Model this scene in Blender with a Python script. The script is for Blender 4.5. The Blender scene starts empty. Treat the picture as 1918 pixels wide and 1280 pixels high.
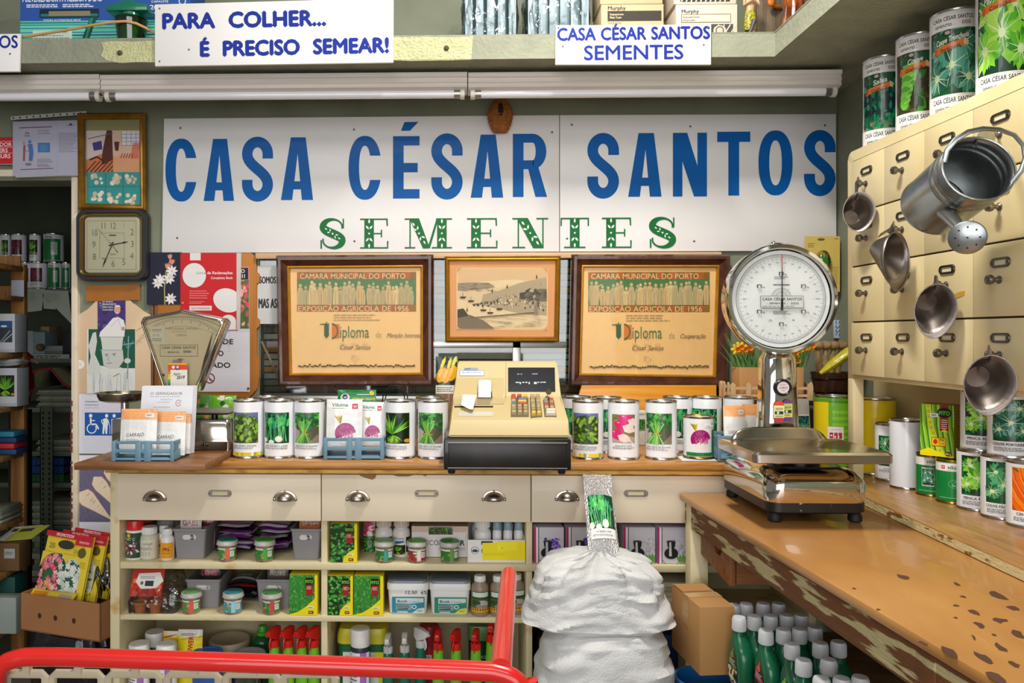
import bpy,bmesh,math,random
from math import sin,cos,radians,hypot,copysign,pi
from mathutils import Vector,Matrix
random.seed(11)
S = bpy.context.scene
COL = S.collection
# ------------------------------------------------------------------ camera
F,CX,CY,TH,EYE = 1480.0,814.0,628.0,0.024,1.36
cam = bpy.data.cameras.new('camera'); camo = bpy.data.objects.new('camera',cam); COL.objects.link(camo)
cam.sensor_width = 36.0; cam.lens = 36.0*F/1918.0
cam.shift_x = (959 - CX)/1918.0; cam.shift_y = (CY - 640)/1918.0
cam.clip_start = 0.02
camo.location = (0,0,EYE); camo.rotation_euler = (pi/2,0,TH)
S.camera = camo
# ------------------------------------------------------------------ light
w = bpy.data.worlds.new('world'); S.world = w; w.use_nodes = True
_bg = w.node_tree.nodes['Background']; _bg.inputs[0].default_value = (1.0,0.96,0.92,1); _bg.inputs[1].default_value = 0.20
def area(name,loc,target,sx,sy,power,col=(1,1,1)):
 l = bpy.data.lights.new(name,'AREA'); l.shape = 'RECTANGLE'; l.size = sx; l.size_y = sy; l.energy = power; l.color = col
 o = bpy.data.objects.new(name,l); COL.objects.link(o); o.location = loc
 o.rotation_euler = (Vector(target) - Vector(loc)).to_track_quat('-Z','Y').to_euler()
 return o
area('ceiling_lamp_light',(0.30,1.55,3.0),(0.35,1.9,0),0.12,0.40,38,(1.0,0.95,0.86))
area('shop_lamp_light',(-0.7,-0.3,3.0),(0.0,2.6,1.3),1.6,0.5,16,(1.0,0.97,0.92))
area('front_fill_light',(-0.2,-2.6,1.7),(-0.1,2.6,1.3),3.8,2.2,98,(0.97,0.98,1.0))  # broad fill added from the camera side to brighten the back wall
area('storeroom_fill_light',(-2.1,3.5,2.6),(-2.1,3.9,0),0.3,0.3,26,(0.92,1.0,0.9))  # added fill to lift the dark storeroom; stands for no actual lamp
S.view_settings.view_transform = 'Standard'; S.view_settings.look = 'None'
S.view_settings.gamma = 1.0; S.view_settings.use_curve_mapping = False
S.view_settings.exposure = 0.1
try:
 S.cycles.max_bounces = 6; S.cycles.transparent_max_bounces = 12; S.cycles.sample_clamp_indirect = 6
 S.cycles.use_denoising = True
except Exception:
 pass
# ------------------------------------------------------------------ projection helpers (photo pixel -> point on a plane of the room)
_c,_s = cos(TH),sin(TH)
def ray(px,py):
 u = (px - CX)/F; v = -(py - CY)/F
 return u*_c - _s,u*_s + _c,v
def P(px,py,d):
 x,y,z = ray(px,py); k = d/y
 return Vector((x*k,d,EYE + z*k))
def PX(px,py,X):
 x,y,z = ray(px,py); k = X/x
 return Vector((X,y*k,EYE + z*k))
def PZ(px,py,Z):
 x,y,z = ray(px,py); k = (Z - EYE)/z
 return Vector((x*k,y*k,Z))
def R(x0,y0,x1,y1,d):
 a = P((x0),(y0 + y1)/2,d).x; b = P(x1,(y0 + y1)/2,d).x
 xm = (x0 + x1)/2
 return a,b,P(xm,y1,d).z,P(xm,y0,d).z        # X0, X1, Zbottom, Ztop
def K(d): return F/d
def PP(px,py,pt,n):
 """photo pixel onto the plane through pt with normal n"""
 r_ = Vector(ray(px,py)); e = Vector((0,0,EYE)); n = Vector(n); k = (Vector(pt) - e).dot(n)/r_.dot(n); return e + r_*k
# ------------------------------------------------------------------ materials
def lin(h):
 if isinstance(h,str):
  h = h.lstrip('#'); h = [int(h[i:i + 2],16)/255 for i in (0,2,4)]
 return tuple(x/12.92 if x <= 0.04045 else ((x + 0.055)/1.055)**2.4 for x in h)
_M = {}
def M(name,col='808080',rough=0.5,metal=0.0,var=0.10,vs=9.0,bump=0.0,bs=60.0,alpha=1.0,trans=0.0,coat=0.0,ior=1.45,stretch=(1,1,1),col2=None,thr=None,sheen=0):
 if name in _M: return _M[name]
 m = bpy.data.materials.new(name); m.use_nodes = True; nt = m.node_tree; N = nt.nodes; L = nt.links
 b = N['Principled BSDF']; b.inputs['Roughness'].default_value = rough; b.inputs['Metallic'].default_value = metal
 b.inputs['Alpha'].default_value = alpha; b.inputs['Transmission Weight'].default_value = trans
 b.inputs['Coat Weight'].default_value = coat; b.inputs['IOR'].default_value = ior
 c = lin(col); c2 = lin(col2) if col2 else tuple(max(0,x*(1 - 2.2*var)) for x in c)
 tc = N.new('ShaderNodeTexCoord'); mp = N.new('ShaderNodeMapping'); mp.inputs['Scale'].default_value = stretch
 L.new(tc.outputs['Object'],mp.inputs['Vector'])
 nz = N.new('ShaderNodeTexNoise'); nz.inputs['Scale'].default_value = vs; nz.inputs['Detail'].default_value = 6
 L.new(mp.outputs['Vector'],nz.inputs['Vector'])
 rp = N.new('ShaderNodeValToRGB'); e = rp.color_ramp.elements
 lo,hi = thr if thr else (0.32,0.68)
 e[0].position = lo; e[0].color = (*c2,1); e[1].position = hi; e[1].color = (*c,1)
 L.new(nz.outputs['Fac'],rp.inputs['Fac']); L.new(rp.outputs['Color'],b.inputs['Base Color'])
 if bump:
  n2 = N.new('ShaderNodeTexNoise'); n2.inputs['Scale'].default_value = bs; n2.inputs['Detail'].default_value = 4
  L.new(mp.outputs['Vector'],n2.inputs['Vector'])
  bp = N.new('ShaderNodeBump'); bp.inputs['Strength'].default_value = bump; bp.inputs['Distance'].default_value = 0.01
  L.new(n2.outputs['Fac'],bp.inputs['Height']); L.new(bp.outputs['Normal'],b.inputs['Normal'])
 _M[name] = m
 return m
def Mwood(name,c1,c2,rough=0.4,scale=3.0,stretch=(1,14,14),bump=0.1,coat=0.0,dist=3.0):
 if name in _M: return _M[name]
 m = M(name,c1,rough,stretch=stretch,vs=scale,col2=c2,bump=bump,bs=scale*3,coat=coat)
 for n in m.node_tree.nodes:
  if n.type == 'TEX_NOISE': n.inputs['Distortion'].default_value = dist*0.3
 return m
def Mprint(name,rough=0.45,coat=0.0,var=0.06,bump=0.0,spec=0.3):
 """ink and paper: takes the printed colour stored on each face"""
 if name in _M: return _M[name]
 m = bpy.data.materials.new(name); m.use_nodes = True; nt = m.node_tree; N = nt.nodes; L = nt.links
 b = N['Principled BSDF']; b.inputs['Roughness'].default_value = rough; b.inputs['Coat Weight'].default_value = coat; b.inputs['Specular IOR Level'].default_value = spec
 a = N.new('ShaderNodeVertexColor'); a.layer_name = 'ink'
 tc = N.new('ShaderNodeTexCoord'); nz = N.new('ShaderNodeTexNoise'); nz.inputs['Scale'].default_value = 40; nz.inputs['Detail'].default_value = 3
 L.new(tc.outputs['Object'],nz.inputs['Vector'])
 mr = N.new('ShaderNodeMapRange'); mr.inputs['To Min'].default_value = 1 - var; mr.inputs['To Max'].default_value = 1 + var
 L.new(nz.outputs['Fac'],mr.inputs['Value'])
 mx = N.new('ShaderNodeVectorMath'); mx.operation = 'MULTIPLY'
 L.new(a.outputs['Color'],mx.inputs[0]); L.new(mr.outputs['Result'],mx.inputs[1]); L.new(mx.outputs['Vector'],b.inputs['Base Color'])
 if bump:
  n2 = N.new('ShaderNodeTexNoise'); n2.inputs['Scale'].default_value = 25
  L.new(tc.outputs['Object'],n2.inputs['Vector'])
  bp = N.new('ShaderNodeBump'); bp.inputs['Strength'].default_value = bump; bp.inputs['Distance'].default_value = 0.02
  L.new(n2.outputs['Fac'],bp.inputs['Height']); L.new(bp.outputs['Normal'],b.inputs['Normal'])
 _M[name] = m
 return m
def Mclear(name,tint='ffffff',refl=1.0,rough=.04,base=0.03,wrinkle=0.0):
 """thin clear sheet: see-through with a surface shine"""
 if name in _M: return _M[name]
 m = bpy.data.materials.new(name); m.use_nodes = True; nt = m.node_tree; N = nt.nodes; L = nt.links; N.remove(N['Principled BSDF'])
 t = N.new('ShaderNodeBsdfTransparent'); t.inputs[0].default_value = (*lin(tint),1); g = N.new('ShaderNodeBsdfGlossy'); g.inputs['Roughness'].default_value = rough
 fr = N.new('ShaderNodeFresnel'); fr.inputs[0].default_value = 1.45; ma = N.new('ShaderNodeMath'); ma.operation = 'MULTIPLY_ADD'; ma.inputs[1].default_value = refl; ma.inputs[2].default_value = base
 nz = N.new('ShaderNodeTexNoise'); nz.inputs['Scale'].default_value = 22; tc = N.new('ShaderNodeTexCoord'); L.new(tc.outputs['Object'],nz.inputs['Vector'])
 bp = N.new('ShaderNodeBump'); bp.inputs['Strength'].default_value = wrinkle; bp.inputs['Distance'].default_value = .03; L.new(nz.outputs['Fac'],bp.inputs['Height'])
 if wrinkle: L.new(bp.outputs['Normal'],g.inputs['Normal']); L.new(bp.outputs['Normal'],fr.inputs['Normal'])
 mx = N.new('ShaderNodeMixShader'); L.new(fr.outputs[0],ma.inputs[0]); L.new(ma.outputs[0],mx.inputs[0]); L.new(t.outputs[0],mx.inputs[1]); L.new(g.outputs[0],mx.inputs[2])
 L.new(mx.outputs[0],N['Material Output'].inputs[0]); _M[name] = m; return m
PAPER = Mprint('printed_paper',0.6); GLOSS = Mprint('printed_gloss',0.28,0.3); FOILP = Mprint('printed_packet',0.3,0.4,bump=0.25)
# ------------------------------------------------------------------ objects
WM = {}
def tag(o,label=None,cat=None,group=None,kind=None):
 if label: o['label'] = label
 if cat: o['category'] = cat
 if group: o['group'] = group
 if kind: o['kind'] = kind
 return o
def thing(name,label,cat,loc=(0,0,0),rz=0.0,group=None,rot=None):
 o = bpy.data.objects.new(name,None); o.empty_display_size = 0.05; COL.objects.link(o)
 o.location = loc; o.rotation_euler = rot if rot else (0,0,rz)
 WM[o.name] = Matrix.Translation(Vector(loc)) @ o.rotation_euler.to_matrix().to_4x4()
 return tag(o,label,cat,group)
def link_mesh(name,me,parent,world):
 o = bpy.data.objects.new(name,me); COL.objects.link(o)
 if parent is not None:
  o.parent = parent; WM[o.name] = WM[parent.name]
  if world: me.transform(WM[parent.name].inverted())
 else:
  vs = me.vertices; n = len(vs)
  if n and world:
   lo = [min(v.co[i] for v in vs) for i in range(3)]; hi = [max(v.co[i] for v in vs) for i in range(3)]
   c = Vector(((lo[0] + hi[0])/2,(lo[1] + hi[1])/2,lo[2]))
   me.transform(Matrix.Translation(-c)); o.location = c
  WM[o.name] = Matrix.Translation(o.location)
 return o
def dup(root,loc=None,rz=None,label=None,group=None,scale=None):
 r = root.copy(); COL.objects.link(r)
 if loc is not None: r.location = loc
 if rz is not None: r.rotation_euler = (0,0,rz)
 if scale: r.scale = scale
 if label: r['label'] = label
 if group: r['group'] = group
 WM[r.name] = Matrix.Translation(r.location) @ r.rotation_euler.to_matrix().to_4x4()
 def rec(src,dst):
  for ch in list(src.children):
   c = ch.copy(); COL.objects.link(c); c.parent = dst; WM[c.name] = WM[dst.name]
   rec(ch,c)
 rec(root,r)
 return r
def axes(n):
 n = Vector(n).normalized(); a = Vector((0,0,1)) if abs(n.z) < 0.9 else Vector((1,0,0))
 u = a.cross(n).normalized(); return u,n.cross(u)
class G:
 def __init__(s): s.bm = bmesh.new(); s.mi = 0
 def face(s,vs):
  try:
   f = s.bm.faces.new(vs); f.material_index = s.mi; return f
  except ValueError: return None
 def poly(s,pts): return s.face([s.bm.verts.new(p) for p in pts])
 def box(s,x0,x1,y0,y1,z0,z1,bev=0.0,seg=2,mat=None):
  if x0 > x1: x0,x1 = x1,x0
  if y0 > y1: y0,y1 = y1,y0
  if z0 > z1: z0,z1 = z1,z0
  v = [s.bm.verts.new((x,y,z)) for x in (x0,x1) for y in (y0,y1) for z in (z0,z1)]
  fs = [s.face([v[i] for i in q]) for q in ((0,1,3,2),(4,6,7,5),(0,4,5,1),(2,3,7,6),(0,2,6,4),(1,5,7,3))]
  if bev:
   es = list({e for f in fs for e in f.edges})
   r = bmesh.ops.bevel(s.bm,geom=es,offset=bev,segments=seg,affect='EDGES',profile=0.5,clamp_overlap=True)
   for f in r['faces']: f.material_index = s.mi
   v = list({x for f in r['faces'] for x in f.verts})
  if mat is not None:
   bmesh.ops.transform(s.bm,matrix=mat,verts=[x for x in v if x.is_valid])
  return s
 def prism(s,pts,vec,bev=0.0):
  vec = Vector(vec); a = [s.bm.verts.new(p) for p in pts]; b = [s.bm.verts.new(Vector(p) + vec) for p in pts]; n = len(pts)
  fs = [s.face(a[::-1]),s.face(b)] + [s.face((a[i],a[(i + 1) % n],b[(i + 1) % n],b[i])) for i in range(n)]
  if bev:
   es = list({e for f in fs if f for e in f.edges})
   r = bmesh.ops.bevel(s.bm,geom=es,offset=bev,segments=2,affect='EDGES',profile=0.5,clamp_overlap=True)
   for f in r['faces']: f.material_index = s.mi
  return s
 def loft(s,rings,cap0=True,cap1=True,closed=True):
  vr = [[s.bm.verts.new(p) for p in r] for r in rings]; n = len(vr[0])
  for a,b in zip(vr,vr[1:]):
   for i in range(n if closed else n - 1):
    s.face((a[i],a[(i + 1) % n],b[(i + 1) % n],b[i]))
  if cap0: s.face(vr[0][::-1])
  if cap1: s.face(vr[-1])
  return s
 def lathe(s,prof,o=(0,0,0),ax=(0,0,1),seg=24,cap0=True,cap1=True,sx=1.0,sy=1.0):
  o = Vector(o); n = Vector(ax).normalized(); u,v = axes(n)
  rings = [[o + n*z + u*(r*cos(2*pi*i/seg)*sx) + v*(r*sin(2*pi*i/seg)*sy) for i in range(seg)] for r,z in prof]
  return s.loft(rings,cap0,cap1)
 def cyl(s,p0,p1,r0,r1=None,seg=16,caps=True):
  p0 = Vector(p0); p1 = Vector(p1); L = (p1 - p0).length
  return s.lathe([(r0,0),(r0 if r1 is None else r1,L)],p0,p1 - p0,seg,caps,caps)
 def tube(s,pts,r,seg=10,closed=False,flat=1.0,up=None):
  pts = [Vector(p) for p in pts]; n = len(pts); rings = []; pu = None
  for i,p in enumerate(pts):
   t = (pts[(i + 1) % n] if closed or i < n - 1 else p) - (pts[i - 1] if closed or i > 0 else p)
   t.normalize()
   if up is not None: u = Vector(up).cross(t).normalized()
   elif pu is None: u = axes(t)[0]
   else: u = (pu - t*pu.dot(t)).normalized()
   pu = u; v = t.cross(u); rr = r[i] if isinstance(r,(list,tuple)) else r
   rings.append([p + u*rr*cos(2*pi*k/seg) + v*rr*flat*sin(2*pi*k/seg) for k in range(seg)])
  if closed: rings.append(rings[0]); return s.loft(rings,False,False)
  return s.loft(rings)
 def ball(s,c,rx,ry=None,rz=None,seg=14,rings=8,rot=None):
  ry = rx if ry is None else ry; rz = rx if rz is None else rz; c = Vector(c); out = []
  for j in range(rings + 1):
   a = pi*j/rings; rr = max(sin(a),1e-3)
   ring = [Vector((rx*rr*cos(2*pi*i/seg),ry*rr*sin(2*pi*i/seg),-rz*cos(a))) for i in range(seg)]
   out.append([c + (rot @ p if rot else p) for p in ring])
  return s.loft(out)
 def sheet(s,fn,nu,nv,thick=0.0):
  g = [[s.bm.verts.new(fn(i/nu,j/nv)) for i in range(nu + 1)] for j in range(nv + 1)]
  for j in range(nv):
   for i in range(nu): s.face((g[j][i],g[j][i + 1],g[j + 1][i + 1],g[j + 1][i]))
  return s
 def build(s,name,mat,parent=None,smooth=40,world=True,solid=0.0):
  bmesh.ops.remove_doubles(s.bm,verts=s.bm.verts,dist=1e-6)
  bmesh.ops.recalc_face_normals(s.bm,faces=s.bm.faces)
  me = bpy.data.meshes.new(name); s.bm.to_mesh(me); s.bm.free()
  for m in (mat if isinstance(mat,(list,tuple)) else [mat]): me.materials.append(m)
  if smooth:
   me.polygons.foreach_set('use_smooth',[True]*len(me.polygons)); me.set_sharp_from_angle(angle=radians(smooth))
  o = link_mesh(name,me,parent,world)
  if solid:
   md = o.modifiers.new('thickness','SOLIDIFY'); md.thickness = solid; md.offset = 0
  return o
def struct(name,g,mat,**k): return tag(g.build(name,mat,**k),kind='structure')
# ------------------------------------------------------------------ lettering
_GL = {}
def glyphs(chars,bold):
 todo = []
 for ch in chars:
  if (ch,bold) in _GL or ch == ' ': continue
  for body in (ch,ch + 'I','I'):
   c = bpy.data.curves.new('t','FONT'); c.body = body; c.size = 1.0; c.resolution_u = 3; c.offset = bold
   o = bpy.data.objects.new('t',c); COL.objects.link(o); todo.append((ch,body,o))
 if not todo: return
 bpy.context.view_layer.update(); dg = bpy.context.evaluated_depsgraph_get(); tmp = {}
 for ch,body,o in todo:
  me = bpy.data.meshes.new_from_object(o.evaluated_get(dg)); me.calc_loop_triangles()
  vs = [(v.co.x,v.co.y) for v in me.vertices]; tr = [[vs[i] for i in t.vertices] for t in me.loop_triangles]
  tmp.setdefault(ch,{})[len(body) if body != 'I' or ch == 'I' else 0] = (vs,tr)
  if ch == 'I' and body == 'I': tmp[ch][0] = (vs,tr)
  bpy.data.meshes.remove(me)
 for ch,body,o in todo:
  c = o.data; bpy.data.objects.remove(o); bpy.data.curves.remove(c)
 for ch,t in tmp.items():
  imax = max(v[0] for v in t[0][0]); adv = max(v[0] for v in t[2][0]) - imax
  _GL[(ch,bold)] = (t[1][1] if 1 in t else t[0][1],adv)
def layout(s,bold=0.0,tr=0.0):
 glyphs(set(s),bold); x = 0; out = []
 for ch in s:
  if ch == ' ': x += 0.32 + tr; continue
  t,a = _GL[(ch,bold)]
  out += [[(px + x,py) for px,py in q] for q in t]; x += a + tr
 return out,x - tr
CAP = 0.729
glyphs(set('ABCDEFGHIJKLMNOPQRSTUVWXYZÉÇÃÓabcdefghijklmnopqrstuvwxyzçãõé0123456789.,:!%/-&'),0.0)
# ------------------------------------------------------------------ flat artwork (labels, signs, prints), drawn in photo pixels, y down
def clip(poly,x0,y0,x1,y1):
 for ax,lim,sg in ((0,x0,1),(0,x1,-1),(1,y0,1),(1,y1,-1)):
  if not poly: return poly
  out = []
  for i,p in enumerate(poly):
   q = poly[i - 1]; ip = sg*(p[ax] - lim) >= 0; iq = sg*(q[ax] - lim) >= 0
   if ip != iq:
    t = (lim - q[ax])/(p[ax] - q[ax]); out.append((q[0] + t*(p[0] - q[0]),q[1] + t*(p[1] - q[1])))
   if ip: out.append(p)
  poly = out
 return poly
class Art:
 def __init__(s,x0,y0,x1,y1): s.b = (x0,y0,x1,y1); s.f = []; s.z = 0; s.c = s.b
 def at(s,*b): s.c = b or s.b; return s
 def raw(s,pts,c,z=None):
  p = clip(list(pts),*s.c)
  if len(p) > 2: s.f.append((p,c,s.z if z is None else z))
 def up(s,n=1): s.z += n*1.2e-4; return s
 def eps(s): s.z += 1e-5
 def rect(s,x0,y0,x1,y1,c): s.up(); s.raw([(x0,y0),(x1,y0),(x1,y1),(x0,y1)],c); return s
 def poly(s,pts,c): s.eps(); s.raw(pts,c); return s
 def ell(s,cx,cy,rx,ry=None,c='ffffff',a=0.0,n=20):
  ry = ry or rx; s.eps(); ca,sa = cos(a),sin(a)
  s.raw([(cx + rx*cos(t)*ca - ry*sin(t)*sa,cy + rx*cos(t)*sa + ry*sin(t)*ca) for t in (2*pi*i/n for i in range(n))],c); return s
 def leaf(s,x,y,l,w,a,c,c2=None):
  s.eps(); ca,sa = cos(a),sin(a)
  T = lambda u,v: (x + u*ca - v*sa,y + u*sa + v*ca)
  s.raw([T(0,0),T(.3*l,w*.45),T(.62*l,w*.42),T(l,0),T(.62*l,-w*.42),T(.3*l,-w*.45)],c)
  if c2: s.eps(); s.raw([T(.05*l,.03*w),T(.85*l,0),T(.05*l,-.06*w)],c2)
  return s
 def line(s,pts,w,c,w1=None):
  s.eps(); n = len(pts); w1 = w if w1 is None else w1
  for i in range(n - 1):
   (x,y),(u,v) = pts[i],pts[i + 1]; L = hypot(u - x,v - y) or 1; a,b = -(v - y)/L,(u - x)/L
   p,q = (w + (w1 - w)*i/(n - 1))/2,(w + (w1 - w)*(i + 1)/(n - 1))/2
   s.raw([(x + a*p,y + b*p),(u + a*q,v + b*q),(u - a*q,v - b*q),(x - a*p,y - b*p)],c)
  return s
 def ring(s,cx,cy,r0,r1,c,a0=0,a1=360,n=28,ky=1.0):
  s.eps()
  for i in range(n):
   t,u = radians(a0 + (a1 - a0)*i/n),radians(a0 + (a1 - a0)*(i + 1)/n)
   s.raw([(cx + r*cos(q),cy + ky*r*sin(q)) for r,q in ((r0,t),(r1,t),(r1,u),(r0,u))],c)
  return s
 def text(s,t,x,y,h,c='202020',al='l',bold=0.0,w=None,tr=0.0,ang=0.0,it=0.0):
  """baseline (x,y), cap height h; w forces the width"""
  tris,L = layout(t,0.0,tr); k = h/CAP; kx = (w/L) if w else k
  x0 = x - (0 if al == 'l' else L*kx/2 if al == 'c' else L*kx); s.up(.5); ca,sa = cos(ang),sin(ang); b = bold*k*1.6
  for ox,oy in (((0,0),) if not bold else ((-b,0),(b,0),(0,-b),(0,b))):
   s.eps()
   for q in tris:
    s.raw([(x + ox + (px*kx + py*k*it + x0 - x)*ca + py*k*sa,y + oy + (px*kx + py*k*it + x0 - x)*sa - py*k*ca) for px,py in q],c)
  return s
 def greek(s,x0,y0,x1,n,h,c='707070',gap=2.0,rnd=None):
  """rows of print too small to read"""
  r = rnd or random; s.up(.5)
  for i in range(n):
   y = y0 + i*h*gap; x = x0; e = x1 - (x1 - x0)*r.random()*.25
   while x < e:
    wd = (x1 - x0)*(0.05 + .1*r.random()); s.raw([(x,y),(min(x + wd,e),y),(min(x + wd,e),y + h),(x,y + h)],c); x += wd + (x1 - x0)*.02
  return s
 def build(s,name,place,mat=None,parent=None,strips=0,world=True,flip=False,rows=0):
  x0,y0,x1,y1 = s.b; vs = []; fs = []; cs = []; W,H = x1 - x0,y1 - y0
  if strips:                       # facet the curve so that every layer of ink bends at the same lines
   base = place
   def place(u,v,z):
    i = min(strips - 1,max(0,int(u*strips + 1e-6))); a,b = base(i/strips,v,z),base((i + 1)/strips,v,z); return a + (b - a)*(u*strips - i)
  for p,c,z in s.f:
   parts = [p]
   if strips:
    parts = []; lo = min(q[0] for q in p); hi = max(q[0] for q in p); dw = W/strips
    for i in range(max(0,int((lo - x0)/dw)),min(strips - 1,int((hi - x0)/dw)) + 1):
     q = clip(p,x0 + i*dw,y0 - 1,x0 + (i + 1)*dw,y1 + 1)
     if len(q) > 2: parts.append(q)
   if rows:
    dh = H/rows; parts = [c_ for q in parts for c_ in (clip(q,x0 - 1e3,y0 + j*dh,x1 + 1e3,y0 + (j + 1)*dh) for j in range(rows)) if len(c_) > 2]
   col = lin(c) if isinstance(c,str) else c
   for q in parts:
    b = len(vs)
    for x,y in q: vs.append(place((x - x0)/W,1 - (y - y0)/H,z))
    ar = sum(q[i - 1][0]*q[i][1] - q[i][0]*q[i - 1][1] for i in range(len(q)))
    idx = list(range(b,b + len(q))); fs.append(idx if (ar < 0) != flip else idx[::-1]); cs += [(*col,1)]*len(q)
  me = bpy.data.meshes.new(name); me.from_pydata(vs,[],fs)
  at = me.color_attributes.new('ink','FLOAT_COLOR','CORNER'); at.data.foreach_set('color',[x for c in cs for x in c])
  me.materials.append(mat or PAPER)
  return link_mesh(name,me,parent,world)
def flat(o,u,v,off=0.0):
 """artwork on the rectangle with bottom-left o, edges u and v"""
 o,u,v = Vector(o),Vector(u),Vector(v); n = u.cross(v).normalized()
 return lambda a,b,z: o + u*a + v*b + n*(z + off)
def facing(x0,y0,x1,y1,d,off=0.0004,zmin=None):
 """artwork on a surface at depth d facing the room"""
 a = P(x0,y1,d); b = P(x1,y1,d); c = P(x0,y0,d)
 if zmin is not None and a.z < zmin: a.z = zmin
 return flat(a,Vector((b.x - a.x,0,0)),Vector((0,0,c.z - a.z)),off)
def round_tin(c,r,z0,z1,a0,a1):
 """artwork round an upright tin; a0..a1 in degrees, 270 faces the camera"""
 cx,cy = c
 return lambda u,v,z: Vector((cx + (r + z)*cos(radians(a0 + (a1 - a0)*u)),cy + (r + z)*sin(radians(a0 + (a1 - a0)*u)),z0 + (z1 - z0)*v))
# ================================================================== the setting
DW = 2.85; XR = 1.365
GREEN = M('wall_green_paint','868b76',0.75,var=0.10,vs=5,bump=0.15,bs=18,col2='777c68')
CREAM = M('cream_paint','e3d6b4',0.5,var=0.04,vs=6,bump=0.05,bs=40)
WORN = M('cream_paint_worn','dccfa6',0.55,vs=11,col2='c79c4e',thr=(0.30,0.40),bump=0.1,bs=50)
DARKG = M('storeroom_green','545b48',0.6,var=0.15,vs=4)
g = G(); xd = P(150,600,DW).x; zt = P(100,338,DW).z
wx0,wx1 = P(486,600,DW).x,P(1352,600,DW).x; wz0,wz1 = P(900,758,DW).z,P(900,482,DW).z
g.box(-4.0,xd,DW,DW + .12,zt,3.3); g.box(xd,wx0,DW,DW + .12,0,3.3); g.box(wx0,wx1,DW,DW + .12,wz1,3.3)
g.box(wx0,wx1,DW,DW + .12,0,wz0); g.box(wx1,XR + .1,DW,DW + .12,0,3.3)
struct('wall_back',g,GREEN)
g = G(); g.box(XR,XR + .1,-0.6,DW,0,3.3); struct('wall_right',g,GREEN)
FLOOR = M('floor_concrete','8b8578',0.7,var=0.12,vs=7,bump=0.1,bs=30)
g = G(); g.box(-4.5,2.5,-3.2,5.2,-0.05,0); struct('floor',g,FLOOR)
PLAST = M('loft_plaster','989b87',0.8,var=0.07,vs=14,bump=0.35,bs=70)
PLASTY = M('loft_bare_plaster','c6c798',0.85,var=0.08,vs=30,bump=0.8,bs=120)
ZC0,ZC1,DL,XL = 2.215,2.291,2.452,P(1452,100,2.452).x
g = G(); g.prism([(-4.0,DL,ZC0),(XL,DL,ZC0),(XL,-0.6,ZC0),(XR,-0.6,ZC0),(XR,DW,ZC0),(-4.0,DW,ZC0)],(0,0,ZC1 - ZC0),bev=.004)
struct('ceiling',g,PLAST)
def patch(name,px,hole):
 g = G(); pts = [P(x,y,DL - .0015) for x,y in px]; g.prism(pts,(0,.003,0)); o = struct(name,g,PLASTY)
 h = G(); c = P(hole[0],hole[1],DL - .003); h.lathe([(.0085,-.001),(.008,.0012),(.006,.003),(.001,.004)],c,(0,-1,0),14)
 h.build('plug_hole',M('hole_dark','5c4a36',0.9),o)
patch('trim_1',[(190,79),(215,77),(250,78),(291,76),(291,117),(262,116),(225,118),(199,113),(189,104),(194,92)],(224,99))
patch('trim_2',[(737,70),(790,69),(850,70),(886,68),(884,90),(883,112),(830,113),(770,114),(737,113)],(836,90))
# doorway to the storeroom
JAMB = M('jamb_paint','e6d9c0',0.5,vs=20,col2='d8c3a4',thr=(.2,.5))
g = G(); a = P(133,600,DW - .02); g.box(a.x,xd,DW - .02,DW + .1,0.12,P(140,333,DW).z,bev=.003); struct('door_1',g,JAMB)
RUST = M('jamb_bare_wood','7d3f2c',0.8)
g = G()
for i in range(16):
 z = P(0,760 + i*15 + random.uniform(-5,5),DW).z; g.box(a.x - .0015,a.x + .006,DW - .0215,DW + .02,z,z + random.uniform(.008,.028))
struct('trim_3',g,RUST)
g = G(); x0,x1,z0,z1 = R(-60,320,150,333,DW); g.box(x0,x1,DW - .025,DW + .1,z0,z1,bev=.003); struct('trim_4',g,JAMB)
# storeroom behind
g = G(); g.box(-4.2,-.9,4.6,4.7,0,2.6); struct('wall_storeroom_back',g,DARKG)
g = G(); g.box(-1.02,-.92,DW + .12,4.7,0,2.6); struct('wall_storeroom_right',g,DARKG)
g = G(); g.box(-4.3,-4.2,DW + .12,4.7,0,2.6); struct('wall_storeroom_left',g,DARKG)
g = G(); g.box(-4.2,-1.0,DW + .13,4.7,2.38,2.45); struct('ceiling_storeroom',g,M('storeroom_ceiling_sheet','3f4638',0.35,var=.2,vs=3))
# hatch behind the pictures: frame rail, glazed with slats behind
RAIL = M('peach_rail','d9b48e',0.5,var=.06)
g = G(); x0,x1,z0,z1 = R(478,473,1352,484,DW - .03); g.box(x0,x1,DW - .03,DW,z0,z1,bev=.003); struct('trim_5',g,RAIL)
win = G(); x0,x1 = wx0,wx1
win.box(x0,x1,DW + .10,DW + .11,wz0,wz1)
win = tag(win.build('window_1',M('hatch_backing','4a4f50',0.5)),kind='structure')
slat_cols = ['9fa6a6','dcd9d8','7c8488','f0eeec','a8aca8','f0aa3a','8d9492','f4f0ec','f0a838','b4baba','e8e4e0','747c7e']
for i in range(21):
 z = wz1 - .012 - i*(wz1 - wz0 - .02)/21; g = G(); g.box(wx0 + .002,wx1 - .002,DW + .06,DW + .075,z - .016,z + .003,bev=.001)
 g.build('slat',M('slat_%d' % (i*5 % 12),slat_cols[i*5 % 12],0.35,var=.05),win)
GLASS = Mclear('hatch_glass','e2e8e4',1.2,.05,.06)
g = G(); g.box(wx0 + .001,wx1 - .001,DW + .005,DW + .010,wz0,wz1); g.build('glazing',GLASS,win)
ALU = M('aluminium_trim','b9b7b2',0.3,0.9,var=.05)
g = G()
for (xa,ya,xb,yb) in ((500,640,1060,652),(486,742,850,756),(960,640,975,745)):
 q = R(xa,ya,xb,yb,DW + .003); g.box(q[0],q[1],DW - .004,DW + .004,q[2],q[3],bev=.001)
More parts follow.
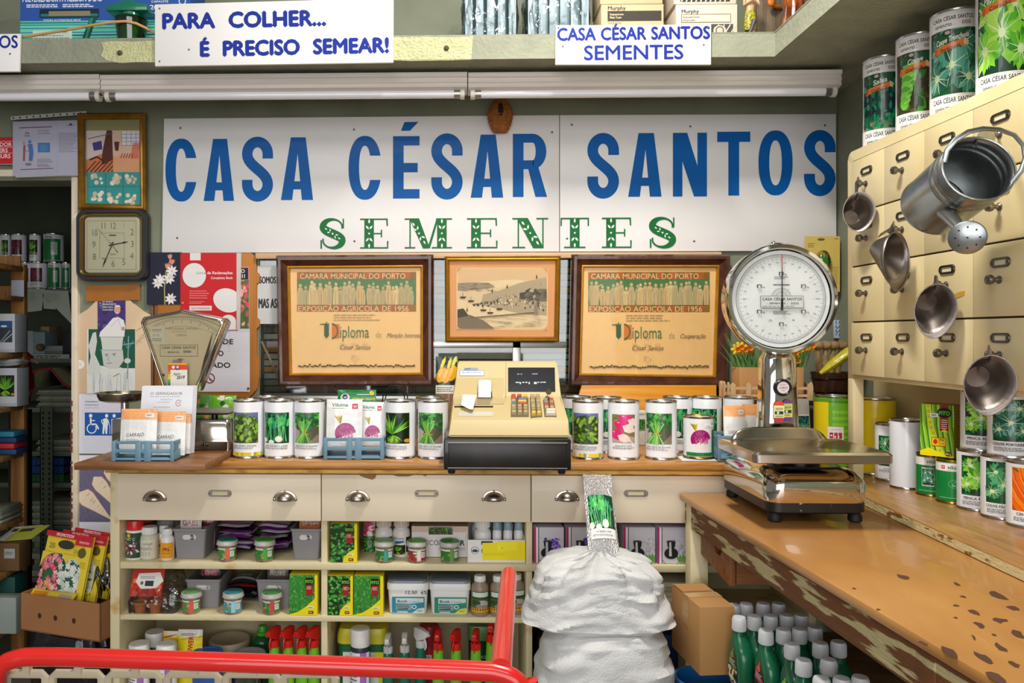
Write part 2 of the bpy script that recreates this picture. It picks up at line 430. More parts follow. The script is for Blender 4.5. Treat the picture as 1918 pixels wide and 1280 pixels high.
g.build('glazing_bar',ALU,win)
g = G(); a,b = P(610,705,DW),P(668,775,DW); g.tube([a,b],.014,6,flat=.3); a,b = P(490,640,DW),P(532,730,DW); g.tube([a,b],.012,6,flat=.3)
g.build('brace',M('brace_wood','9a7f66',.5),win)
# ================================================================== back counter
ZT = 1.006; D0 = 2.20; DF = 2.24; XL0,XR0 = P(206,900,DF).x,1.02
OAK = Mwood('counter_oak','c98f4c','9c6428',0.32,5.0,(1.2,16,16),0.08,0.2)
MOULD = M('counter_moulding','d2a24e',0.5,vs=14,col2='a9702c',thr=(.35,.5),bump=.2,bs=30,stretch=(1,4,4))
wt = thing('worktop','long oak counter top along the back wall under the framed diplomas','counter top',(0,2.4,ZT - .03))
g = G(); zm = P(600,880.5,D0).z; g.box(XL0 - .002,1.03,D0,DW,zm,ZT,bev=.006,seg=3); g.build('board',OAK,wt)
g = G(); zb = P(600,888,D0 + .004).z; g.box(XL0,1.03,D0 + .004,D0 + .06,zb,zm,bev=.003); g.build('moulding',MOULD,wt)
cu = thing('counter_unit','cream painted counter unit with drawers over open shelves','shop counter',(0,2.4,0))
ZD1,ZD0 = zb - .003,P(600,975,DF).z; DB = 2.52
g = G()
UPS = [(206,224),(600,612),(986,998)]
for k,(xa,xb) in enumerate(UPS):
 xa,xb = P(xa,1060,DF).x,P(xb,1060,DF).x
 g.box(xa,xb,DF + (0 if k == 0 else .012),DB,.06,ZD1 if k == 0 else ZD0 - .002,bev=.0025)
g.box(XR0 - .02,XR0,DF + .01,DB,.06,ZD0,bev=.002)
g.box(XL0,XR0,DF + .01,DB,ZD1 - .004,zb,bev=.001); g.build('upright',WORN,cu)
ZS = [P(610,1056.5,DF).z,P(610,1156,DF).z,0.285]
for k,z in enumerate(ZS):
 g = G(); g.box(P(223,1060,DF).x,XR0 - .02,DF + .006,DB,z - .020 if k == 0 else z - .016,z,bev=.002); g.build('shelf',WORN,cu)
g = G(); g.box(XL0,XR0,DB,DB + .015,.06,ZD1,bev=.001); g.build('back_panel',M('unit_back','b9ab86',.6,var=.08),cu)
DRW = M('drawer_cream','efdfc4',0.42,var=.02,vs=5,bump=.03,bs=30,coat=.15)
NICKEL = M('worn_nickel','b4aaa0',0.28,1.0,var=.12,vs=30)
CARD = M('label_card','e9dcb8',.7,var=.05)
def cup_handle(c,parent):
 g = G(); rx,rz,ry = .033,.026,.023
 # quarter shell: front dome closed at the top, open below
 def f2(u,v):
  a = pi*u; q = pi/2*v
  return Vector((c.x + rx*.82*cos(a)*sin(q + .0001) if v else c.x,c.y - ry*sin(a)*sin(q) - .002,c.z - .012 + rz*.9*cos(q)))
 g.sheet(f2,18,8)
 g.loft([[Vector((c.x + r*cos(pi*i/18),c.y - y,c.z - .012 + r*.80*sin(pi*i/18))) for i in range(19)] for r,y in ((.026,.001),(.028,.0045),(.0335,.0035),(.034,0))],False,False,closed=False)
 for sx in (-1,1): g.ball((c.x + sx*.030,c.y - .003,c.z - .010),.0042,.003,.0042)
 g.ball((c.x,c.y - .003,c.z + .013),.003,.002,.003)
 return g.build('cup_handle',NICKEL,parent,solid=.0012)
def stadium(c,u,v,n,L,H,t,hole=None):
 """flat plate with round ends, optionally pierced"""
 g = G(); N_ = 8
 def ringpts(l,h,off):
  out = []
  for sgn in (1,-1):
   for i in range(N_ + 1):
    a = -pi/2 + pi*i/N_ + (0 if sgn > 0 else pi)
    out.append(c + u*(sgn*(l/2 - h/2) + h/2*cos(a)) + v*(h/2*sin(a)) + n*off)
  return out
 return g,ringpts
def label_holder(c,u,v,n,L,H,parent,mat=None,card=True):
 g,rp = stadium(c,u,v,n,L,H,.003)
 def rect(l,h,off):
  out = []
  for sgn in (1,-1):
   for i in range(9):
    t = -1 + 2*i/8; out.append(c + u*(sgn*l/2) + v*(sgn*t*h/2) + n*off)
  return out
 g.loft([rp(L,H,0),rp(L,H,.002),rp(L*.97,H*.9,.0035),rect(L*.66,H*.56,.0035),rect(L*.64,H*.5,.0008)],False,False)
 for s_ in (-1,1): g.ball(c + u*(s_*L*.42) + n*.0034,.0022,.0022,.0022,8,4)
 o = g.build('label_holder',mat or NICKEL,parent)
 if card:
  k = G(); k.poly([c + u*(L*.33*a) + v*(H*.3*b) + n*.0009 for a,b in ((-1,-1),(1,-1),(1,1),(-1,1))]); k.build('card',CARD,o)
 return o
ex,ey,ez = Vector((1,0,0)),Vector((0,1,0)),Vector((0,0,1))
DXS = [(222,603,[290,534],412),(603,994,[670,925],799),(994,1386,[1062],1191)]
for xa,xb,hs,lb in DXS:
 x0,x1 = P(xa,930,DF).x + .0012,P(xb,930,DF).x - .0012
 g = G(); g.box(x0,x1,DF - .012,DF + .012,ZD0,ZD1 - .003,bev=.002); g.box(x0 + .015,x1 - .015,DF + .012,DB - .02,ZD0 + .006,ZD1 - .02)
 dr = g.build('drawer',DRW,cu)
 for h in hs: cup_handle(P(h,929,DF - .012),dr)
 label_holder(P(lb,924.5,DF - .012),ex,ez,-ey,.068,.019,dr)
# chips where the paint is gone from the drawer edges
g = G()
for q in ([(672,890),(705,890),(703,896),(697,899),(690,897),(680,894)],[(735,890),(775,890),(765,893),(745,893)],[(790,890),(800,890),(797,893)]):
 g.prism([P(x,y,DF - .0122) for x,y in q],(0,-.0004,0))
g.build('paint_chip',M('bare_wood_chip','a87c54',.8),cu)
# loose plank that overhangs the counter on the left
PLANK = Mwood('plank_walnut','9a6a3e','6e4526',0.4,4.0,(1.0,14,14),.1,.1)
a,b = PZ(138,868,ZT + .019),PZ(384,869,ZT + .019); y0 = a.y
g = G(); g.prism([(a.x,y0,ZT + .001),(b.x,y0,ZT + .001),(b.x + .005,DW - .12,ZT + .001),(a.x + .02,DW - .12,ZT + .001)],(0,0,.018),bev=.002)
tag(g.build('plank',PLANK),'dark wooden plank overhanging the left end of the counter under the old fan scale','board'); ZP = ZT + .0195
# ================================================================== right counter
ZW = 0.9215
TOP2 = M('side_counter_varnish','c08a4a',0.36,vs=3.2,col2='ab763c',bump=.05,bs=20,coat=.25,stretch=(2,1,1))
A = PZ(1272,924,ZW); B = PZ(1600,1119,ZW); dirn = (B - A)/(B.y - A.y)
Nn = A + dirn*(0.62 - A.y)
sc_ = thing('side_counter','worn ochre counter with peeling apron and open shelf, on the right','shop counter',(1.0,1.5,0))
g = G(); g.prism([(A.x,A.y,ZW - .019),(Nn.x,Nn.y,ZW - .019),(1.34,Nn.y,ZW - .019),(1.34,A.y,ZW - .019)],(0,0,.019),bev=.005); g.build('top',TOP2,sc_)
PEEL = M('peeling_apron','cdbf8c',0.7,vs=7,col2='7a4a26',thr=(.53,.58),bump=.5,bs=40,stretch=(6,1,9))
off = Vector((.012,0,0)); g = G(); p0,p1 = A + off + Vector((0,-.012,0)),Nn + off
g.prism([p0 + ez*(-.019),p1 + ez*(-.019),p1 + ez*(-.095),p0 + ez*(-.085)],(.022,.003,0),bev=.002); g.build('apron',PEEL,sc_)
for yy in (A.y - .012,1.2):
 q = A + dirn*(yy - A.y); g = G(); g.box(q.x + .012,q.x + .06,yy - .05,yy - .002,0,ZW - .02,bev=.003); g.build('leg',WORN if yy > 2 else PEEL,sc_)
ZSH = 0.556
q0,q1 = A + dirn*-.04,Nn; g = G(); g.prism([(q0.x + .03,q0.y,ZSH - .03),(q1.x + .03,q1.y,ZSH - .03),(1.33,q1.y,ZSH - .03),(1.33,q0.y,ZSH - .03)],(0,0,.03),bev=.003)
g.build('shelf',Mwood('raw_shelf_wood','a98c62','7a5c3a',.7,5,(1,3,10)),sc_)
g = G(); g.box(1.31,1.335,Nn.y,A.y,0,ZW - .02); g.build('back_panel',M('dark_panel','3a2e24',.7),sc_)
WOODR = Mwood('drawer_reddish','9a6238','74441f',.5,6,(1,8,8))
g = G(); q = A + dirn*(2.03 - A.y); za = ZW - .095
g.prism([(q.x + .030,2.14,za),(q.x + .030,2.14,za - .055),(q.x + .034,1.93,za - .075),(q.x + .034,1.93,za - .004),(q.x + .034,1.985,za - .004),(q.x + .034,2.0,za - .022),(q.x + .034,2.03,za - .022),(q.x + .034,2.05,za - .002)],(.014,0,0),bev=.001)
g.box(q.x + .05,q.x + .32,1.93,1.945,za - .07,za - .004); g.box(q.x + .05,q.x + .32,2.125,2.14,za - .07,za - .004); g.build('drawer',WOODR,sc_)
# scratches worn through the varnish
rs = random.Random(5)
for (x,y,l,a_) in [(1692,1081,24,.3),(1645,1142,9,.1),(1804,1118,14,.1),(1791,1135,12,.2),(1826,1147,26,.35),(1835,1172,30,.5),(1824,1195,16,.9),(1872,1213,34,.5),(1840,1232,40,.5),(1872,1163,30,.1),(1905,1189,40,.4),(1862,1190,12,.2),(1790,1158,10,.3),(1897,1140,26,.3),(1868,1115,40,.4),(1862,1268,50,.55),(1780,1222,40,.5),(1730,1206,20,.4),(1600,1103,8,.3),(1793,1095,14,.4),(1900,1245,26,.4)]:
 n = 9; pts = []
 for i in range(n):
  t = 2*pi*i/n; r = rs.uniform(.5,1.1); u,v = cos(t)*l*.55*r,sin(t)*l*.17*r
  pts.append(PZ(x + u*cos(a_) - v*sin(a_),y + u*sin(a_) + v*cos(a_),ZW + .0003))
 g = G(); g.prism(pts,(0,0,.0003)); g.build('wear_mark',M('worn_through','5b3a26',.7),sc_,smooth=0)
# raised plank below the drawer cabinet
ZPL = 0.945
PLK2 = Mwood('side_plank','b88a52','95683a',.34,3.5,(12,1.2,12),.06,.2)
e0,e1 = PZ(1637,939,ZPL),PZ(1918,1066,ZPL); dr_ = (e1 - e0)/(e1.y - e0.y); f0,f1 = e0 + dr_*(2.72 - e0.y),e0 + dr_*(.75 - e0.y)
sp = thing('side_shelf_plank','long plank with chipped cream edge under the wall of drawers, tins standing on it','shelf board',(1.2,1.8,ZW))
g = G(); g.prism([(f0.x,f0.y,ZW + .001),(f1.x,f1.y,ZW + .001),(XR - .003,f1.y,ZW + .001),(XR - .003,f0.y,ZW + .001)],(0,0,ZPL - ZW - .001),bev=.002); g.build('board',PLK2,sp)
EDGE = M('chipped_edge','d3c695',.6,vs=12,col2='8a5a2c',thr=(.42,.46),bump=.3,bs=40,stretch=(1,1.5,4))
g = G(); g.prism([(f0.x - .0015,f0.y,ZW + .002),(f1.x - .0015,f1.y,ZW + .002),(f1.x - .0015,f1.y,ZPL - .004),(f0.x - .0015,f0.y,ZPL - .004)],(.0012,0,0)); g.build('edge_paint',EDGE,sp)
# ================================================================== lettering drawn by hand for the big sign
def stroke(a,pts,ws,c):
 n = len(pts); L = []
 for i,(x,y) in enumerate(pts):
  q,p = pts[min(i + 1,n - 1)],pts[max(i - 1,0)]; dx,dy = q[0] - p[0],q[1] - p[1]; l = hypot(dx,dy) or 1
  w_ = ws[i] if isinstance(ws,list) else ws; L.append(((x - dy/l*w_/2,y + dx/l*w_/2),(x + dy/l*w_/2,y - dx/l*w_/2)))
 a.eps()
 for p,q in zip(L,L[1:]): a.raw([p[0],q[0],q[1],p[1]],c)
def bez(p0,p1,p2,p3,n=12): return [tuple((1 - t)**3*p0[k] + 3*(1 - t)**2*t*p1[k] + 3*(1 - t)*t*t*p2[k] + t**3*p3[k] for k in (0,1)) for t in (i/n for i in range(n + 1))]
def spath(x0,x1,y0,y1,t,th):
 H = y1 - y0; cx = (x0 + x1)/2; a = (x1 - x0 - t)/2; b = .265*H - th/2; yT,yB = y0 + .265*H,y1 - .265*H
 arc = lambda cy,A,B: [(cx + a*cos(radians(A + (B - A)*i/16)),cy + b*sin(radians(A + (B - A)*i/16))) for i in range(17)]
 return [(cx + a,y0 + .335*H)] + arc(yT,0,-180) + bez((cx - a,yT),(cx - a,yT + .2*H),(cx + a,yB - .2*H),(cx + a,yB))[1:-1] + arc(yB,0,180) + [(cx - a,y1 - .335*H)]
def big(a,ch,x0,x1,y0,y1,t,c,bg):
 w,H,cx,cy = x1 - x0,y1 - y0,(x0 + x1)/2,(y0 + y1)/2; a.up(.3)
 P_ = lambda *q: a.poly([(x0 + u*w,y0 + v*H) for u,v in q],c)
 if ch in 'CO':
  n = 48; se = lambda r,s,q: (cx + r*copysign(abs(cos(q))**.88,cos(q)),cy + s*copysign(abs(sin(q))**.88,sin(q)))
  for i in range(n):
   q0,q1 = 2*pi*i/n,2*pi*(i + 1)/n; R0,R1 = (w/2,H/2),(w/2 - t,H/2 - t*.92)
   seg = [se(*R1,q0),se(*R0,q0),se(*R0,q1),se(*R1,q1)]
   if ch == 'C' and (cos(q0) + cos(q1)) > 0:
    for lo,hi in ((y0,cy - .19*H),(cy + .19*H,y1)):
     p = clip(seg,x0,lo,x1,hi)
     if len(p) > 2: a.raw(p,c)
   else: a.raw(seg,c)
 elif ch == 'S': stroke(a,spath(x0,x1,y0,y1,t,t*.92),t,c)
 elif ch == 'A':
  P_((0,1),(.31,0),(.77,0),(.52,.26),(.35,1)); P_((.31,0),(.77,0),(1,1),(.65,1),(.52,.26)); P_((.3,.70),(.7,.70),(.73,.83),(.27,.83))
 elif ch == 'E':
  s_ = t/w; P_((0,0),(s_,0),(s_,1),(0,1)); P_((s_,0),(1,0),(1,.15),(s_,.15)); P_((s_,.43),(.93,.43),(.93,.58),(s_,.58)); P_((s_,.85),(1,.85),(1,1),(s_,1))
 elif ch == 'R':
  s_ = t/w; P_((0,0),(s_,0),(s_,1),(0,1)); P_((s_*.9,0),(.6,0),(.6,.14),(s_*.9,.14)); P_((s_*.9,.42),(.6,.42),(.6,.56),(s_*.9,.56))
  n = 14; E = lambda r,s,q: (x0 + (.58 + r*cos(q))*w,y0 + (.28 + s*sin(q))*H)
  for i in range(n):
   q0,q1 = -pi/2 + pi*i/n,-pi/2 + pi*(i + 1)/n; a.raw([E(.40 - s_,.14,q0),E(.40,.28,q0),E(.40,.28,q1),E(.40 - s_,.14,q1)],c)
  P_((.42,.5),(.73,.5),(1,1),(.66,1))
 elif ch == 'N': s_ = t/w*.88; P_((0,0),(s_,0),(s_,1),(0,1)); P_((1 - s_,0),(1,0),(1,1),(1 - s_,1)); P_((0,0),(.42,0),(1,1),(.62,1))
 elif ch == 'T': s_ = t/w/2; P_((0,0),(1,0),(1,.16),(0,.16)); P_((.5 - s_,.1),(.5 + s_,.1),(.5 + s_,1),(.5 - s_,1))
def sprig(a,x,y,L,ang,c):
 """white leaf ornament inside a letter stem"""
 a.up(.3); ca,sa = cos(ang),sin(ang)
 T = lambda u,v: (x + u*ca - v*sa,y + u*sa + v*ca)
 a.poly([T(0,-2.1),T(2.1,0),T(0,2.1),T(-2.1,0)],c)
 for s_ in (-1,1):
  for u,v,r in ((.30,3.0,.7),(.30,-3.0,-.7),(.50,0,0)):
   p = T(s_*L*(u - .14),v*.25); a.leaf(p[0],p[1],L*.17,L*.075,ang + (0 if s_ > 0 else pi) + r*s_*(1 if s_ > 0 else 1),c)
def fancy(a,ch,x0,x1,y0,y1,c,bg):
 w,H,cx = x1 - x0,y1 - y0,(x0 + x1)/2; a.up(.3); h = 2.6; r = lambda X0,Y0,X1,Y1: a.poly([(X0,Y0),(X1,Y0),(X1,Y1),(X0,Y1)],c); ym = (y0 + y1)/2
 if ch == 'E':
  r(x0,y0,x1 - 1,y0 + h); r(x0,y1 - h,x1,y1); r(x0 + 8,y0,x0 + 26,y1); r(x0 + 26,ym - 1.2,x1 - 12,ym + 1.2); r(x1 - 14,ym - 7,x1 - 11.5,ym + 7)
  a.poly([(x1 - 4,y0),(x1 - 1,y0),(x1 - .5,y0 + 14),(x1 - 3,y0 + 14)],c); a.poly([(x1 - 2,y1),(x1,y1),(x1 + .5,y1 - 14),(x1 - 2.5,y1 - 14)],c); sprig(a,x0 + 17,ym,H*.92,pi/2,bg)
 elif ch == 'S':
  p = spath(x0,x1,y0,y1,12,3); n = len(p); ws = [3 + 13.5*max(0,sin(pi*min(1,max(0,(i/(n - 1) - .12)/.76))))**1.6 for i in range(n)]
  stroke(a,p,ws,c); r(x1 - 5,y0,x1 - 2.5,y0 + 18); r(x0 + 1,y1 - 16,x0 + 4,y1); sprig(a,cx,ym,H*.62,.62,bg)
 elif ch == 'M':
  r(x0,y0,x0 + 18,y0 + h); r(x0,y1 - h,x0 + 20,y1); r(x0 + 9,y0,x0 + 11.5,y1); a.poly([(x0 + 9,y0),(x0 + 27,y0),(cx + 3,y1),(cx - 10,y1)],c)
  a.poly([(cx + 3,y1),(cx - 1,y1 - 2),(x1 - 29,y0),(x1 - 25,y0)],c); r(x1 - 28,y0,x1 - 10,y1); r(x1 - 30,y0,x1,y0 + h); r(x1 - 38,y1 - h,x1,y1)
  sprig(a,x1 - 19,ym,H*.92,pi/2,bg); sprig(a,x0 + 27,ym,H*.8,1.02,bg)
 elif ch == 'N':
  r(x0,y0,x0 + 22,y0 + h); r(x0,y1 - h,x0 + 24,y1); r(x0 + 10,y0,x0 + 12.5,y1); a.poly([(x0 + 8,y0),(x0 + 29,y0),(x1 - 8,y1),(x1 - 28,y1)],c); r(x1 - 11,y0,x1 - 8.5,y1); r(x1 - 22,y0,x1,y0 + h); sprig(a,cx,ym,H*.92,.93,bg)
 elif ch == 'T':
  r(x0,y0,x1,y0 + h); r(x0,y0,x0 + 2.5,y0 + 15); r(x1 - 2.5,y0,x1,y0 + 15); r(cx - 9,y0,cx + 9,y1); r(cx - 20,y1 - h,cx + 20,y1); sprig(a,cx,ym,H*.92,pi/2,bg)
BLUE,SGREEN,BOARD = '0b5ca8','1c6a35','e9e7e6'
ENAMEL = M('sign_board','e9e7e6',.4,var=.02,vs=3,coat=.08)
def screws(parent,pts,d,r=.004):
 for x,y in pts:
  g = G(); g.lathe([(r,0),(r,.0008),(r*.6,.0018),(.0001,.002)],P(x,y,d),(0,-1,0),10)
  g.build('screw',M('screw_head','7d7468',.5,.8),parent)
def slab(name,px,d,t,mat,parent,bev=.0015):
 """board from a four-sided photo outline at depth d (front face), thickness t"""
 g = G(); g.prism([P(x,y,d) for x,y in px],(0,t,0),bev); return g.build(name,mat,parent)
ds = DW - .014
sg = thing('shop_sign','long white shop sign with big blue and green lettering above the counter','sign',P(935,472,DW))
pa = slab('panel',[(307,222),(1047.5,215.5),(1047.5,471.5),(303,474)],ds,.012,ENAMEL,sg)
pb = slab('panel',[(1048.7,215.5),(1566,213.5),(1567,470),(1048.7,471.5)],ds,.012,ENAMEL,sg)
a = Art(303,213,1568,474)
for ch,x0,x1,y0,y1 in [('C',310,370.5,260,378),('A',383,441,261,377),('S',456,515,258,378),('A',530,591,259,376),('C',658,720,257,376),('E',742,792,258,374),('S',814,873,254,375.5),('A',888,949,256,373),('R',967,1031,255,372),('S',1106,1165,255,375),('A',1182,1244,255,372.5),('N',1265,1328,255,372.5),('T',1347,1408,253.5,371),('O',1423,1486,251.5,371),('S',1507,1565,252,372)]:
 big(a,ch,x0,x1,y0,y1,20,BLUE,BOARD)
a.poly([(757,248),(763.5,232),(790,231.5),(774,248)],BLUE)
for ch,x0,x1 in [('S',604,652),('E',680,733),('M',764,853),('E',881,938),('N',966,1033),('T',1056,1109),('E',1133,1188),('S',1221,1270)]:
 fancy(a,ch,x0,x1,411,467,SGREEN,BOARD)
a.build('lettering',facing(*a.b,ds),Mprint('sign_vinyl',.4,.03,.03,0,.12),sg)
screws(sg,[(338,240),(663,243),(332,446),(1034,248),(1071,234),(1293,237),(1545,235),(1300,452),(1062,447),(664,452)],ds)
def small_sign(name,label,px,d,texts,sc,ang=0):
 t = thing(name,label,'sign',P((px[0][0] + px[2][0])/2,px[2][1],d)); slab('board',px,d - .012,.010,ENAMEL,t)
 xs,ys = [q[0] for q in px],[q[1] for q in px]; a = Art(min(xs),min(ys),max(xs),max(ys))
 for s_,x,y,h,w_,b in texts: a.text(s_,x,y,h,'20328f','l',b,w_,0,ang)
 a.build('lettering',facing(*a.b,d - .012),Mprint('sign_paint',.5,0,.03,0,.12),t); screws(t,sc,d - .012,.003); return t
small_sign('proverb_sign','white board with two lines of blue lettering on the loft edge, above the fluorescent lamp',[(290,8),(737,-4),(737,117),(290,124)],DL,[('PARA  COLHER...',303,54,29,309,0.03),('É  PRECISO  SEMEAR!',374,106,28,356,0.03)],[(299,16),(354,93),(299,115),(690,88)],-.013)
small_sign('name_sign','small white board with two lines of blue capitals on the loft edge before the cartons',[(1041,47),(1332,46),(1332,121),(1040,121)],DL,[('CASA CÉSAR SANTOS',1043,76,24,287,0.022),('SEMENTES',1093,113,28,188,0.012)],[(1054,87),(1318,84),(1046,52),(1326,51)],-.004)
small_sign('cropped_name_sign','white board with blue capitals on the loft edge, cut off beside the sprayer carton',[(-250,66),(38,63),(36,134),(-250,136)],DL,[('CASA CÉSAR SANTOS',-246,93,24,280,0.012)],[(19,101)],-.004)
# ================================================================== fluorescent fittings under the loft
LAMPW = M('lamp_enamel','dcd5cd',.3,var=.03,stretch=(1,6,6)); TUBE = M('lamp_tube','e6e6ea',.18,var=.02,coat=.5); SOCK = M('lamp_socket','d8d4ca',.4); CAPM = M('tube_cap','a9a59c',.3,.9)
for x0,x1,yl,yr,lb in [(-330,185.5,142,140,'left end fluorescent fitting, over the doorway, cut by the picture edge'),(187,875,140,135,'fluorescent fitting in the middle of the row of three, above the sign'),(877,1578,134,132,'fluorescent fitting nearest the wall of drawers, over the sign')]:
 t = thing('fluorescent_fitting',lb,'lamp',P((x0 + x1)/2,yr,2.56),group='unlit fluorescent fittings under the loft')
 d = 2.53; A_,B_ = P(x0,yl,d),P(x1,yr,d); zt = min(ZC0 - .001,(A_.z + B_.z)/2); hh = .052; g = G()
 prof = [(.0,0),(.0,-.012),(.008,-.016),(.003,-.03),(.009,-.034),(.004,-.046),(.020,-hh),(.075,-hh),(.09,-.03),(.09,0)]
 g.loft([[Vector((x,d + u,zt + v)) for u,v in prof] for x in (A_.x,B_.x)]); g.build('housing',LAMPW,t)
 zl = P((x0 + x1)/2,(yl + yr)/2 + 41.5,d + .03).z; yy = d + .03; g = G(); g.cyl((A_.x + .035,yy,zl),(B_.x - .035,yy,zl),.0132,seg=14); g.build('tube',TUBE,t)
 for xx,sg_ in ((A_.x,1),(B_.x,-1)):
  g = G(); g.cyl((xx + sg_*.022,yy,zl),(xx + sg_*.042,yy,zl),.0139,seg=14); g.build('tube_cap',CAPM,t)
  g = G(); g.box(xx + sg_*.008,xx + sg_*.022,yy - .012,yy + .012,zl,zt - hh + .001,bev=.003); g.cyl((xx + sg_*.008,yy,zl),(xx + sg_*.022,yy,zl),.017,seg=14); g.build('socket',SOCK,t)
# ================================================================== framed pictures
def grain(name,c1,c2): return Mwood(name,c1,c2,.3,6.0,(1,1,1),.15,.4,9)
WOODF = grain('frame_walnut','5a3222','38190f'); GOLD = M('frame_gilt','b98a2e',.35,.7,var=.1,vs=30); LIP = M('frame_lip_gilt','c98f2a',.45,.3,var=.12,vs=25)
PGLASS = Mclear('picture_glass','fdfcf9',.16,.03,.003)
def quad_in(px,w_):
 cx,cy = sum(p[0] for p in px)/4,sum(p[1] for p in px)/4; return [(x + (w_ if x < cx else -w_),y + (w_ if y < cy else -w_)) for x,y in px]
def frame_ring(name,px,d,prof,mat,parent):
 """mitred moulding: prof = [(inset px, height towards the room)]"""
 g = G(); rings = [[P(x,y,d) + Vector((0,-h,0)) for x,y in quad_in(px,w_)] for w_,h in prof]; g.loft(rings,False,False); return g.build(name,mat,parent,smooth=30)
def picture(name,label,px,prof,mat,lip,art,d=DW - .022):
 t = thing(name,label,'framed picture',P(sum(p[0] for p in px)/4,max(p[1] for p in px),d)); frame_ring('frame',px,d,prof,mat,t)
 iw = prof[-1][0]
 if lip: frame_ring('slip',quad_in(px,iw - .5),d,[(0,.014),(0,.018),(2.5,.020),(4.5,.012),(4.5,.004)],LIP,t); iw += 4
 q = quad_in(px,iw - .5); g = G(); g.prism([P(x,y,d - .004) for x,y in q],(0,.004,0)); g.build('backing',M('picture_backing','d8b88c',.7),t)
 art.build('print',facing(*art.b,d - .0045),PAPER,t)
 g = G(); g.prism([P(x,y,d - .0085) for x,y in q],(0,.0015,0)); g.build('glass',PGLASS,t); return t
def diploma(x0,y0,x1,y1,script,dx,seed):
 r = random.Random(seed); a = Art(x0,y0,x1,y1); W,H = x1 - x0,y1 - y0; X = lambda u: x0 + u*W; Y = lambda v: y0 + v*H
 a.rect(x0,y0,x1,y1,'f3cb8c'); a.rect(X(.05),Y(.045),X(.95),Y(.11),'8a6426'); a.rect(X(.05),Y(.11),X(.95),Y(.36),'4f7d4e'); a.rect(X(.05),Y(.35),X(.95),Y(.415),'96702c')
 for v0,v1 in ((.045,.11),(.35,.415)):
  for i in range(9): u = .05 + .1*i; a.poly([(X(u),Y(v0)),(X(u + .06),Y(v0)),(X(u + .05),Y(v1)),(X(u - .0),Y(v1))],'b0662e')
 a.text('CAMARA MUNICIPAL DO PORTO',X(.07),Y(.108),H*.052,'ecd0a0','l',0,W*.80); a.text('EXPOSIÇÃO AGRICOLA DE 1956',X(.055),Y(.410),H*.052,'ecd0a0','l',0,W*.84)
 a.at(X(.05),Y(.11),X(.95),Y(.35)); a.up()
 for i in range(24):
  u = .07 + .87*(i + r.random()*.6)/24; hd = r.uniform(.14,.2); c = r.choice(['e0c491','d2b583','c9b389','b9ab80']); sc = r.uniform(.85,1.1)
  a.ell(X(u),Y(hd),W*.011*sc,H*.017*sc,c); b = Y(.36); k = W*.022*sc
  a.poly([(X(u) - k*.7,Y(hd + .02)),(X(u) + k*.7,Y(hd + .02)),(X(u) + k*1.1,Y(hd + .09)),(X(u) + k*r.uniform(.6,1.3),b),(X(u) - k*r.uniform(.6,1.3),b),(X(u) - k*1.1,Y(hd + .09))],c)
  for j in range(4): xx = X(u) + k*(-.6 + .4*j); a.line([(xx,Y(hd + .05)),(xx + r.uniform(-3,3),b)],.5,'8d8259')
  a.line([(X(u),Y(hd + .04)),(X(u) + r.choice((-1,1))*k*1.8,Y(hd + r.uniform(0,.12)))],k*.35,c)
 a.at(); a.greek(X(.33),Y(.44),X(.68),3,H*.009,'b59a70',2.6,r)
 x,y = X(.26),Y(.655); a.rect(X(.315),Y(.53),X(.372),Y(.66),'d97a3c')
 a.ring(X(.315),Y(.595),W*.038,W*.048,'4c6a48',-90,90,16,1.25)
 for s_ in (-1,1):
  for i in range(6): a.leaf(X(.275),Y(.655 - .02*i),W*.035,W*.014,-pi/2 + s_*.6,'46624a')
 a.line([(X(.275),Y(.66)),(X(.275),Y(.51))],2.2,'3f6a45'); a.line([(X(.225),Y(.53)),(X(.275),Y(.53))],1.6,'3f6a45')
 a.text('iploma',X(.372),Y(.655),H*.115,'5c7a54','l',0,W*.225); a.text('de',X(.645),Y(.655),H*.06,'b9a57a','l',0,W*.045)
 a.text(script,X(.725),Y(.655),H*.045,'6d5a44','l',0,W*dx,0,0,.35); a.text('César Santos',X(.37),Y(.765),H*.045,'544634','l',0,W*.235,0,0,.3)
 for dx_,dy_ in ((0,0),(1,0),(-1,0),(0,1),(0,-1)):
  cxx,cyy = X(.49 + dx_*.085),Y(.74 + dy_*.11)
  for i in range(5): a.ring(cxx + (i % 3 - 1)*5,cyy + (i // 2 - 1)*5,1.7,2.4,'cfae80',n=8)
 a.up()
 for i in range(46): u = .06 + .88*i/46; a.leaf(X(u),Y(.915 + .004*(i % 2)),W*.026,H*.016,r.uniform(-.6,.6),'5d5138')
 a.line([(X(.055),Y(.922)),(X(.945),Y(.922))],.8,'5d5138'); return a
DP = [(0,.002),(0,.022),(4,.034),(9,.034),(16,.020),(19,.016),(20,.004)]
picture('diploma_frame','walnut framed diploma hanging left of the engraving, reflections in its glass',[(520,480),(812,478),(812,722),(524,723)],DP,WOODF,True,diploma(544,501,792,702,'Menção honrosa',.26,3))
picture('diploma_frame','walnut framed diploma hanging between the engraving and the dial scale',[(1069,478),(1364,478),(1358,727),(1064,723)],DP,WOODF,True,diploma(1089,501,1342,704,'Cooperação',.19,4))
a = Art(842,488,1040,632); r = random.Random(9); a.rect(842,488,1040,632,'dd9d60'); a.rect(855,502,1026,618,'ecc79c'); a.rect(857,503,1024,616,'e6cfa6'); a.at(857,503,1024,616); a.up()
a.poly([(857,503),(1024,503),(1024,530),(960,524),(857,531)],'d9b98c'); a.poly([(857,531),(885,529),(915,530),(927,538),(900,546),(857,547)],'9d8e74'); a.poly([(857,545),(930,540),(1000,525),(1024,522),(1024,590),(960,585),(890,570),(857,560)],'dcc39a')
a.poly([(935,545),(975,530),(1024,520),(1024,592),(975,588),(900,572),(905,552)],'b09f80')
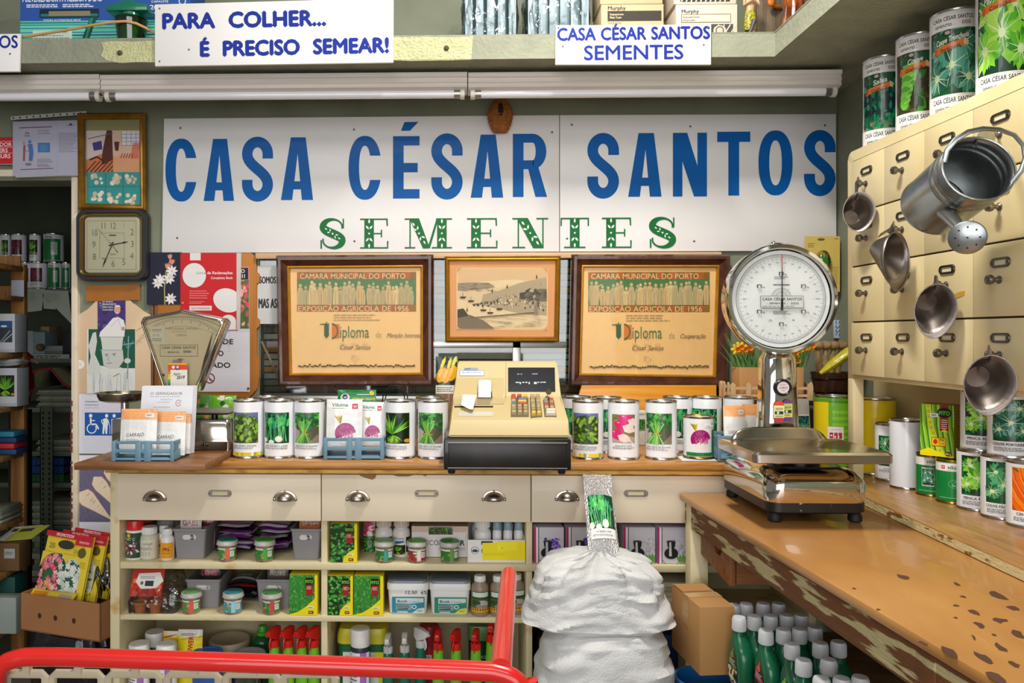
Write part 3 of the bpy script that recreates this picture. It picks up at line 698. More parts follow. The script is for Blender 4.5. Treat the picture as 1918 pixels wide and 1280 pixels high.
for i in range(230):
 u = r.random(); x = 885 + 139*u; y = 570 - 38*u*r.random() + r.uniform(-6,14)*u; s_ = r.uniform(1,3.2); a.poly([(x,y),(x + s_,y),(x + s_,y + s_*1.3),(x,y + s_*1.3)],r.choice(['4d463c','6c6252','e4d2ac','cbb68e','3b362f']))
for i in range(60): x = r.uniform(975,1024); a.ell(x,r.uniform(543,562),r.uniform(2,6),r.uniform(1.5,3),r.choice(['57503f','726752','453f33']))
for i in range(40): x = r.uniform(857,925); y = r.uniform(531,545); a.line([(x,y),(x + r.uniform(4,12),y + r.uniform(-1,2))],.6,'6d6350')
for i in range(60): x = r.uniform(900,1010); y = r.uniform(588,614); a.line([(x,y),(x + r.uniform(5,22),y + r.uniform(0,2))],.5,'a08f72')
a.poly([(857,595),(880,590),(905,600),(926,616),(857,616)],'7a6c5a'); a.poly([(857,580),(868,578),(878,592),(857,596)],'4b443a'); a.line([(880,596),(930,592),(1000,586)],2.2,'6a5f4e'); a.poly([(1000,575),(1006,564),(1008,590),(1000,590)],'8c7d64')
for x,y in ((867,556),(882,563),(905,580),(918,585),(935,578)): a.poly([(x - 6,y),(x + 7,y),(x + 4,y + 3),(x - 4,y + 3)],'3d372f'); a.line([(x,y),(x,y - 7)],.7,'3d372f')
for x,y,h in ((922,548,9),(950,540,8),(1005,522,8),(875,583,8)): a.poly([(x - 1.5,y),(x,y - h),(x + 1.5,y)],'38332c')
a.at()
for x,y,q in ((857,503,0),(1024,503,1),(1024,616,2),(857,616,3)):
 sx,sy = (1,-1)[q in (1,2)],(1,-1)[q > 1]; a.up(.2); a.raw([(x - sx,y - sy),(x + sx*7,y - sy)] + [(x + sx*(7 - 7*sin(t)),y + sy*(7 - 7*cos(t))) for t in (pi/2*i/6 for i in range(7))] + [(x - sx,y + sy*7)],'dd9d60')
picture('engraving_frame','gilt framed engraving of a hillside town by a river, above the cash register',[(833,481),(1049,480),(1046,640),(834,640)],[(0,.002),(0,.018),(2,.024),(4,.020),(6,.022),(9,.014),(9,.004)],GOLD,False,a)
# photo collage frame at the left
a = Art(160,222,266,390); r = random.Random(2); a.rect(160,222,266,390,'8c8a62'); a.rect(161,245,212,323,'cfc4c6'); a.rect(212,245,261,323,'d8b9a8')
a.at(161,245,212,323); a.poly([(161,300),(200,285),(212,290),(212,323),(161,323)],'d07a52')
for i in range(7): a.line([(161 + i*8,323),(180 + i*8,302)],2.2,'5b2a22')
a.poly([(200,245),(210,245),(212,300),(190,310),(192,285)],'5a2c26'); a.line([(168,300),(182,294),(195,303)],3,'43201c'); a.poly([(173,268),(190,264),(192,280),(176,283)],'3f3a8c'); a.line([(165,260),(212,250)],1.5,'5b5a8a')
a.at(212,245,261,323); a.poly([(212,293),(261,290),(261,323),(212,323)],'e2a884'); a.rect(228,247,261,273,'dcdcea')
for i in range(4): a.line([(228 + i*9,247),(228 + i*9,273)],1,'8c8ca8'); a.line([(228,252 + i*7),(261,252 + i*7)],.8,'6a6aa0')
a.poly([(214,266),(224,266),(222,283),(216,283)],'5a2430')
for i in range(6): a.line([(246 + i*2.4,298),(250 + i*2.2,268)],1.4,'d9572f')
for i in range(5): a.line([(226 + i*5,297),(230 + i*5,288)],2,'a8583a')
a.at(); a.rect(163,323,263,390,'3aa0a6'); a.up()
for i in range(3): a.line([(165 + 33*i,323),(165 + 33*i,390)],1.4,'2b7f8a')
a.line([(163,350),(263,350)],1.4,'2b7f8a')
for cx_,cy_ in ((181,335),(214,335),(246,335),(181,370),(214,370),(247,374)):
 for i in range(9): a.ell(cx_ + r.uniform(-11,11),cy_ + r.uniform(-9,9),r.uniform(2.5,4.5),None,r.choice(['f2efe2','e6dfcb','d9c7b4']))
picture('collage_frame','narrow gilt frame of small colour photographs above the wall clock',[(148,214),(274,213),(276,396),(150,393)],[(0,.002),(0,.014),(3,.020),(5,.015),(8,.017),(11,.010),(12,.004)],M('frame_old_gilt','a87a2c',.4,.6,var=.2,vs=20),False,a)
# ================================================================== printed vegetables and tins
GRN = ['2f8a3a','4aa83e','1f6e35','6cbf4a','3b9448','17592c']
def veg(a,kind,x0,y0,x1,y1,seed=1):
 r = random.Random(seed); W,H = x1 - x0,y1 - y0; X = lambda u: x0 + u*W; Y = lambda v: y0 + v*H
 a.at(x0,y0,x1,y1); s_ = min(W,H)
 def leaves(n,cols,u0=0,u1=1,v0=0,v1=1,l=(.12,.3),w=.5,ang=None,sp=6.3,vein=None):
  for i in range(n):
   L = s_*r.uniform(*l); c = r.choice(cols); a.leaf(X(r.uniform(u0,u1)),Y(r.uniform(v0,v1)),L,L*w*r.uniform(.7,1.3),(r.uniform(0,6.28) if ang is None else ang + r.uniform(-sp,sp)),c,vein)
 if kind == 'bush':            # loose leaf clump against a blue sky
  a.rect(x0,y0,x1,y1,'3c4a2c'); a.poly([(x0,y0),(x1,y0),(x1,Y(.3)),(X(.6),Y(.05)),(X(.3),Y(.1)),(x0,Y(.2))],'6a72b0'); leaves(60,['3f5426','55702c','2f4420'],v0=.15); leaves(55,['6f9a34','86b03e','4d7a2c','9cc24c'],v0=.2,ang=-1.57,sp=1.2)
 elif kind == 'turnip_tops':   # white globes under green tops
  a.rect(x0,y0,x1,y1,'123f2c'); leaves(30,['1c8a5c','159a78','2aa35a','0f6f4a'],v1=.45)
  for i in range(26): u = r.uniform(.1,.9); a.line([(X(u + (r.random() - .5)*.1),Y(.95)),(X(u + (r.random() - .5)*.5),Y(r.uniform(0,.3)))],s_*.02,r.choice(['4fc06a','7cd486','2f9a54']))
  leaves(12,['46b85a','6ccf6a'],v0=.2,v1=.5,l=(.2,.35),ang=-1.57,sp=.6)
  for u,v,q in ((.62,.86,.13),(.35,.97,.11),(.08,.9,.10)): a.ell(X(u),Y(v),s_*q,s_*q,'ecead8'); a.ell(X(u - .02),Y(v - .02),s_*q*.7,s_*q*.7,'f7f6ea')
 elif kind == 'bunch':         # tied bunch of greens
  a.rect(x0,y0,x1,y1,'5a5a44'); a.poly([(x0,Y(.45)),(X(.3),Y(.6)),(X(.2),y1),(x0,y1)],'b9b0a4'); a.poly([(X(.6),y1),(X(.95),Y(.7)),(x1,Y(.8)),(x1,y1)],'8f7f70')
  leaves(40,['1e5a30','2b6e38'],v1=.55); leaves(50,GRN,v0=.02,v1=.5,ang=-1.57,sp=1.5)
  for i in range(28): u = r.uniform(-.25,.25); a.line([(X(.45 + u*1.1),Y(.15 + r.random()*.3)),(X(.45 + u*.25),Y(.66)),(X(.35 + u*1.5),y1)],s_*.022,r.choice(['6cc24e','8ad662','4aa23a','a6de7c']))
  a.line([(X(.28),Y(.66)),(X(.62),Y(.70))],s_*.03,'d9a63c'); a.line([(X(.47),Y(.5)),(X(.5),Y(.75))],s_*.025,'c98f3c')
 elif kind == 'blades':        # long thin leaves fanning from a tie
  a.rect(x0,y0,x1,y1,'15240f')
  for i in range(70): q = r.uniform(-2.6,-.5); L = H*r.uniform(.35,.75); a.leaf(X(.35),Y(.7),L,s_*.05,q,r.choice(['58b52c','86d23a','3a8f26','a4dc4a','2d7420']))
  for i in range(40): q = r.uniform(.5,2.6); a.leaf(X(.4),Y(.72),H*r.uniform(.2,.35),s_*.05,q,r.choice(['9ad040','6db22c','c2de60','4b8a20']))
  a.ell(X(.9),Y(.9),s_*.12,s_*.08,'d99a2c')
 elif kind == 'radish':
  a.rect(x0,y0,x1,y1,'8a7a4a'); a.poly([(x0,Y(.6)),(x1,Y(.8)),(x1,y1),(x0,y1)],'b8aa9a'); leaves(14,['6f7a30','a4a84a'],v1=.2)
  for u,v,q in ((.75,.2,.2),(.55,.42,.24),(.35,.75,.22)):
   a.leaf(X(u - .48),Y(v - .16),s_*.95,s_*q*2.3,.42,'e32f7c'); a.leaf(X(u - .08),Y(v - .02),s_*.62,s_*q*1.95,.45,'f3dfd4'); a.ell(X(u - .25),Y(v - .14),s_*.06,s_*.04,'f58cb8',.4)
  a.line([(X(.6),Y(.85)),(X(.92),y1)],s_*.05,'f0d6c8')
 elif kind == 'purple':        # purple topped globe on white
  a.rect(x0,y0,x1,y1,'eeeceb')
  for i in range(7): a.line([(X(.34),Y(.30)),(X(.12 + .045*i),Y(.06 + .02*(i % 3)))],s_*.05,r.choice(['c9a51e','e0bd2a','8f8a24']))
  cx,cy,q = X(.54),Y(.60),min(W,H)*.42; a.ell(cx,cy,q,q*.98,'efe6e2',n=36)
  a.eps(); n = 20; a.raw([(cx + q*cos(t),cy + q*.98*sin(t)) for t in (radians(150 + 205*i/n) for i in range(n + 1))],'a3166c')
  for i in range(60): t = radians(r.uniform(140,340)); b = r.uniform(.0,.35); px_,py_ = cx - q*.55 + q*1.3*r.random(),cy + q*(.05 + b) - .35*q*r.random(); a.line([(px_,py_),(px_ + r.uniform(-2,2),py_ + s_*.07)],s_*.025,r.choice(['c4468e','d98ab4','a3166c']))
  for i in range(10): t = radians(r.uniform(190,300)); a.line([(cx + q*.5*cos(t),cy + q*.5*sin(t)),(cx + q*.85*cos(t),cy + q*.85*sin(t))],s_*.02,'c04a92')
 elif kind in ('cabbage','lettuce','savoy'):
  pal = {'cabbage': ['2f7a4a','3f9a5c','1d5a3c','58b07a'],'lettuce': ['5cb82e','86d43c','3a8f2a','b4e25a'],'savoy': ['2a6e5a','1d5648','3c8a72','5aa890']}[kind]
  a.rect(x0,y0,x1,y1,'143a26'); leaves(26,['14532c','1d6a3a','0f3f2a'],l=(.3,.5),w=.7)
  for u,v,q in ((.3,.25,.3),(.72,.22,.3),(.5,.55,.40),(.2,.72,.28),(.82,.75,.26)):
   c = r.choice(pal)
   for i in range(16):
    t = 6.2832*i/16 + r.random()*.2; a.leaf(X(u),Y(v),s_*q*r.uniform(.85,1.2),s_*q*.55,t,r.choice(pal))
   for i in range(11): t = 6.2832*i/11 + r.random()*.3; a.line([(X(u),Y(v)),(X(u) + s_*q*.9*cos(t),Y(v) + s_*q*.9*sin(t))],s_*.022,r.choice(['e4f0d0','c8e6b0',pal[3]]),s_*.004)
   a.ell(X(u),Y(v),s_*.06,s_*.06,'d8eeb0')
 elif kind == 'kale':
  a.rect(x0,y0,x1,y1,'3a3420'); leaves(30,['4a4428','5a5230','2c3a1c'])
  leaves(16,['2f7a1e','4a9a2a','1f5a18'],u0=.55,u1=1,v0=.4);
  for i in range(9): v = .15 + .085*i; a.ell(X(.42 - .02*i),Y(v),s_*(.22 - .012*i),s_*.11,r.choice(['6cc23a','86d24a','58ae34']),.3); a.line([(X(.42 - .02*i),Y(v)),(X(.42 - .02*i) + s_*.16,Y(v - .04))],s_*.015,'b4e08a')
 elif kind == 'parsley':
  a.rect(x0,y0,x1,y1,'15303a'); a.poly([(x0,Y(.82)),(x1,Y(.78)),(x1,y1),(x0,y1)],'a8785a'); leaves(110,['0f6a48','13805a','0a4a38','1c9a68'],l=(.08,.18),w=.7); leaves(30,['22a070','0c5a40'],v0=.7,l=(.08,.2))
 elif kind == 'carrots':
  a.rect(x0,y0,x1,y1,'c74a0c')
  for i in range(9): u = -.5 + .2*i; a.line([(X(u),Y(-.1)),(X(u + .12),Y(.3)),(X(u + .4),Y(.7)),(X(u + .9),Y(1.15))],s_*.2,['ee6a12','f5801e','e25a0a'][i % 3],s_*.12); a.line([(X(u + .05),Y(-.1)),(X(u + .17),Y(.3)),(X(u + .45),Y(.7))],s_*.02,'ffa04a')
  leaves(4,['3f7a2a'],v1=.05)
 elif kind == 'beans':
  a.rect(x0,y0,x1,y1,'f2e21c');
  for i in range(8): u = -.05 + .15*i; p = [(X(u),Y(0)),(X(u + .02),Y(.4)),(X(u + .10),Y(.75)),(X(u + .16),Y(1))]; a.line(p,s_*.15,'3f7a14'); a.line(p,s_*.11,['6fae1e','86c42a','9ad034'][i % 3]); a.line([(x_ - s_*.02,y_) for x_,y_ in p],s_*.02,'c6e87a')
  p = [(X(.24),Y(0)),(X(.30),Y(.35)),(X(.46),Y(.7)),(X(.70),Y(1))]; a.line(p,s_*.16,'d9e23a')
  for i in range(9): t = i/9; a.ell(X(.245 + .05*t + .38*t*t),Y(.03 + .95*t),s_*.05,s_*.05,'b4cc2a')
  a.poly([(x0,Y(.92)),(X(.25),Y(.84)),(X(.6),Y(.92)),(x1,Y(.98)),(x1,y1),(x0,y1)],'f5e21a')
 elif kind == 'grass':
  a.rect(x0,y0,x1,y1,'358a32')
  for i in range(int(260)): x,y = X(r.random()),Y(r.random()); a.leaf(x,y,s_*r.uniform(.08,.16),s_*.02,-1.57 + r.uniform(-.8,.8),r.choice(['4cab40','68c452','2f842e','2a742a','84d466']))
 elif kind == 'cress':
  a.rect(x0,y0,x1,y1,'173a14')
  for i in range(130): x,y = X(r.random()),Y(r.random()); a.ell(x,y,s_*r.uniform(.045,.085),s_*r.uniform(.035,.06),r.choice(['3c8e32','58ac46','2c7428','72c45a']),r.random()*3,8)
 elif kind == 'onion':
  a.rect(x0,y0,x1,y1,'3a1420')
  for i in range(14): a.ell(X(r.random()),Y(r.random()),s_*r.uniform(.16,.26),None,r.choice(['6a2038','7e2c46','55182c']));
  for i in range(10): a.ell(X(r.random()),Y(r.random()),s_*.05,s_*.03,'a85a74')
 elif kind == 'gladiolus':
  a.rect(x0,y0,x1,y1,'2e6a44')
  for i in range(120):
   u = r.random(); v = r.random(); pk = u < .52; c = r.choice(['f07a94','f59aac','e85a7c','fbd0d0','f0a070']) if pk else r.choice(['f2f2ee','e6ebe4','cfdccd'])
   for k in range(5): a.leaf(X(u),Y(v),s_*.085,s_*.055,k*1.256 + u*9,c)
   a.ell(X(u),Y(v),s_*.014,None,'f5e27a' if pk else 'dce6b4',n=8)
 elif kind == 'tulip':
  a.rect(x0,y0,x1,y1,'4a6a3a'); leaves(24,['e8707c','f08a8e','d9505e','f5a8a4'],l=(.5,.9),w=.55,ang=-1.57,sp=.7); leaves(10,['5a8a3a','3c6a2c'],l=(.4,.8),w=.2)
 elif kind == 'squash':
  a.rect(x0,y0,x1,y1,'26301c'); leaves(14,['3a6a2a','54803a'],l=(.2,.5),w=.2)
  for u,v,q in ((.25,.5,1.95),(.5,.52,1.85),(.75,.45,1.95)): a.leaf(X(u + .2),Y(v - .5),H*.55,s_*.16,q,'e8d23a'); a.ell(X(u),Y(v + .12),s_*.2,H*.27,'f0a818',.35); a.ell(X(u - .06),Y(v + .08),s_*.06,H*.16,'f8c84a',.35)
 a.at()
TINW = M('tin_white','e9ecf2',.25,var=.01,coat=.3); TINM = M('tin_metal','c9c8c4',.22,1.0,var=.06,vs=20); TINGD = M('tin_gold','b99a4e',.25,1.0,var=.05)
def tin(name,label,c,r,z0,h,art=None,a0=220,a1=320,body=TINW,rim=TINM,group=None,cat='tin',wrap=None,ax0=None):
 """tall seed tin: white body, rolled metal rims, sunk lid and a printed label"""
 t = thing(name,label,cat,(c[0],c[1],z0),group=group); x,y = c; o = (x,y,z0)
 g = G(); g.lathe([(r*.985,.004),(r,.007),(r,h - .007),(r*.985,h - .004)],o,seg=40); g.build('body',body,t)
 g = G(); g.lathe([(r*.9,h - .0045),(r*.93,h - .005),(r*.955,h),(r*1.02,h),(r*1.025,h - .003),(r*.99,h - .006)],o,seg=40,cap1=False); g.ball((x,y - r*.45,z0 + h - .0035),r*.22,r*.16,.002,12,4); g.build('lid',rim,t)
 g = G(); g.lathe([(r*.99,.006),(r*1.02,.003),(r*1.02,.0005),(r*.95,0)],o,seg=40,cap0=False); g.build('base_rim',rim,t)
 if art: art.build('label',round_tin(c,r + .0003,z0 + .0075,z0 + h - .0075,a0,a1),GLOSS,t,strips=max(10,int((a1 - a0)/4)))
 return t
def tin_label(kind,title,seed,pic=(.04,.18,.86,.76),sub=2,strip=None,bg='f2f3f5',tcol='3a3a3a',wh=(100,180)):
 a = Art(0,0,*wh); W,H = wh; a.rect(0,0,W,H,bg); x0,y0,x1,y1 = pic[0]*W,pic[1]*H,pic[2]*W,pic[3]*H
 veg(a,kind,x0,y0,x1,y1,seed); r = random.Random(seed + 50); a.greek(x0 + W*.3,y1 + H*.022,x0 + W*.6,1,H*.006,'9a9aa0',2,r)
 a.text(title,(x0 + x1)/2,y1 + H*.062,H*.022,tcol,'c',.012,min((x1 - x0)*.86,len(title)*H*.021)); a.greek(x0 + W*.03,y1 + H*.078,x1 - W*.02,sub,H*.010,'7a7a80',2.2,r)
 if strip:
  yy = H*.935; n = 14
  for i in range(n): a.rect(W*i/n,yy,W*(i + 1)/n,H,r.choice(strip))
 return a
# ================================================================== wall of drawers on the right
XC = 1.15; ROWS = [1.859,1.708,1.555,1.397,1.245]; SE = [2.300,2.1275,1.947,1.767,1.590]
YEL = M('drawer_wall_cream','e2d2a6',.42,var=.025,vs=5,bump=.03,bs=25,coat=.15,col2='d8c692'); GAP = M('drawer_gap','3a3020',.8)
dc = thing('drawer_cabinet','cream wall cabinet of small labelled drawers, hung with scoops','drawer cabinet',(1.26,1.9,ZPL))
g = G(); y0,y1 = 1.40,2.334; rr = .022
pts = [(XC,y0,1.235),(XC,y1,1.235)] + [(XC,y1 - rr + rr*cos(t),1.89 - rr + rr*sin(t)) for t in (pi/2*i/6 for i in range(7))] + [(XC,y0,1.89)]
g.prism(pts,(XR - .004 - XC,0,0),bev=.002); g.build('body',YEL,dc)
g = G(); g.box(XC,XC + .03,2.302,2.334,ZPL + .001,1.235,bev=.002); g.build('post',YEL,dc)
g = G(); g.box(XR - .022,XR - .004,1.40,2.56,ZPL + .001,1.234); g.build('back_panel',M('niche_panel','cdb98a',.6,var=.05),dc)
STEEL = M('knob_steel','8f8a82',.28,1.0,var=.15,vs=40); DKST = M('holder_steel','5f5a50',.35,.9,var=.1)
nx = Vector((-1,0,0)); KN = {}
for r_ in range(4):
 for c_ in range(4):
  z1,z0 = ROWS[r_] - .0022,ROWS[r_ + 1] + .0022; ya,yb = SE[c_] - .0010,SE[c_ + 1] + .0010
  g = G(); g.box(XC - .007,XC + .001,yb,ya,z0,z1,bev=.0012); dr = g.build('drawer',YEL,dc); ym = (ya + yb)/2
  zl = ROWS[r_] - .043; label_holder(Vector((XC - .0072,ym,zl)),Vector((0,-1,0)),ez,nx,.058,.021,dr,DKST)
  kz = ROWS[r_] - .079; k = Vector((XC - .0072,ym + .004,kz)); KN[(r_,c_)] = k
  g = G(); g.lathe([(.0085,0),(.0085,.002),(.005,.005),(.0045,.011),(.009,.015),(.0108,.020),(.0095,.0255),(.005,.0285),(.0005,.0292)],k,nx,16); g.build('knob',STEEL,dr)
g = G()
for z in ROWS[1:4]: g.box(XC - .0012,XC,1.59,2.30,z - .0024,z + .0024)
g.box(XC - .0012,XC,1.59,2.30,ROWS[0] - .001,ROWS[0] + .0012); g.build('shadow_gap',GAP,dc)
# bare chip of ochre paint
g = G(); g.prism([PX(x,y,XC - .0075) for x,y in [(1783,553),(1797,547),(1807,545),(1806,553),(1795,558),(1782,561)]],(-.0004,0,0)); g.build('paint_chip',M('ochre_chip','d9a83e',.6),dc)
# ------------------------------------------------------------------ scoops on the knobs
SCM = M('scoop_steel','958b84',.34,.95,var=.15,vs=18)
def scoop(label,m,cl,mw,mh,tilt,lean,knob,point=1.0):
 """m: mouth centre, cl: closed end centre, mouth half sizes"""
 t = thing('scoop',label,'scoop',(m.x,m.y,m.z - mh),group='metal scoops hung on drawer knobs'); n = 28
 vn = (Vector((0,0,EYE)) - m); vn.z = 0; vn.normalize(); e1 = Vector((-vn.y,vn.x,0)); e2 = Vector((0,0,1)); e1 = (e1 + vn*lean).normalized()
 ct,st = cos(tilt),sin(tilt); u,v = e1*ct + e2*st,e2*ct - e1*st
 def mouth(k,off=0):
  out = []
  for i in range(n):
   q = 2*pi*i/n; x,y = cos(q),sin(q); x *= 1 - .22*point*max(0,-y)**1.5
   out.append(m + u*(x*mw*k) + v*(y*mh*k) + vn*(.012*-y*point))
  return out
 ax = (m - cl).normalized(); a_,b_ = axes(ax);
 if a_.dot(u) < 0: a_,b_ = -a_,-b_
 r0 = min(mw,mh)*.52; M1 = mouth(1); C1 = []
 for i in range(n):
  d = M1[i] - m; d = (d - ax*d.dot(ax)).normalized(); C1.append(cl + d*r0)
 g = G(); g.loft([[c + (cl - c)*.98 for c in C1],C1] + [[C1[i] + (M1[i] - C1[i])*k for i in range(n)] for k in (.15,.4,.7,1)],True,False); g.build('bowl',SCM,t,solid=.0012)
 g = G(); g.tube(M1,.0014,6,closed=True); g.build('rolled_rim',SCM,t)
 top = m + v*mh; bk = cl + v*(r0 + .002); k = knob + nx*.016
 g = G(); g.tube([top*.55 + bk*.45 + v*.0,top*.7 + bk*.3 + v*.010,k*.5 + top*.5 + ez*.012 + nx*.01,k + ez*.014 + nx*.004,k*.6 + bk*.4 + ez*.006,bk],.0095,8,flat=.14,up=(m - cl).normalized().cross(ez)); g.build('handle',SCM,t)
def scp(px,py,X,cpx,cpy,back): m = PX(px,py,X); return m,P(cpx,cpy,m.y + back)
m,c = scp(1609,397,1.095,1593,408,.05); scoop('metal scoop hanging highest, at the far end of the drawer wall',m,c,.039,.054,.0,.1,KN[(0,0)],.6)
m,c = scp(1679,490,1.076,1648,462,.05); scoop('dark metal scoop with a long pointed mouth, below and right of the highest scoop',m,c,.050,.072,.0,-1.5,KN[(1,1)],.5)
m,c = scp(1752,583,1.09,1736,566,.05); scoop('grey metal scoop hanging on a drawer just below the watering can rose',m,c,.041,.062,-.1,.1,KN[(2,2)],.8)
m,c = scp(1854,722,1.08,1831,706,.05); scoop('metal scoop hanging lowest, in front of the stacked cabbage tins',m,c,.044,.060,-.12,.1,KN[(3,3)],.9)
# ------------------------------------------------------------------ watering can
ZINC = M('zinc_sheet','a9adad',.3,.95,var=.14,vs=12,bump=.05,bs=60)
mm,bb = P(1833,316,1.535),P(1748,386,1.70); ax = (mm - bb).normalized(); L = (mm - bb).length; R_ = .0655
wc = thing('watering_can','zinc watering can hanging from the upper drawers','watering can',(bb.x,bb.y,bb.z - .06))
g = G(); g.lathe([(.0005,.004),(R_*.97,.004),(R_*1.0,0),(R_*1.015,.003),(R_,.008),(R_,L*.70),(R_*1.02,L*.715),(R_,L*.73),(R_,L*.80),(R_*1.02,L*.815),(R_,L*.83),(R_,L)],bb,ax,40,cap1=False); g.build('body',ZINC,wc,solid=.0012)
ua,va = axes(ax); g = G(); g.tube([mm + (ua*cos(t) + va*sin(t))*R_ for t in (2*pi*i/36 for i in range(36))],.0024,7,closed=True); g.build('rim',ZINC,wc)
s0,s1 = P(1772,398,1.60),P(1806,437,1.475); rd = (P(1813,444,1.44) - P(1806,437,1.475)).normalized(); rd = (rd + (Vector((0,0,EYE)) - s1).normalized()*.9).normalized()
g = G(); g.cyl(s0 - (s1 - s0)*.25,s1,.017,.009,16); g.build('spout',ZINC,wc)
rc = P(1812,445,1.455); g = G(); g.lathe([(.009,-.022),(.029,-.003),(.0305,-.001),(.0305,.001),(.028,.0028),(.0005,.0034)],rc,rd,28); ro = g.build('rose',ZINC,wc)
ru,rv = axes(rd); g = G()
for i in range(9):
 q = 2*pi*i/8; p = rc + rd*.0036 + ((ru*cos(q) + rv*sin(q))*.019 if i < 8 else rd*0); g.lathe([(.0016,-.0008),(.0016,.0001)],p,rd,8)
g.build('holes',M('rose_hole','1d1b18',.8),ro)
hp = [P(x,y,d) for x,y,d in ((1769,304,1.545),(1774,282,1.54),(1790,262,1.535),(1814,247,1.53),(1842,241,1.525),(1872,243,1.52),(1900,253,1.515),(1917,272,1.51),(1921,296,1.51),(1913,320,1.515),(1896,342,1.525))]
g = G(); g.tube(hp,.0052,8,flat=.55,up=ax); g.build('carrying_handle',ZINC,wc)
g = G()
g.tube([P(1828,272,1.56),P(1832,258,1.575),P(1846,251,1.60),P(1862,256,1.64),P(1856,280,1.67)],.010,8,flat=.2,up=(1,-.4,0)); g.build('hanging_strap',ZINC,wc)
# ------------------------------------------------------------------ big tins on top
def shop_band(a,y0,y1,W):
 h = y1 - y0; a.rect(0,y0,W,y1,'eceae8'); a.text('CASA CÉSAR SANTOS',W*.12,y0 + h*.42,h*.26,'26231f','l',.012,W*.62); a.text('SEMENTES -',W*.16,y0 + h*.80,h*.18,'26231f','l',.012,W*.3)
 for i in range(3): a.ring(W*(.58 + .045*i),y0 + h*.68,h*.06,h*.13,'8a867e',n=8)
def big_tin(label,px,X,top,kind,title,sub,seed,pic0=.17,pic1=.80,bg=None):
 p = PX(px,200,X); r = .0545; h = .268; a = Art(0,0,200,220); W = 200; a.rect(0,0,200,220,'e8e8ea'); veg(a,kind,8,220*pic0,160,220*pic1,seed)
 shop_band(a,4,220*pic0,W); shop_band(a,220*pic1,218,W)
 if title:
  y = 220*pic0; a.up(); a.poly([(30,y + 12),(62,y + 4),(128,y + 2),(132,y + 22),(34,y + 28)],'215a34'); a.ell(72,y + 8,16,7,'2c3a30'); a.ell(72,y + 7,8,4,'b9b4a0'); a.text(title,84,y + 26,12,'f3f1e2','c',.012,min(96,10*len(title)),0,-.12,.25)
  a.up(); a.poly([(36,y + 36),(120,y + 24),(122,y + 37),(38,y + 50)],'e0782a'); a.poly([(34,y + 34),(42,y + 40),(38,y + 54),(28,y + 48)],'c45a1c'); a.poly([(118,y + 22),(132,y + 30),(126,y + 40),(116,y + 34)],'f0c9a4'); a.text(sub,80,y + 43,8,'3a2410','c',.012,56,0,-.14)
 return tin('seed_tin',label,(X,p.y),r,1.8905,h,a,168,318,group='big seed tins on top of the drawer wall')
big_tin('big tin with dark parsley picture, at the far end on top of the drawers',1656,1.25,110,'parsley','Salsa','Comum',3)
big_tin('big tin with one long pale green leaf pictured, second along on the drawers',1721,1.25,60,'kale','Couve','Galega',4)
big_tin('big tin with frilled blue green cabbage picture, third along',1789,1.25,8,'savoy','Couve Tronchuda','Portuguesa',5)
big_tin('big tin with white hearted cabbage picture, nearest on top of the drawers',1881,1.25,0,'lettuce','Pão de Açúcar','Coração',6,.05,.82)
# ================================================================== dial scale on the side counter
CHR = M('polished_steel','d6d1c8',.07,1.0,var=.02); BLK = M('black_enamel','1d1a18',.3,var=.2,coat=.3); BLKS = M('black_enamel_chipped','1d1a18',.4,vs=70,col2='b8b4aa',thr=(.30,.33)); RUB = M('black_rubber','141313',.6)
def rrect(cx,cy,hx,hy,r,z,n=6):
 out = []
 for sx,sy,a0 in ((1,1,0),(-1,1,90),(-1,-1,180),(1,-1,270)):
  for i in range(n + 1):
   t = radians(a0 + 90*i/n); out.append(Vector((cx + sx*(hx - r) + r*cos(t),cy + sy*(hy - r) + r*sin(t),z)))
 return out
fy = 1.855; xl,xr = P(1441,950,fy).x,P(1629,950,fy).x; cx,hx = (xl + xr)/2,(xr - xl)/2; by = 2.185; cy,hy = (fy + by)/2,(by - fy)/2
ds_ = thing('dial_scale','polished steel shop scale with big round dial on the side counter','scale',(cx,cy,ZW))
g = G()
for sx in (-1,1):
 for sy in (-1,1): g = G(); g.lathe([(.012,0),(.016,.003),(.016,.014),(.011,.022)],(cx + sx*(hx - .022),cy + sy*(hy - .024),ZW + .0005),seg=14); g.build('foot',RUB,ds_)
zb0 = ZW + .022; g = G(); g.loft([rrect(cx,cy,hx - .006,hy - .006,.03,zb0),rrect(cx,cy,hx,hy,.03,zb0 + .004),rrect(cx,cy,hx,hy,.03,zb0 + .026)]); g.build('base_skirt',BLKS,ds_)
g = G(); z1 = zb0 + .026; rings = [rrect(cx,cy,hx + .001,hy + .001,.034,z1),rrect(cx,cy,hx + .004,hy + .003,.036,z1 + .012),rrect(cx,cy,hx + .004,hy + .003,.038,z1 + .035)]
for i in range(1,9): t = pi/2*i/8; rings.append(rrect(cx,cy,hx + .004 - .042*(1 - cos(t)),hy + .003 - .042*(1 - cos(t)),.038,z1 + .035 + .040*sin(t)))
g.loft(rings,False,True); g.build('body',CHR,ds_)
zt = z1 + .075; g = G(); g.loft([rrect(cx,cy - .03,hx - .034,hy - .06,.04,zt - .002),rrect(cx,cy - .03,hx - .036,hy - .062,.04,zt + .003)]); g.lathe([(.05,zt),(.05,zt + .012),(.03,zt + .018),(.03,zt + .032)],(cx,cy - .05,0)); g.build('top_plate',BLK,ds_)
zp = 1.0966; pf = 1.78; pl,prr = P(1413,847,pf).x,P(1676,853,pf).x; pcx,phx = (pl + prr)/2,(prr - pl)/2; pcy,phy = pf + .125,.125
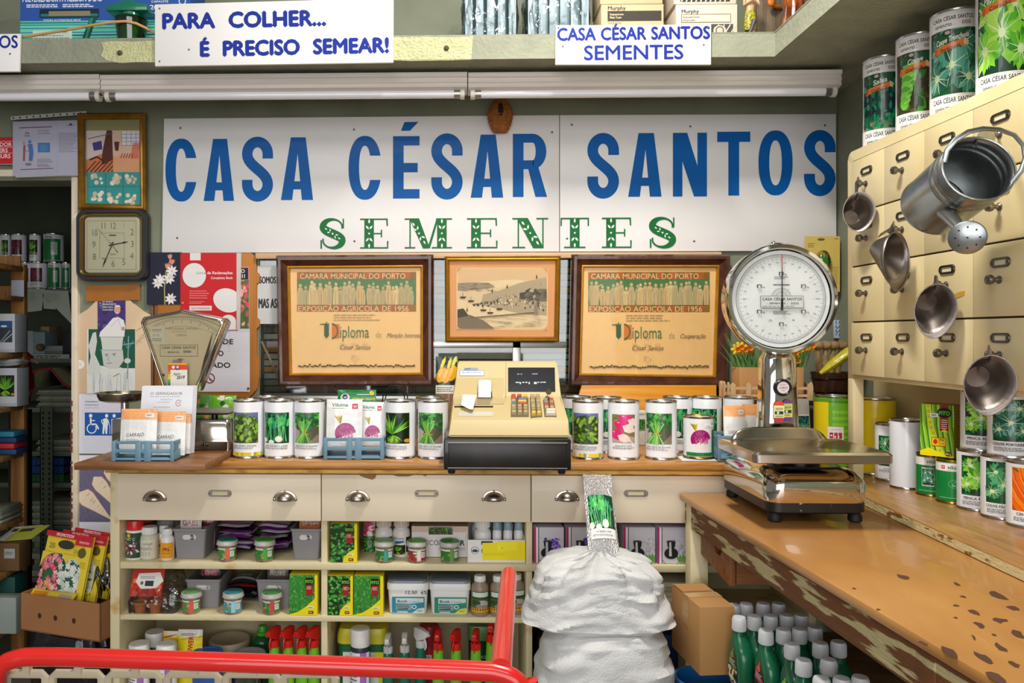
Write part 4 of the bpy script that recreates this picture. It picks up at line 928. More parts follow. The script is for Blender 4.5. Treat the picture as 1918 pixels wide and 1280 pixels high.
g = G(); g.loft([rrect(pcx,pcy,phx - .004,phy - .004,.012,zp - .024),rrect(pcx,pcy,phx,phy,.013,zp - .022),rrect(pcx,pcy,phx,phy,.013,zp - .005),rrect(pcx,pcy,phx - .005,phy - .005,.012,zp),rrect(pcx,pcy,phx - .02,phy - .02,.012,zp - .002),rrect(pcx,pcy,.002,.002,.0005,zp - .003)],False,True)
g.sheet(lambda u,v: Vector((pcx + (phx - .03)*(2*u - 1),pf + .238 + .012*v,zp - .004 + .034*v*(1 - abs(2*u - 1)**6))),24,6); g.build('weighing_plate',M('plate_steel','c2b9ac',.16,1.0,var=.05,vs=6),ds_,solid=.0012)
# column
dcx,dy = P(1460,700,2.10).x,2.115; g = G(); zc0,zc1 = zt,P(1460,662,2.10).z
g.loft([rrect(dcx,dy + .005,.050,.042,.02,zc0),rrect(dcx,dy,.048,.040,.024,zc0 + .08),rrect(dcx,dy,.045,.038,.026,zc1 - .10),rrect(dcx,dy,.043,.036,.026,zc1 - .015),rrect(dcx,dy,.034,.028,.022,zc1),rrect(dcx,dy,.03,.025,.02,zc1 + .012)]); g.build('column',CHR,ds_)
yc = dy - .041; c = P(1465,726,yc - .001); g = G(); g.lathe([(.0225,0),(.0225,.006),(.019,.009),(.0165,.006),(.0005,.005)],c,-ey,28); g.build('emblem_ring',BLK,ds_)
a = Art(-20,-20,20,20); a.ell(0,0,19.5,19.5,'d9d6d4',n=32); a.up(); a.text('CAIROS',0,4,7,'c23a5c','c',.012,26,0,0,.3); a.greek(-9,-9,10,1,1.5,'707070'); a.greek(-6,9,7,1,1.5,'a04060')
e = .0158; a.build('emblem',flat(c + Vector((-e,-.0066,-e)),(2*e,0,0),(0,0,2*e)),GLOSS,ds_)
def sticker(px,cols,y):
 x0,y0,x1,y1 = px; a = Art(*px); W,H = x1 - x0,y1 - y0; a.up(); a.ell((x0 + x1)/2,y0 + W*.5,W/2,W/2,cols[0]); a.ell((x0 + x1)/2,y1 - W*.5,W/2,W/2,cols[1]); a.rect(x0,y0 + W*.45,x1,y1 - W*.45,cols[2])
 a.text(cols[3],(x0 + x1)/2,y0 + H*.42,H*.1,'40382c','c',.012,W*.7); a.rect(x0 + W*.1,y0 + H*.48,x1 - W*.1,y0 + H*.62,'3a3a44'); a.rect(x0 + W*.3,y0 + H*.5,x0 + W*.5,y0 + H*.6,'e6e6e6'); a.greek(x0 + W*.15,y0 + H*.68,x1 - W*.1,2,H*.02,'6a7a4a')
 a.build('inspection_sticker',facing(*px,y,.0006),GLOSS,ds_)
sticker((1466,748,1484,790),('7a4a8c','7a3a8c','c9d26a','2019'),yc - .0005); sticker((1449,751,1469,792),('e0503a','d23a3a','e4e6a8','2020'),yc - .0018)
# dial head
hy0 = 2.06; hc = P(1465,560,hy0); R0 = .1385; RX = lambda x,z: (hc + Vector((x,0,z)))
g = G(); g.lathe([(R0*.30,.085),(R0*.8,.08),(R0*.97,.066),(R0,.05),(R0,.018),(R0*1.03,.014),(R0*1.035,.004),(R0*1.01,-.006),(R0*.955,-.006),(R0*.935,.000),(R0*.93,.004)],hc,ey,64,cap1=False); g.build('dial_housing',CHR,ds_)
g = G(); g.lathe([(.030,-.045),(.026,-.01)],(dcx,dy,zc1 + .05),(0,0,1),20); g.build('neck',BLK,ds_)
g = G(); g.box(hc.x - .022,hc.x + .012,hy0 + .02,hy0 + .03,hc.z + R0,hc.z + R0 + .009,bev=.003); g.ball((hc.x - .012,hy0 + .025,hc.z + R0 + .008),.006); g.build('top_clip',CHR,ds_)
a = Art(-100,-100,100,100); a.ell(0,0,96,96,'e4e6e8',n=64); a.up()
for i in range(300):
 t = radians(-90 + i*1.2); r1 = 88; r0 = 82 if i % 5 else 77
 if i % 25 == 0: r0 = 62
 a.raw([(r*cos(t + s_),r*sin(t + s_)) for r,s_ in ((r0,-.0028),(r1,-.0028),(r1,.0028),(r0,.0028))],'5c5e62' if i % 25 else '8e9094')
a.ring(0,0,87.5,88.5,'6a6c70',n=72); a.up()
for i in range(60):
 if i % 2 == 0: continue
 t = radians(-90 + i*6); a.text(str(i*50 % 1000)[:2] + '0',72*cos(t),72*sin(t) + 1.4,2.8,'55585c','c')
for q in range(6):
 t = radians(-90 + q*60); x,y = 50*cos(t),50*sin(t); a.rect(x - 4.5,y - 3.5,x + 4.5,y + 3.5,'4a4a4c'); a.rect(x - 2.2,y - 2,x + 2.6,y + 3.5,'d8d8da'); a.text('kg',x + 6,y + 3,4,'4a4a4c')
a.greek(-14,-44,14,2,1.3,'55585c',2.6,random.Random(3)); a.greek(-16,-29,18,1,2.5,'55565c',2,random.Random(4))
a.ring(0,-2,17,20,'b9bcbe',n=32); a.ell(0,-2,17,17,'cdd0d0',n=30); a.ring(0,-2,11,12,'9a9c9c',n=24)
a.rect(-41,-6,43,18,'3a3a3c'); a.rect(-40.2,-5.2,42.2,17.2,'d6d8d8'); a.text('CASA CÉSAR SANTOS',1,3,5.5,'2c2c2e','c',.012,78); a.text('- SEMENTES -',-8,10.5,3.6,'3a3a3c','c',.012,40)
for i in range(3): a.ring(20 + 5.5*i,9,.9,2.4,'7e8080',n=8)
a.greek(-38,14,40,1,1,'707274',2,random.Random(6)); a.greek(-16,24,18,3,1.2,'55585c',2.2,random.Random(5)); a.greek(-25,41,-17,2,1.2,'7c7e80'); a.ell(23,42,2.5,1.5,'8a8c8e')
a.build('dial_face',lambda u,v,z: hc + Vector(((2*u - 1)*.131,.008 - z,(2*v - 1)*.131)),PAPER,ds_)
g = G(); g.prism([RX(-.0016,-.02),RX(.0016,-.02),RX(.0007,.112),RX(-.0007,.112)],(0,.0008,0)); g.prism([RX(-.003,-.03),RX(.003,-.03),RX(.002,0),RX(-.002,0)],(0,.0008,0)); nd = g.build('needle',M('needle_black','241f20',.4),ds_)
g = G(); g.prism([RX(-.0008,.08),RX(.0008,.08),RX(.0006,.115),RX(-.0006,.115)],(0,-.0005,0)); g.build('needle_tip',M('needle_red','c0304a',.4),nd)
g = G(); g.lathe([(R0*.935,-.003),(R0*.6,-.005),(R0*.3,-.0056),(.0005,-.006)],hc,ey,48,cap0=False,cap1=False); g.build('dial_glass',Mclear('dial_glass','fbfdfc',.9,.03,.02),ds_)
# ================================================================== cash register
BEI = M('register_beige','c8b482',.42,var=.015,vs=4); BEI2 = M('register_pale','d8cdb4',.42,var=.015,vs=4)
zr = ZT + .012; rg = thing('cash_register','old beige cash register with black drawer in the middle of the counter','cash register',(P(950,800,2.1).x,2.18,ZT))
x0,x1 = P(831,850,2.0).x,P(1070,850,2.0).x; zt_ = P(950,823,2.0).z
g = G(); g.box(x0,x1,2.0,2.235,zr,zt_,bev=.004); cd = g.build('cash_drawer',BLK,rg)
g = G(); g.box(x0 + .012,x1 - .012,1.996,2.002,zr + .007,zt_ - .009,bev=.002); g.build('drawer_front',M('drawer_front_black','1b1715',.35,vs=18,col2='2c2622',thr=(.2,.5)),cd)
g = G(); fx0,fx1,fz0,fz1 = x0 + .0105,x1 - .0105,zr + .006,zt_ - .008
for q in ((fx0,fx1,fz0,fz0 + .0012),(fx0,fx1,fz1 - .0012,fz1)): g.box(q[0],q[1],1.9945,1.998,q[2],q[3])
g.build('drawer_trim',ALU,cd)
for fx in (x0 + .02,x1 - .02):
 for fyy in (2.03,2.215): g = G(); g.lathe([(.008,-.002),(.010,.002),(.010,.012)],(fx,fyy,ZT + (.0005 if fyy > 2.2 else .001)),seg=14); g.build('foot',RUB,rg)
zb_ = zt_ + .001; A1 = P(950,786,2.035).z; B1 = P(950,745,2.175).z; C1 = P(950,677,2.275).z
prof = [(2.02,zb_),(2.015,zb_ + .004),(2.033,A1 - .006),(2.038,A1),(2.175,B1),(2.18,B1 + .004),(2.262,C1 - .008),(2.272,C1),(2.35,C1 - .002),(2.355,zb_)]
def rx(z): t = (z - zb_)/(C1 - zb_); return P(840 + 5*t,740,2.05).x*(1 - t) + P(858,700,2.27).x*t,P(1063,740,2.05).x*(1 - t) + P(1043,700,2.27).x*t
g = G(); g.loft([[Vector((rx(z)[0],y,z)) for y,z in prof],[Vector((rx(z)[1],y,z)) for y,z in prof]])
bmesh.ops.bevel(g.bm,geom=list(g.bm.edges),offset=.004,segments=2,affect='EDGES',clamp_overlap=True); g.build('housing',[BEI],rg)
n1 = Vector((0,-(B1 - A1),.137)).normalized(); pt1 = Vector((0,2.038,A1)); n2 = Vector((0,-(C1 - .008 - B1 - .004),.082)).normalized(); pt2 = Vector((0,2.18,B1 + .004))
D1 = lambda x,y,h=0: PP(x,y,pt1 + n1*h,n1); D2 = lambda x,y,h=0: PP(x,y,pt2 + n2*h,n2)
def keycap(x0,y0,x1,y1,mat,h=.009):
 b = [D1(x0,y1,-.002),D1(x1,y1,-.002),D1(x1,y0,-.002),D1(x0,y0,-.002)]; c = sum(b,Vector())/4; t_ = [c + (p - c)*.82 + n1*(h + .002) for p in b]; m_ = [c + (p - c)*.98 + n1*(h*.3) for p in b]
 g = G(); g.loft([b,m_,t_]); bmesh.ops.bevel(g.bm,geom=list(g.bm.edges),offset=.0008,segments=1,affect='EDGES',clamp_overlap=True); g.build('key',mat,rg,smooth=25)
KC = {k: M('key_' + k,v,.45,var=.02) for k,v in dict(tan='b3a078',red='b8503a',grey='8c8c86',yellow='d9b84a',white='d6d0c0',blue='5c7a9a',olive='a59060').items()}
px_ = lambda u: 820 + u/5.333; py_ = lambda v: 660 + v/5.333
well = G(); well.prism([D1(px_(728),py_(648),.0003),D1(px_(910),py_(648),.0003),D1(px_(905),py_(452),.0003),D1(px_(735),py_(452),.0003)],n1*.0004); well.prism([D1(px_(925),py_(660),.0003),D1(px_(1045),py_(648),.0003),D1(px_(1020),py_(450),.0003),D1(px_(918),py_(450),.0003)],n1*.0004); well.prism([D1(px_(1066),py_(648),.0003),D1(px_(1188),py_(648),.0003),D1(px_(1160),py_(482),.0003),D1(px_(1050),py_(482),.0003)],n1*.0004)
well.build('key_well',M('key_well','6f6248',.6),rg)
rows_ = [462,487,512,537,565,592,622]
for ri,v in enumerate(rows_):
 for k,u in enumerate((756,815,872)):
  if k and 1 <= ri <= 3: continue
  keycap(px_(u - 25 + ri),py_(v - 11),px_(u + 23 + ri),py_(v + 12),KC[[['red','red','yellow'],['red'],['tan'],['blue'],['tan']*3,['olive']*3,['tan']*3][ri][k if len([['red','red','yellow'],['red'],['tan'],['blue'],['tan']*3,['olive']*3,['tan']*3][ri]) > 1 else 0]])
for v,c in ((497,'blue'),(519,'yellow'),(540,'red')): keycap(px_(795),py_(v - 10),px_(892),py_(v + 10),KC[c])
for ri,v in enumerate([462,487,515,545,570,598,630]):
 for u in (945,998): keycap(px_(u - 24 + ri*2.2),py_(v - 12),px_(u + 22 + ri*2.2),py_(v + 13),KC['yellow' if ri == 6 else 'olive' if ri % 2 else 'tan'])
for ri,v in enumerate([500,526,552,578]):
 for k,u in enumerate((1078,1132)): keycap(px_(u - 24 + ri*3),py_(v - 12),px_(u + 22 + ri*3),py_(v + 12),KC[[['grey','red'],['grey','olive'],['red','red'],['tan','tan']][ri][k]])
for v in (605,632): keycap(px_(1075),py_(v - 11),px_(1182),py_(v + 13),KC['white'])
q = D1(px_(1095),py_(462),.004); g = G(); g.lathe([(.006,0),(.006,.004)],q,n1,14); g.box(q.x - .001,q.x + .001,q.y - .004,q.y + .004,q.z,q.z + .018); g.lathe([(.008,-.001),(.008,.001)],q + Vector((.003,-.002,.018)),(.3,-1,.2),14); g.build('key_lock',M('key_brass','8a7a5c',.35,.8),rg)
g = G(); g.prism([D2(px_(702),py_(397),.0002),D2(px_(1174),py_(397),.0002),D2(px_(1168),py_(155),.0002),D2(px_(702),py_(155),.0002)],n2*.0008); dp = g.build('display',M('display_smoked','22242a',.15,var=.05,coat=.5),rg)
a = Art(px_(702),py_(155),px_(1174),py_(397)); a.text('DPT  NT',px_(795),py_(226),1.9,'c9ccd0','l',.012); a.text('AMOUNT',px_(945),py_(224),1.9,'c9ccd0','l',.012)
for i,(u,w_) in enumerate(((778,36),(845,20),(875,22),(1000,16),(1028,18),(1052,30))): a.rect(px_(u),py_(300),px_(u + w_),py_(309),'d6d8da')
for u in (818,908,962): a.rect(px_(u),py_(302),px_(u + 14 if u < 960 else u + 30),py_(324),'b9bcc0')
o2,ou,ov = D2(px_(702),py_(397),.0013),None,None; ou = D2(px_(1174),py_(397),.0013) - o2; ov = D2(px_(702),py_(155),.0013) - o2; a.build('display_print',flat(o2,ou,ov),GLOSS,dp)
# printer cover, paper, slots
g = G(); b = [D2(px_(182),py_(262)),D2(px_(655),py_(262)),D2(px_(668),py_(470)),D1(px_(662),py_(525)),D1(px_(152),py_(532))]; b = [D2(px_(186),py_(262)),D2(px_(655),py_(262)),D1(px_(662),py_(525)),D1(px_(152),py_(530))]
f_ = [b[0] + n2*.004,b[1] + n2*.004,b[2] + Vector((0,.004,.020)),b[3] + Vector((0,.004,.020))]; g.loft([[p - n2*.02 for p in b],[b[0],b[1],b[2],b[3]],f_]); bmesh.ops.bevel(g.bm,geom=list(g.bm.edges),offset=.003,segments=2,affect='EDGES',clamp_overlap=True); g.build('printer_cover',BEI,rg)
nf = (f_[1] - f_[0]).cross(f_[2] - f_[1]).normalized(); nf = -nf if nf.y > 0 else nf; FP = lambda u,v,h=.0008: PP(px_(u),py_(v),f_[0] + nf*h,nf)
g = G(); g.prism([FP(395,460),FP(545,458),FP(540,395),FP(395,400)],nf*.0004); g.prism([D1(px_(165),py_(552),.0005),D1(px_(552),py_(552),.0005),D1(px_(552),py_(538),.0005),D1(px_(165),py_(538),.0005)],n1*.0004); g.build('paper_slot',M('slot_black','1a1712',.8),rg)
g = G(); g.prism([D1(px_(205),py_(640),.0005),D1(px_(552),py_(640),.0005),D1(px_(552),py_(596),.0005),D1(px_(208),py_(596),.0005)],n1*.0005); g.build('name_plate',M('plate_white','d8d2c4',.4),rg)
RP = M('receipt_paper','eeebe6',.6,var=.02)
g = G(); u0,v0 = FP(405,275,.004),FP(532,275,.004); w0,w1 = FP(402,452,.006),FP(532,452,.006); g.sheet(lambda u,v: (u0*(1 - u) + v0*u)*(1 - v) + (w0*(1 - u) + w1*u)*v + nf*(.018*sin(pi*min(1,v*1.1))**2),4,12); g.build('receipt',RP,rg,solid=.0004)
g = G(); q = [FP(250,425,.004),FP(388,430,.004),D1(px_(352),py_(572),.012),D1(px_(318),py_(570),.012),D1(px_(232),py_(528),.012)]; g.prism(q,nf*.0005); g.build('receipt',RP,rg)
a = Art(px_(220),py_(155),px_(462),py_(238)); a.rect(px_(262),py_(156),px_(404),py_(180),'8f9aa6'); a.line([(px_(270),py_(172)),(px_(330),py_(160))],1,'30343a'); a.rect(px_(220),py_(182),px_(462),py_(238),'5f86b8'); a.rect(px_(225),py_(187),px_(457),py_(233),'eef0f4'); a.greek(px_(240),py_(197),px_(445),1,2,'7f92b4',2,random.Random(8))
o2 = D2(px_(220),py_(238),.0006); a.build('name_label',flat(o2,D2(px_(462),py_(238),.0006) - o2,D2(px_(220),py_(155),.0006) - o2),GLOSS,rg)
g = G(); xs = P(948,700,2.2).x; g.prism([D2(px_(680),py_(100),.0002),D2(px_(684),py_(100),.0002),D1(px_(682),py_(455),.0002),D1(px_(678),py_(455),.0002)],n2*.0003); g.build('seam',M('seam_dark','9a8a60',.6),rg)
# ================================================================== tins along the counter
def ctin(px,kind,title,seed,label,d=2.292,w=57,strip=None,bigw=None,a0=None,h=None,**k):
 p = P(px,800,d); r = w/2/K(d); ztop = P(px,757,2.245).z; hh = h or .166
 art = tin_label(kind,title,seed,strip=strip,**k); A0 = a0 or (200 + (800 - px)*.03)
 return tin('seed_tin',label,(p.x,d),r,ZT + .0005,hh,art,A0,A0 + 128,group='seed tins along the counter')
YS = ['e2c21e','f0d84a','e8e4da','d9b21a','8fae4a','efe9dc']
ctin(466,'bush','NABO GRELEIRO TEMPORÃO',1,'white tin with yellow band and leafy clump on blue sky, beside the old fan scale',strip=YS)
ctin(524,'turnip_tops','NABO GRELEIRO S. COSME',2,'white tin with pictured white globes and tops, second from the fan scale')
ctin(580,'bunch','NABO GRELOS DE SANTIAGO',3,'white tin with tied bunch of greens, touching the left end of the packet crate')
ctin(749,'blades','NABO PARA GRELOS',4,'white tin with long yellow green leaves, just right of the radish packet crate')
ctin(811,'bunch','NABO GRELOS DE SANTIAGO',5,'white tin with tied bunch of greens, just left of the cash register')
ctin(1101,'bush','NABO GRELEIRO TEMPORÃO',6,'white tin with yellow band and leafy clump, first right of the cash register',strip=YS)
ctin(1168,'radish','RABANETE SAXA',7,'white tin with pink and white radishes pictured on it',pic=(.18,.20,.88,.74))
ctin(1238,'bunch','NABO GRELOS DE SANTIAGO',8,'white tin with tied bunch of greens, beside the purple turnip tin')
for px,kd,lb,d in ((1079,'turnip_tops','white tin half hidden behind the cash register corner',2.44),(1136,'turnip_tops','white tin with turnip tops standing behind the leafy and radish tins',2.415),(1268,'turnip_tops','white tin with green leaves standing behind the bunch of greens tin',2.435),(1323,'turnip_tops','white tin with leaves standing behind the purple turnip tin',2.435),(1383,'blades','white tin standing in back of the paper packets by the dial scale',2.435),(806,'bunch','white tin half hidden behind the tied greens tin, left of the register',2.40),(500,'bush','white tin showing only its lid behind the first tins by the fan scale',2.415)):
 ctin(px,kd,'NABO GRELEIRO',20 + px % 7,lb,d=d,w=54)
p = P(1308,850,2.25); d = 2.275; a = Art(0,0,100,120); a.rect(0,0,100,120,'efeeee'); veg(a,'purple',6,8,84,104,3); a.rect(86,34,100,108,'1d7a3a'); a.rect(0,108,100,120,'1d7a3a'); a.rect(60,12,98,24,'f7f7f7'); a.text('Vik',82,18,7,'2f3a34','l',.012); a.greek(64,20,80,1,1.5,'9a9a9a')
tin('seed_tin','short gold topped tin with a purple turnip, on a white card',(P(1308,820,d).x,d),27/K(d),ZT + .006,.118,a,205,325,rim=TINGD,group='seed tins along the counter')
g = G(); q = [PZ(1268,855,ZT + .004),PZ(1277,862,ZT + .004),PZ(1382,862,ZT + .004),PZ(1390,845,ZT + .004)]; g.prism(q,(0,0,-.003)); tag(g.build('card_sheet',M('white_card','e6e6ea',.5,var=.02)),'flat white card lying under the purple turnip tin','card')
g = G(); x0,x1,z0,z1 = R(1196,770,1213,800,2.55); g.box(x0,x1,2.55,2.58,ZT + .0005,z1,bev=.002); pk = g.build('seed_packet',M('packet_white','e4e4de',.5))
tag(pk,'pale carton glimpsed between the radish tin and bunch of greens tin','carton'); a = Art(1196,770,1213,812); veg(a,'cress',1197,786,1212,806,4); a.text('vikima',1197,777,3,'2f5a3a','l',.012,14); a.build('print',facing(1196,770,1213,812,2.5494),GLOSS,pk)
# ================================================================== slatted crates with packets
CRB = M('crate_blue','6f93a8',.5,var=.05)
def crate(name,label,x0,x1,y0,y1,z0,z1,h_back=0,gaps=True):
 t = thing(name,label,'crate',((x0 + x1)/2,(y0 + y1)/2,z0)); W = x1 - x0; H = z1 - z0; th = .004
 g = G(); g.box(x0,x1,y0,y1,z0,z0 + .004,bev=.0008); g.build('base',CRB,t)
 for yy in (y0,y1 - th):
  g = G()
  for a,b in ((0,.16),(.42,.60),(.86,1)): g.box(x0,x1,yy,yy + th,z0 + H*a,z0 + H*b,bev=.0007)
  for a,b in ((0,.06),(.38,.47),(.52,.63),(.94,1)): g.box(x0 + W*a,x0 + W*b,yy - .0012,yy + th + .0012,z0,z1,bev=.0007)
  g.build('slatted_side',CRB,t)
 for xx in (x0,x1 - th):
  g = G(); D = y1 - y0; hz0,hz1 = z0 + H*.52,z0 + H*.80
  g.box(xx,xx + th,y0 + th,y1 - th,z0,hz0,bev=.0005); g.box(xx,xx + th,y0 + th,y1 - th,hz1,z1,bev=.0005); g.box(xx,xx + th,y0 + th,y0 + D*.28,hz0,hz1); g.box(xx,xx + th,y0 + D*.72,y1 - th,hz0,hz1); g.build('end_panel',CRB,t)
 return t
def packet(name,label,o,u,v,art,th=.006,mat=FOILP,group=None,back='e6e4e2',cat='packet'):
 """soft filled packet: pillow shaped body, printed front"""
 t = thing(name,label,cat,o,group=group); o,u,v = Vector(o),Vector(u),Vector(v); n = u.cross(v).normalized()
 bul = lambda a,b: th*(max(0,min(1,(1 - abs(2*a - 1)**3))*(1 - abs(2*b - 1)**4)))
 g = G(); g.sheet(lambda a,b: o + u*a + v*b + n*bul(a,b),8,10); g.sheet(lambda a,b: o + u*a + v*b - n*(bul(a,b) + .0004),8,10); g.build('pouch',M('pouch_' + back,back,.35,var=.03),t)
 art.build('print',lambda a,b,z: o + u*a + v*b + n*(bul(a,b) + z + .0005),mat,t,strips=8,rows=10); return t
def carrajo(px):
 x0,y0,x1,y1 = px; a = Art(*px); H = y1 - y0; W = x1 - x0; a.rect(*px,'e9e8e6'); a.rect(x0,y0,x1,y0 + H*.24,'f2ac72'); a.line([(x0,y0 + H*.07),(x1,y0 + H*.06)],.6,'e09a60'); a.rect(x0 + W*.68,y0 + H*.10,x0 + W*.92,y0 + H*.19,'e0dcd8'); a.greek(x0 + W*.72,y0 + H*.13,x0 + W*.9,1,2,'8a8680')
 a.text('CARRAJÓ',x0 + W*.17,y0 + H*.62,H*.075,'3c3c3c','l',.0,W*.5,0,-.03,.2); a.greek(x0 + W*.18,y0 + H*.68,x0 + W*.62,2,1,'a8a8a8',2.5); return a
d = 2.072; x0,x1,z0,z1 = R(209,827,326,868,d); z0 = ZP; cr = crate('slatted_crate','blue slatted crate of orange topped paper packets on the dark plank',x0,x1,d,d + .125,z0,z1)
def stand(px,yy,lean,name,label,art,group,back='e6e4e2',zfix=None,th=.006,skew=0):
 x0,y0,x1,y1 = px; a_,b_,c_ = P(x0,y1,yy),P(x1,y1,yy),P(x0,y0,yy); u = Vector((b_.x - a_.x,skew,0)); v = Vector((c_.x - a_.x,lean,c_.z - a_.z)); return packet(name,label,a_,u,v,art,th,group=group,back=back)
GP = 'orange topped paper packets on the left'
stand((224,767,292,850),d + .022,.014,'seed_packet','orange topped paper packet standing upright at the left in the blue crate',carrajo((224,767,292,850)),GP)
stand((284,772,346,853),d + .050,.014,'seed_packet','orange topped paper packet leaning to the right in the blue crate',carrajo((284,772,346,853)),GP)
for i in range(2): stand((292 + 5*i,776,355 + 2*i,850),d + .078 + .02*i,.012,'seed_packet','orange topped paper packet hidden behind the front two in the blue crate' if i == 0 else 'rearmost orange topped paper packet in the blue crate',carrajo((292 + 5*i,776,355 + 2*i,850)),GP)
d = 2.235; x0,x1,z0,z1 = R(606,821,719,862,d); cr = crate('slatted_crate','blue slatted crate of purple turnip seed packets, between the white tins',x0,x1,d,d + .10,ZT + .0005,z1)
def vik(px):
 x0,y0,x1,y1 = px; a = Art(*px); W,H = x1 - x0,y1 - y0; a.rect(*px,'edecea'); a.text('Vikima',x0 + W*.14,y0 + H*.15,H*.075,'1d7a3f','l',.014,W*.46,0,0,.2); a.greek(x0 + W*.15,y0 + H*.18,x0 + W*.6,1,1.2,'8a8a8a'); a.rect(x0 + W*.72,y0 + H*.09,x0 + W*.88,y0 + H*.2,'c0283c'); a.text('W',x0 + W*.80,y0 + H*.175,H*.05,'f0e6e4','c',.012)
 a.rect(x0 + W*.2,y0 + H*.33,x0 + W*.86,y1,'d9d8dc'); veg(a,'purple',x0 + W*.16,y0 + H*.30,x0 + W*.86,y0 + H*.98,2); return a
GV = 'purple turnip seed packets in the crate'
stand((611,749,678,838),d + .025,.012,'seed_packet','white purple turnip packet standing at the front left of the crate',vik((611,749,678,838)),GV,'e8e8ea')
stand((672,754,720,836),d + .055,.012,'seed_packet','white purple turnip packet at the right, partly behind the other one',vik((668,754,720,836)),GV,'e8e8ea')
px = (632,731,704,790); a = Art(*px); a.rect(*px,'15803f'); a.rect(632,731,704,735,'0f6a34'); a.ell(646,745,9,7,'e2d8cc'); a.ell(646,744,5,5,'31447c'); a.text('BETERRABA GIGANTE',660,750,4,'e8d83a','l',.012,42); a.greek(668,739,695,1,1.5,'d8e8dc'); a.ell(696,737,4,4,'f0d030'); a.ell(696,737,2,2,'e0a020')
stand(px,2.37,.01,'seed_packet','green packet with small emblem and yellow lettering, behind the turnip packet crate',a,None,'15803f')
d = 2.22; x0,x1,z0,z1 = R(1344,817,1440,857,d); cr = crate('slatted_crate','blue slatted crate beside the dial scale, partly behind its plate',x0,x1,d,d + .11,ZT + .0055,z1)
GR = 'orange topped packets by the dial scale'
stand((1357,761,1398,845),d + .03,.012,'seed_packet','orange topped paper packet at the front, in the crate beside the dial scale',carrajo((1357,761,1410,845)),GR)
stand((1392,758,1432,845),d + .055,.012,'seed_packet','orange topped paper packet tucked behind the scale column',carrajo((1386,758,1432,845)),GR)
# squash packet, cable, leaning board
px = (816,668,858,826); a = Art(*px); veg(a,'squash',816,668,858,724,4); a.rect(816,722,856,738,'e2ded6'); a.greek(818,726,852,3,1.5,'55504a',2.2); a.rect(816,738,858,826,'8a6a4a')
stand(px,2.62,.012,'seed_packet','clear seed packet with yellow squash picture, left of the cash register',a,None,'b9b2a4')
g = G(); g.tube([P(x,y,d) for x,y,d in ((714,834,2.60),(716,752,2.60),(719,735,2.60),(728,726,2.60),(742,723,2.6),(754,726,2.6),(762,737,2.6),(765,756,2.6),(770,828,2.62))],.0022,6); g.tube([P(x,y,d) for x,y,d in ((720,754,2.61),(724,737,2.61),(733,729,2.61),(744,727,2.61),(752,731,2.61),(757,740,2.61),(759,756,2.61))],.0022,6)
tag(g.build('cable',RUB),'black cable loop under the left diploma frame','cable')
g = G(); g.prism([P(1080,755,2.70),P(1090,722,2.74),P(1342,722,2.74),P(1342,800,2.66),P(1084,800,2.66)],(0,.012,0),bev=.001); tag(g.build('leaning_board',Mwood('orange_board','dd9a2e','c9821f',.4,4,(1,12,12),.05)),'orange varnished board leaning under the right hand diploma','board')
# yellow blister card, blue tile
x0,x1,z0,z1 = R(1508,443,1573,547,2.80); t = thing('hanging_card','yellow packaging card with green plant ties, hanging behind the dial scale','card',((x0 + x1)/2,2.8,z0))
g = G(); g.box(x0,x1,2.80,2.803,z0,z1,bev=.001); g.build('card',M('card_yellow','cdb45a',.5,var=.03),t); a = Art(1508,443,1573,547); a.rect(1508,443,1573,547,'d2b961'); a.ell(1538,449,7,2.5,'5a6048'); a.greek(1513,456,1527,3,1.2,'6a5c2c',2.6); a.greek(1560,500,1571,14,.8,'8a7a3c',3); a.greek(1563,447,1570,1,1.5,'5a5030')
for i in range(4): a.leaf(1533 + i*6,500,26,7,-1.5,'1f8a3c','46b45a')
a.build('print',facing(1508,443,1573,547,2.7995),PAPER,t); g = G(); g.lathe([(.001,.026),(.018,.022),(.026,.012),(.027,0)],P(1540,492,2.7992),-ey,20,False,True,1.0,1.6); g.build('blister',Mclear('blister_clear','f6f2e2',1,.06,.05),t)
x0,x1,z0,z1 = R(1563,600,1586,634,2.83); g = G(); g.box(x0,x1,2.83,2.842,z0,z1,bev=.001); tl = tag(g.build('wall_tile',M('tile_white','c8d4e2',.2,coat=.5)),'blue and white glazed tile at the corner behind the drawers','tile'); a = Art(1563,600,1586,634)
for i in range(12): a.ring(1568 + (i % 3)*6,604 + (i // 3)*8,1.8,3.4,'2f5aa4',random.randint(0,180),260,10)
a.build('pattern',facing(1563,600,1586,634,2.8298),GLOSS,tl)
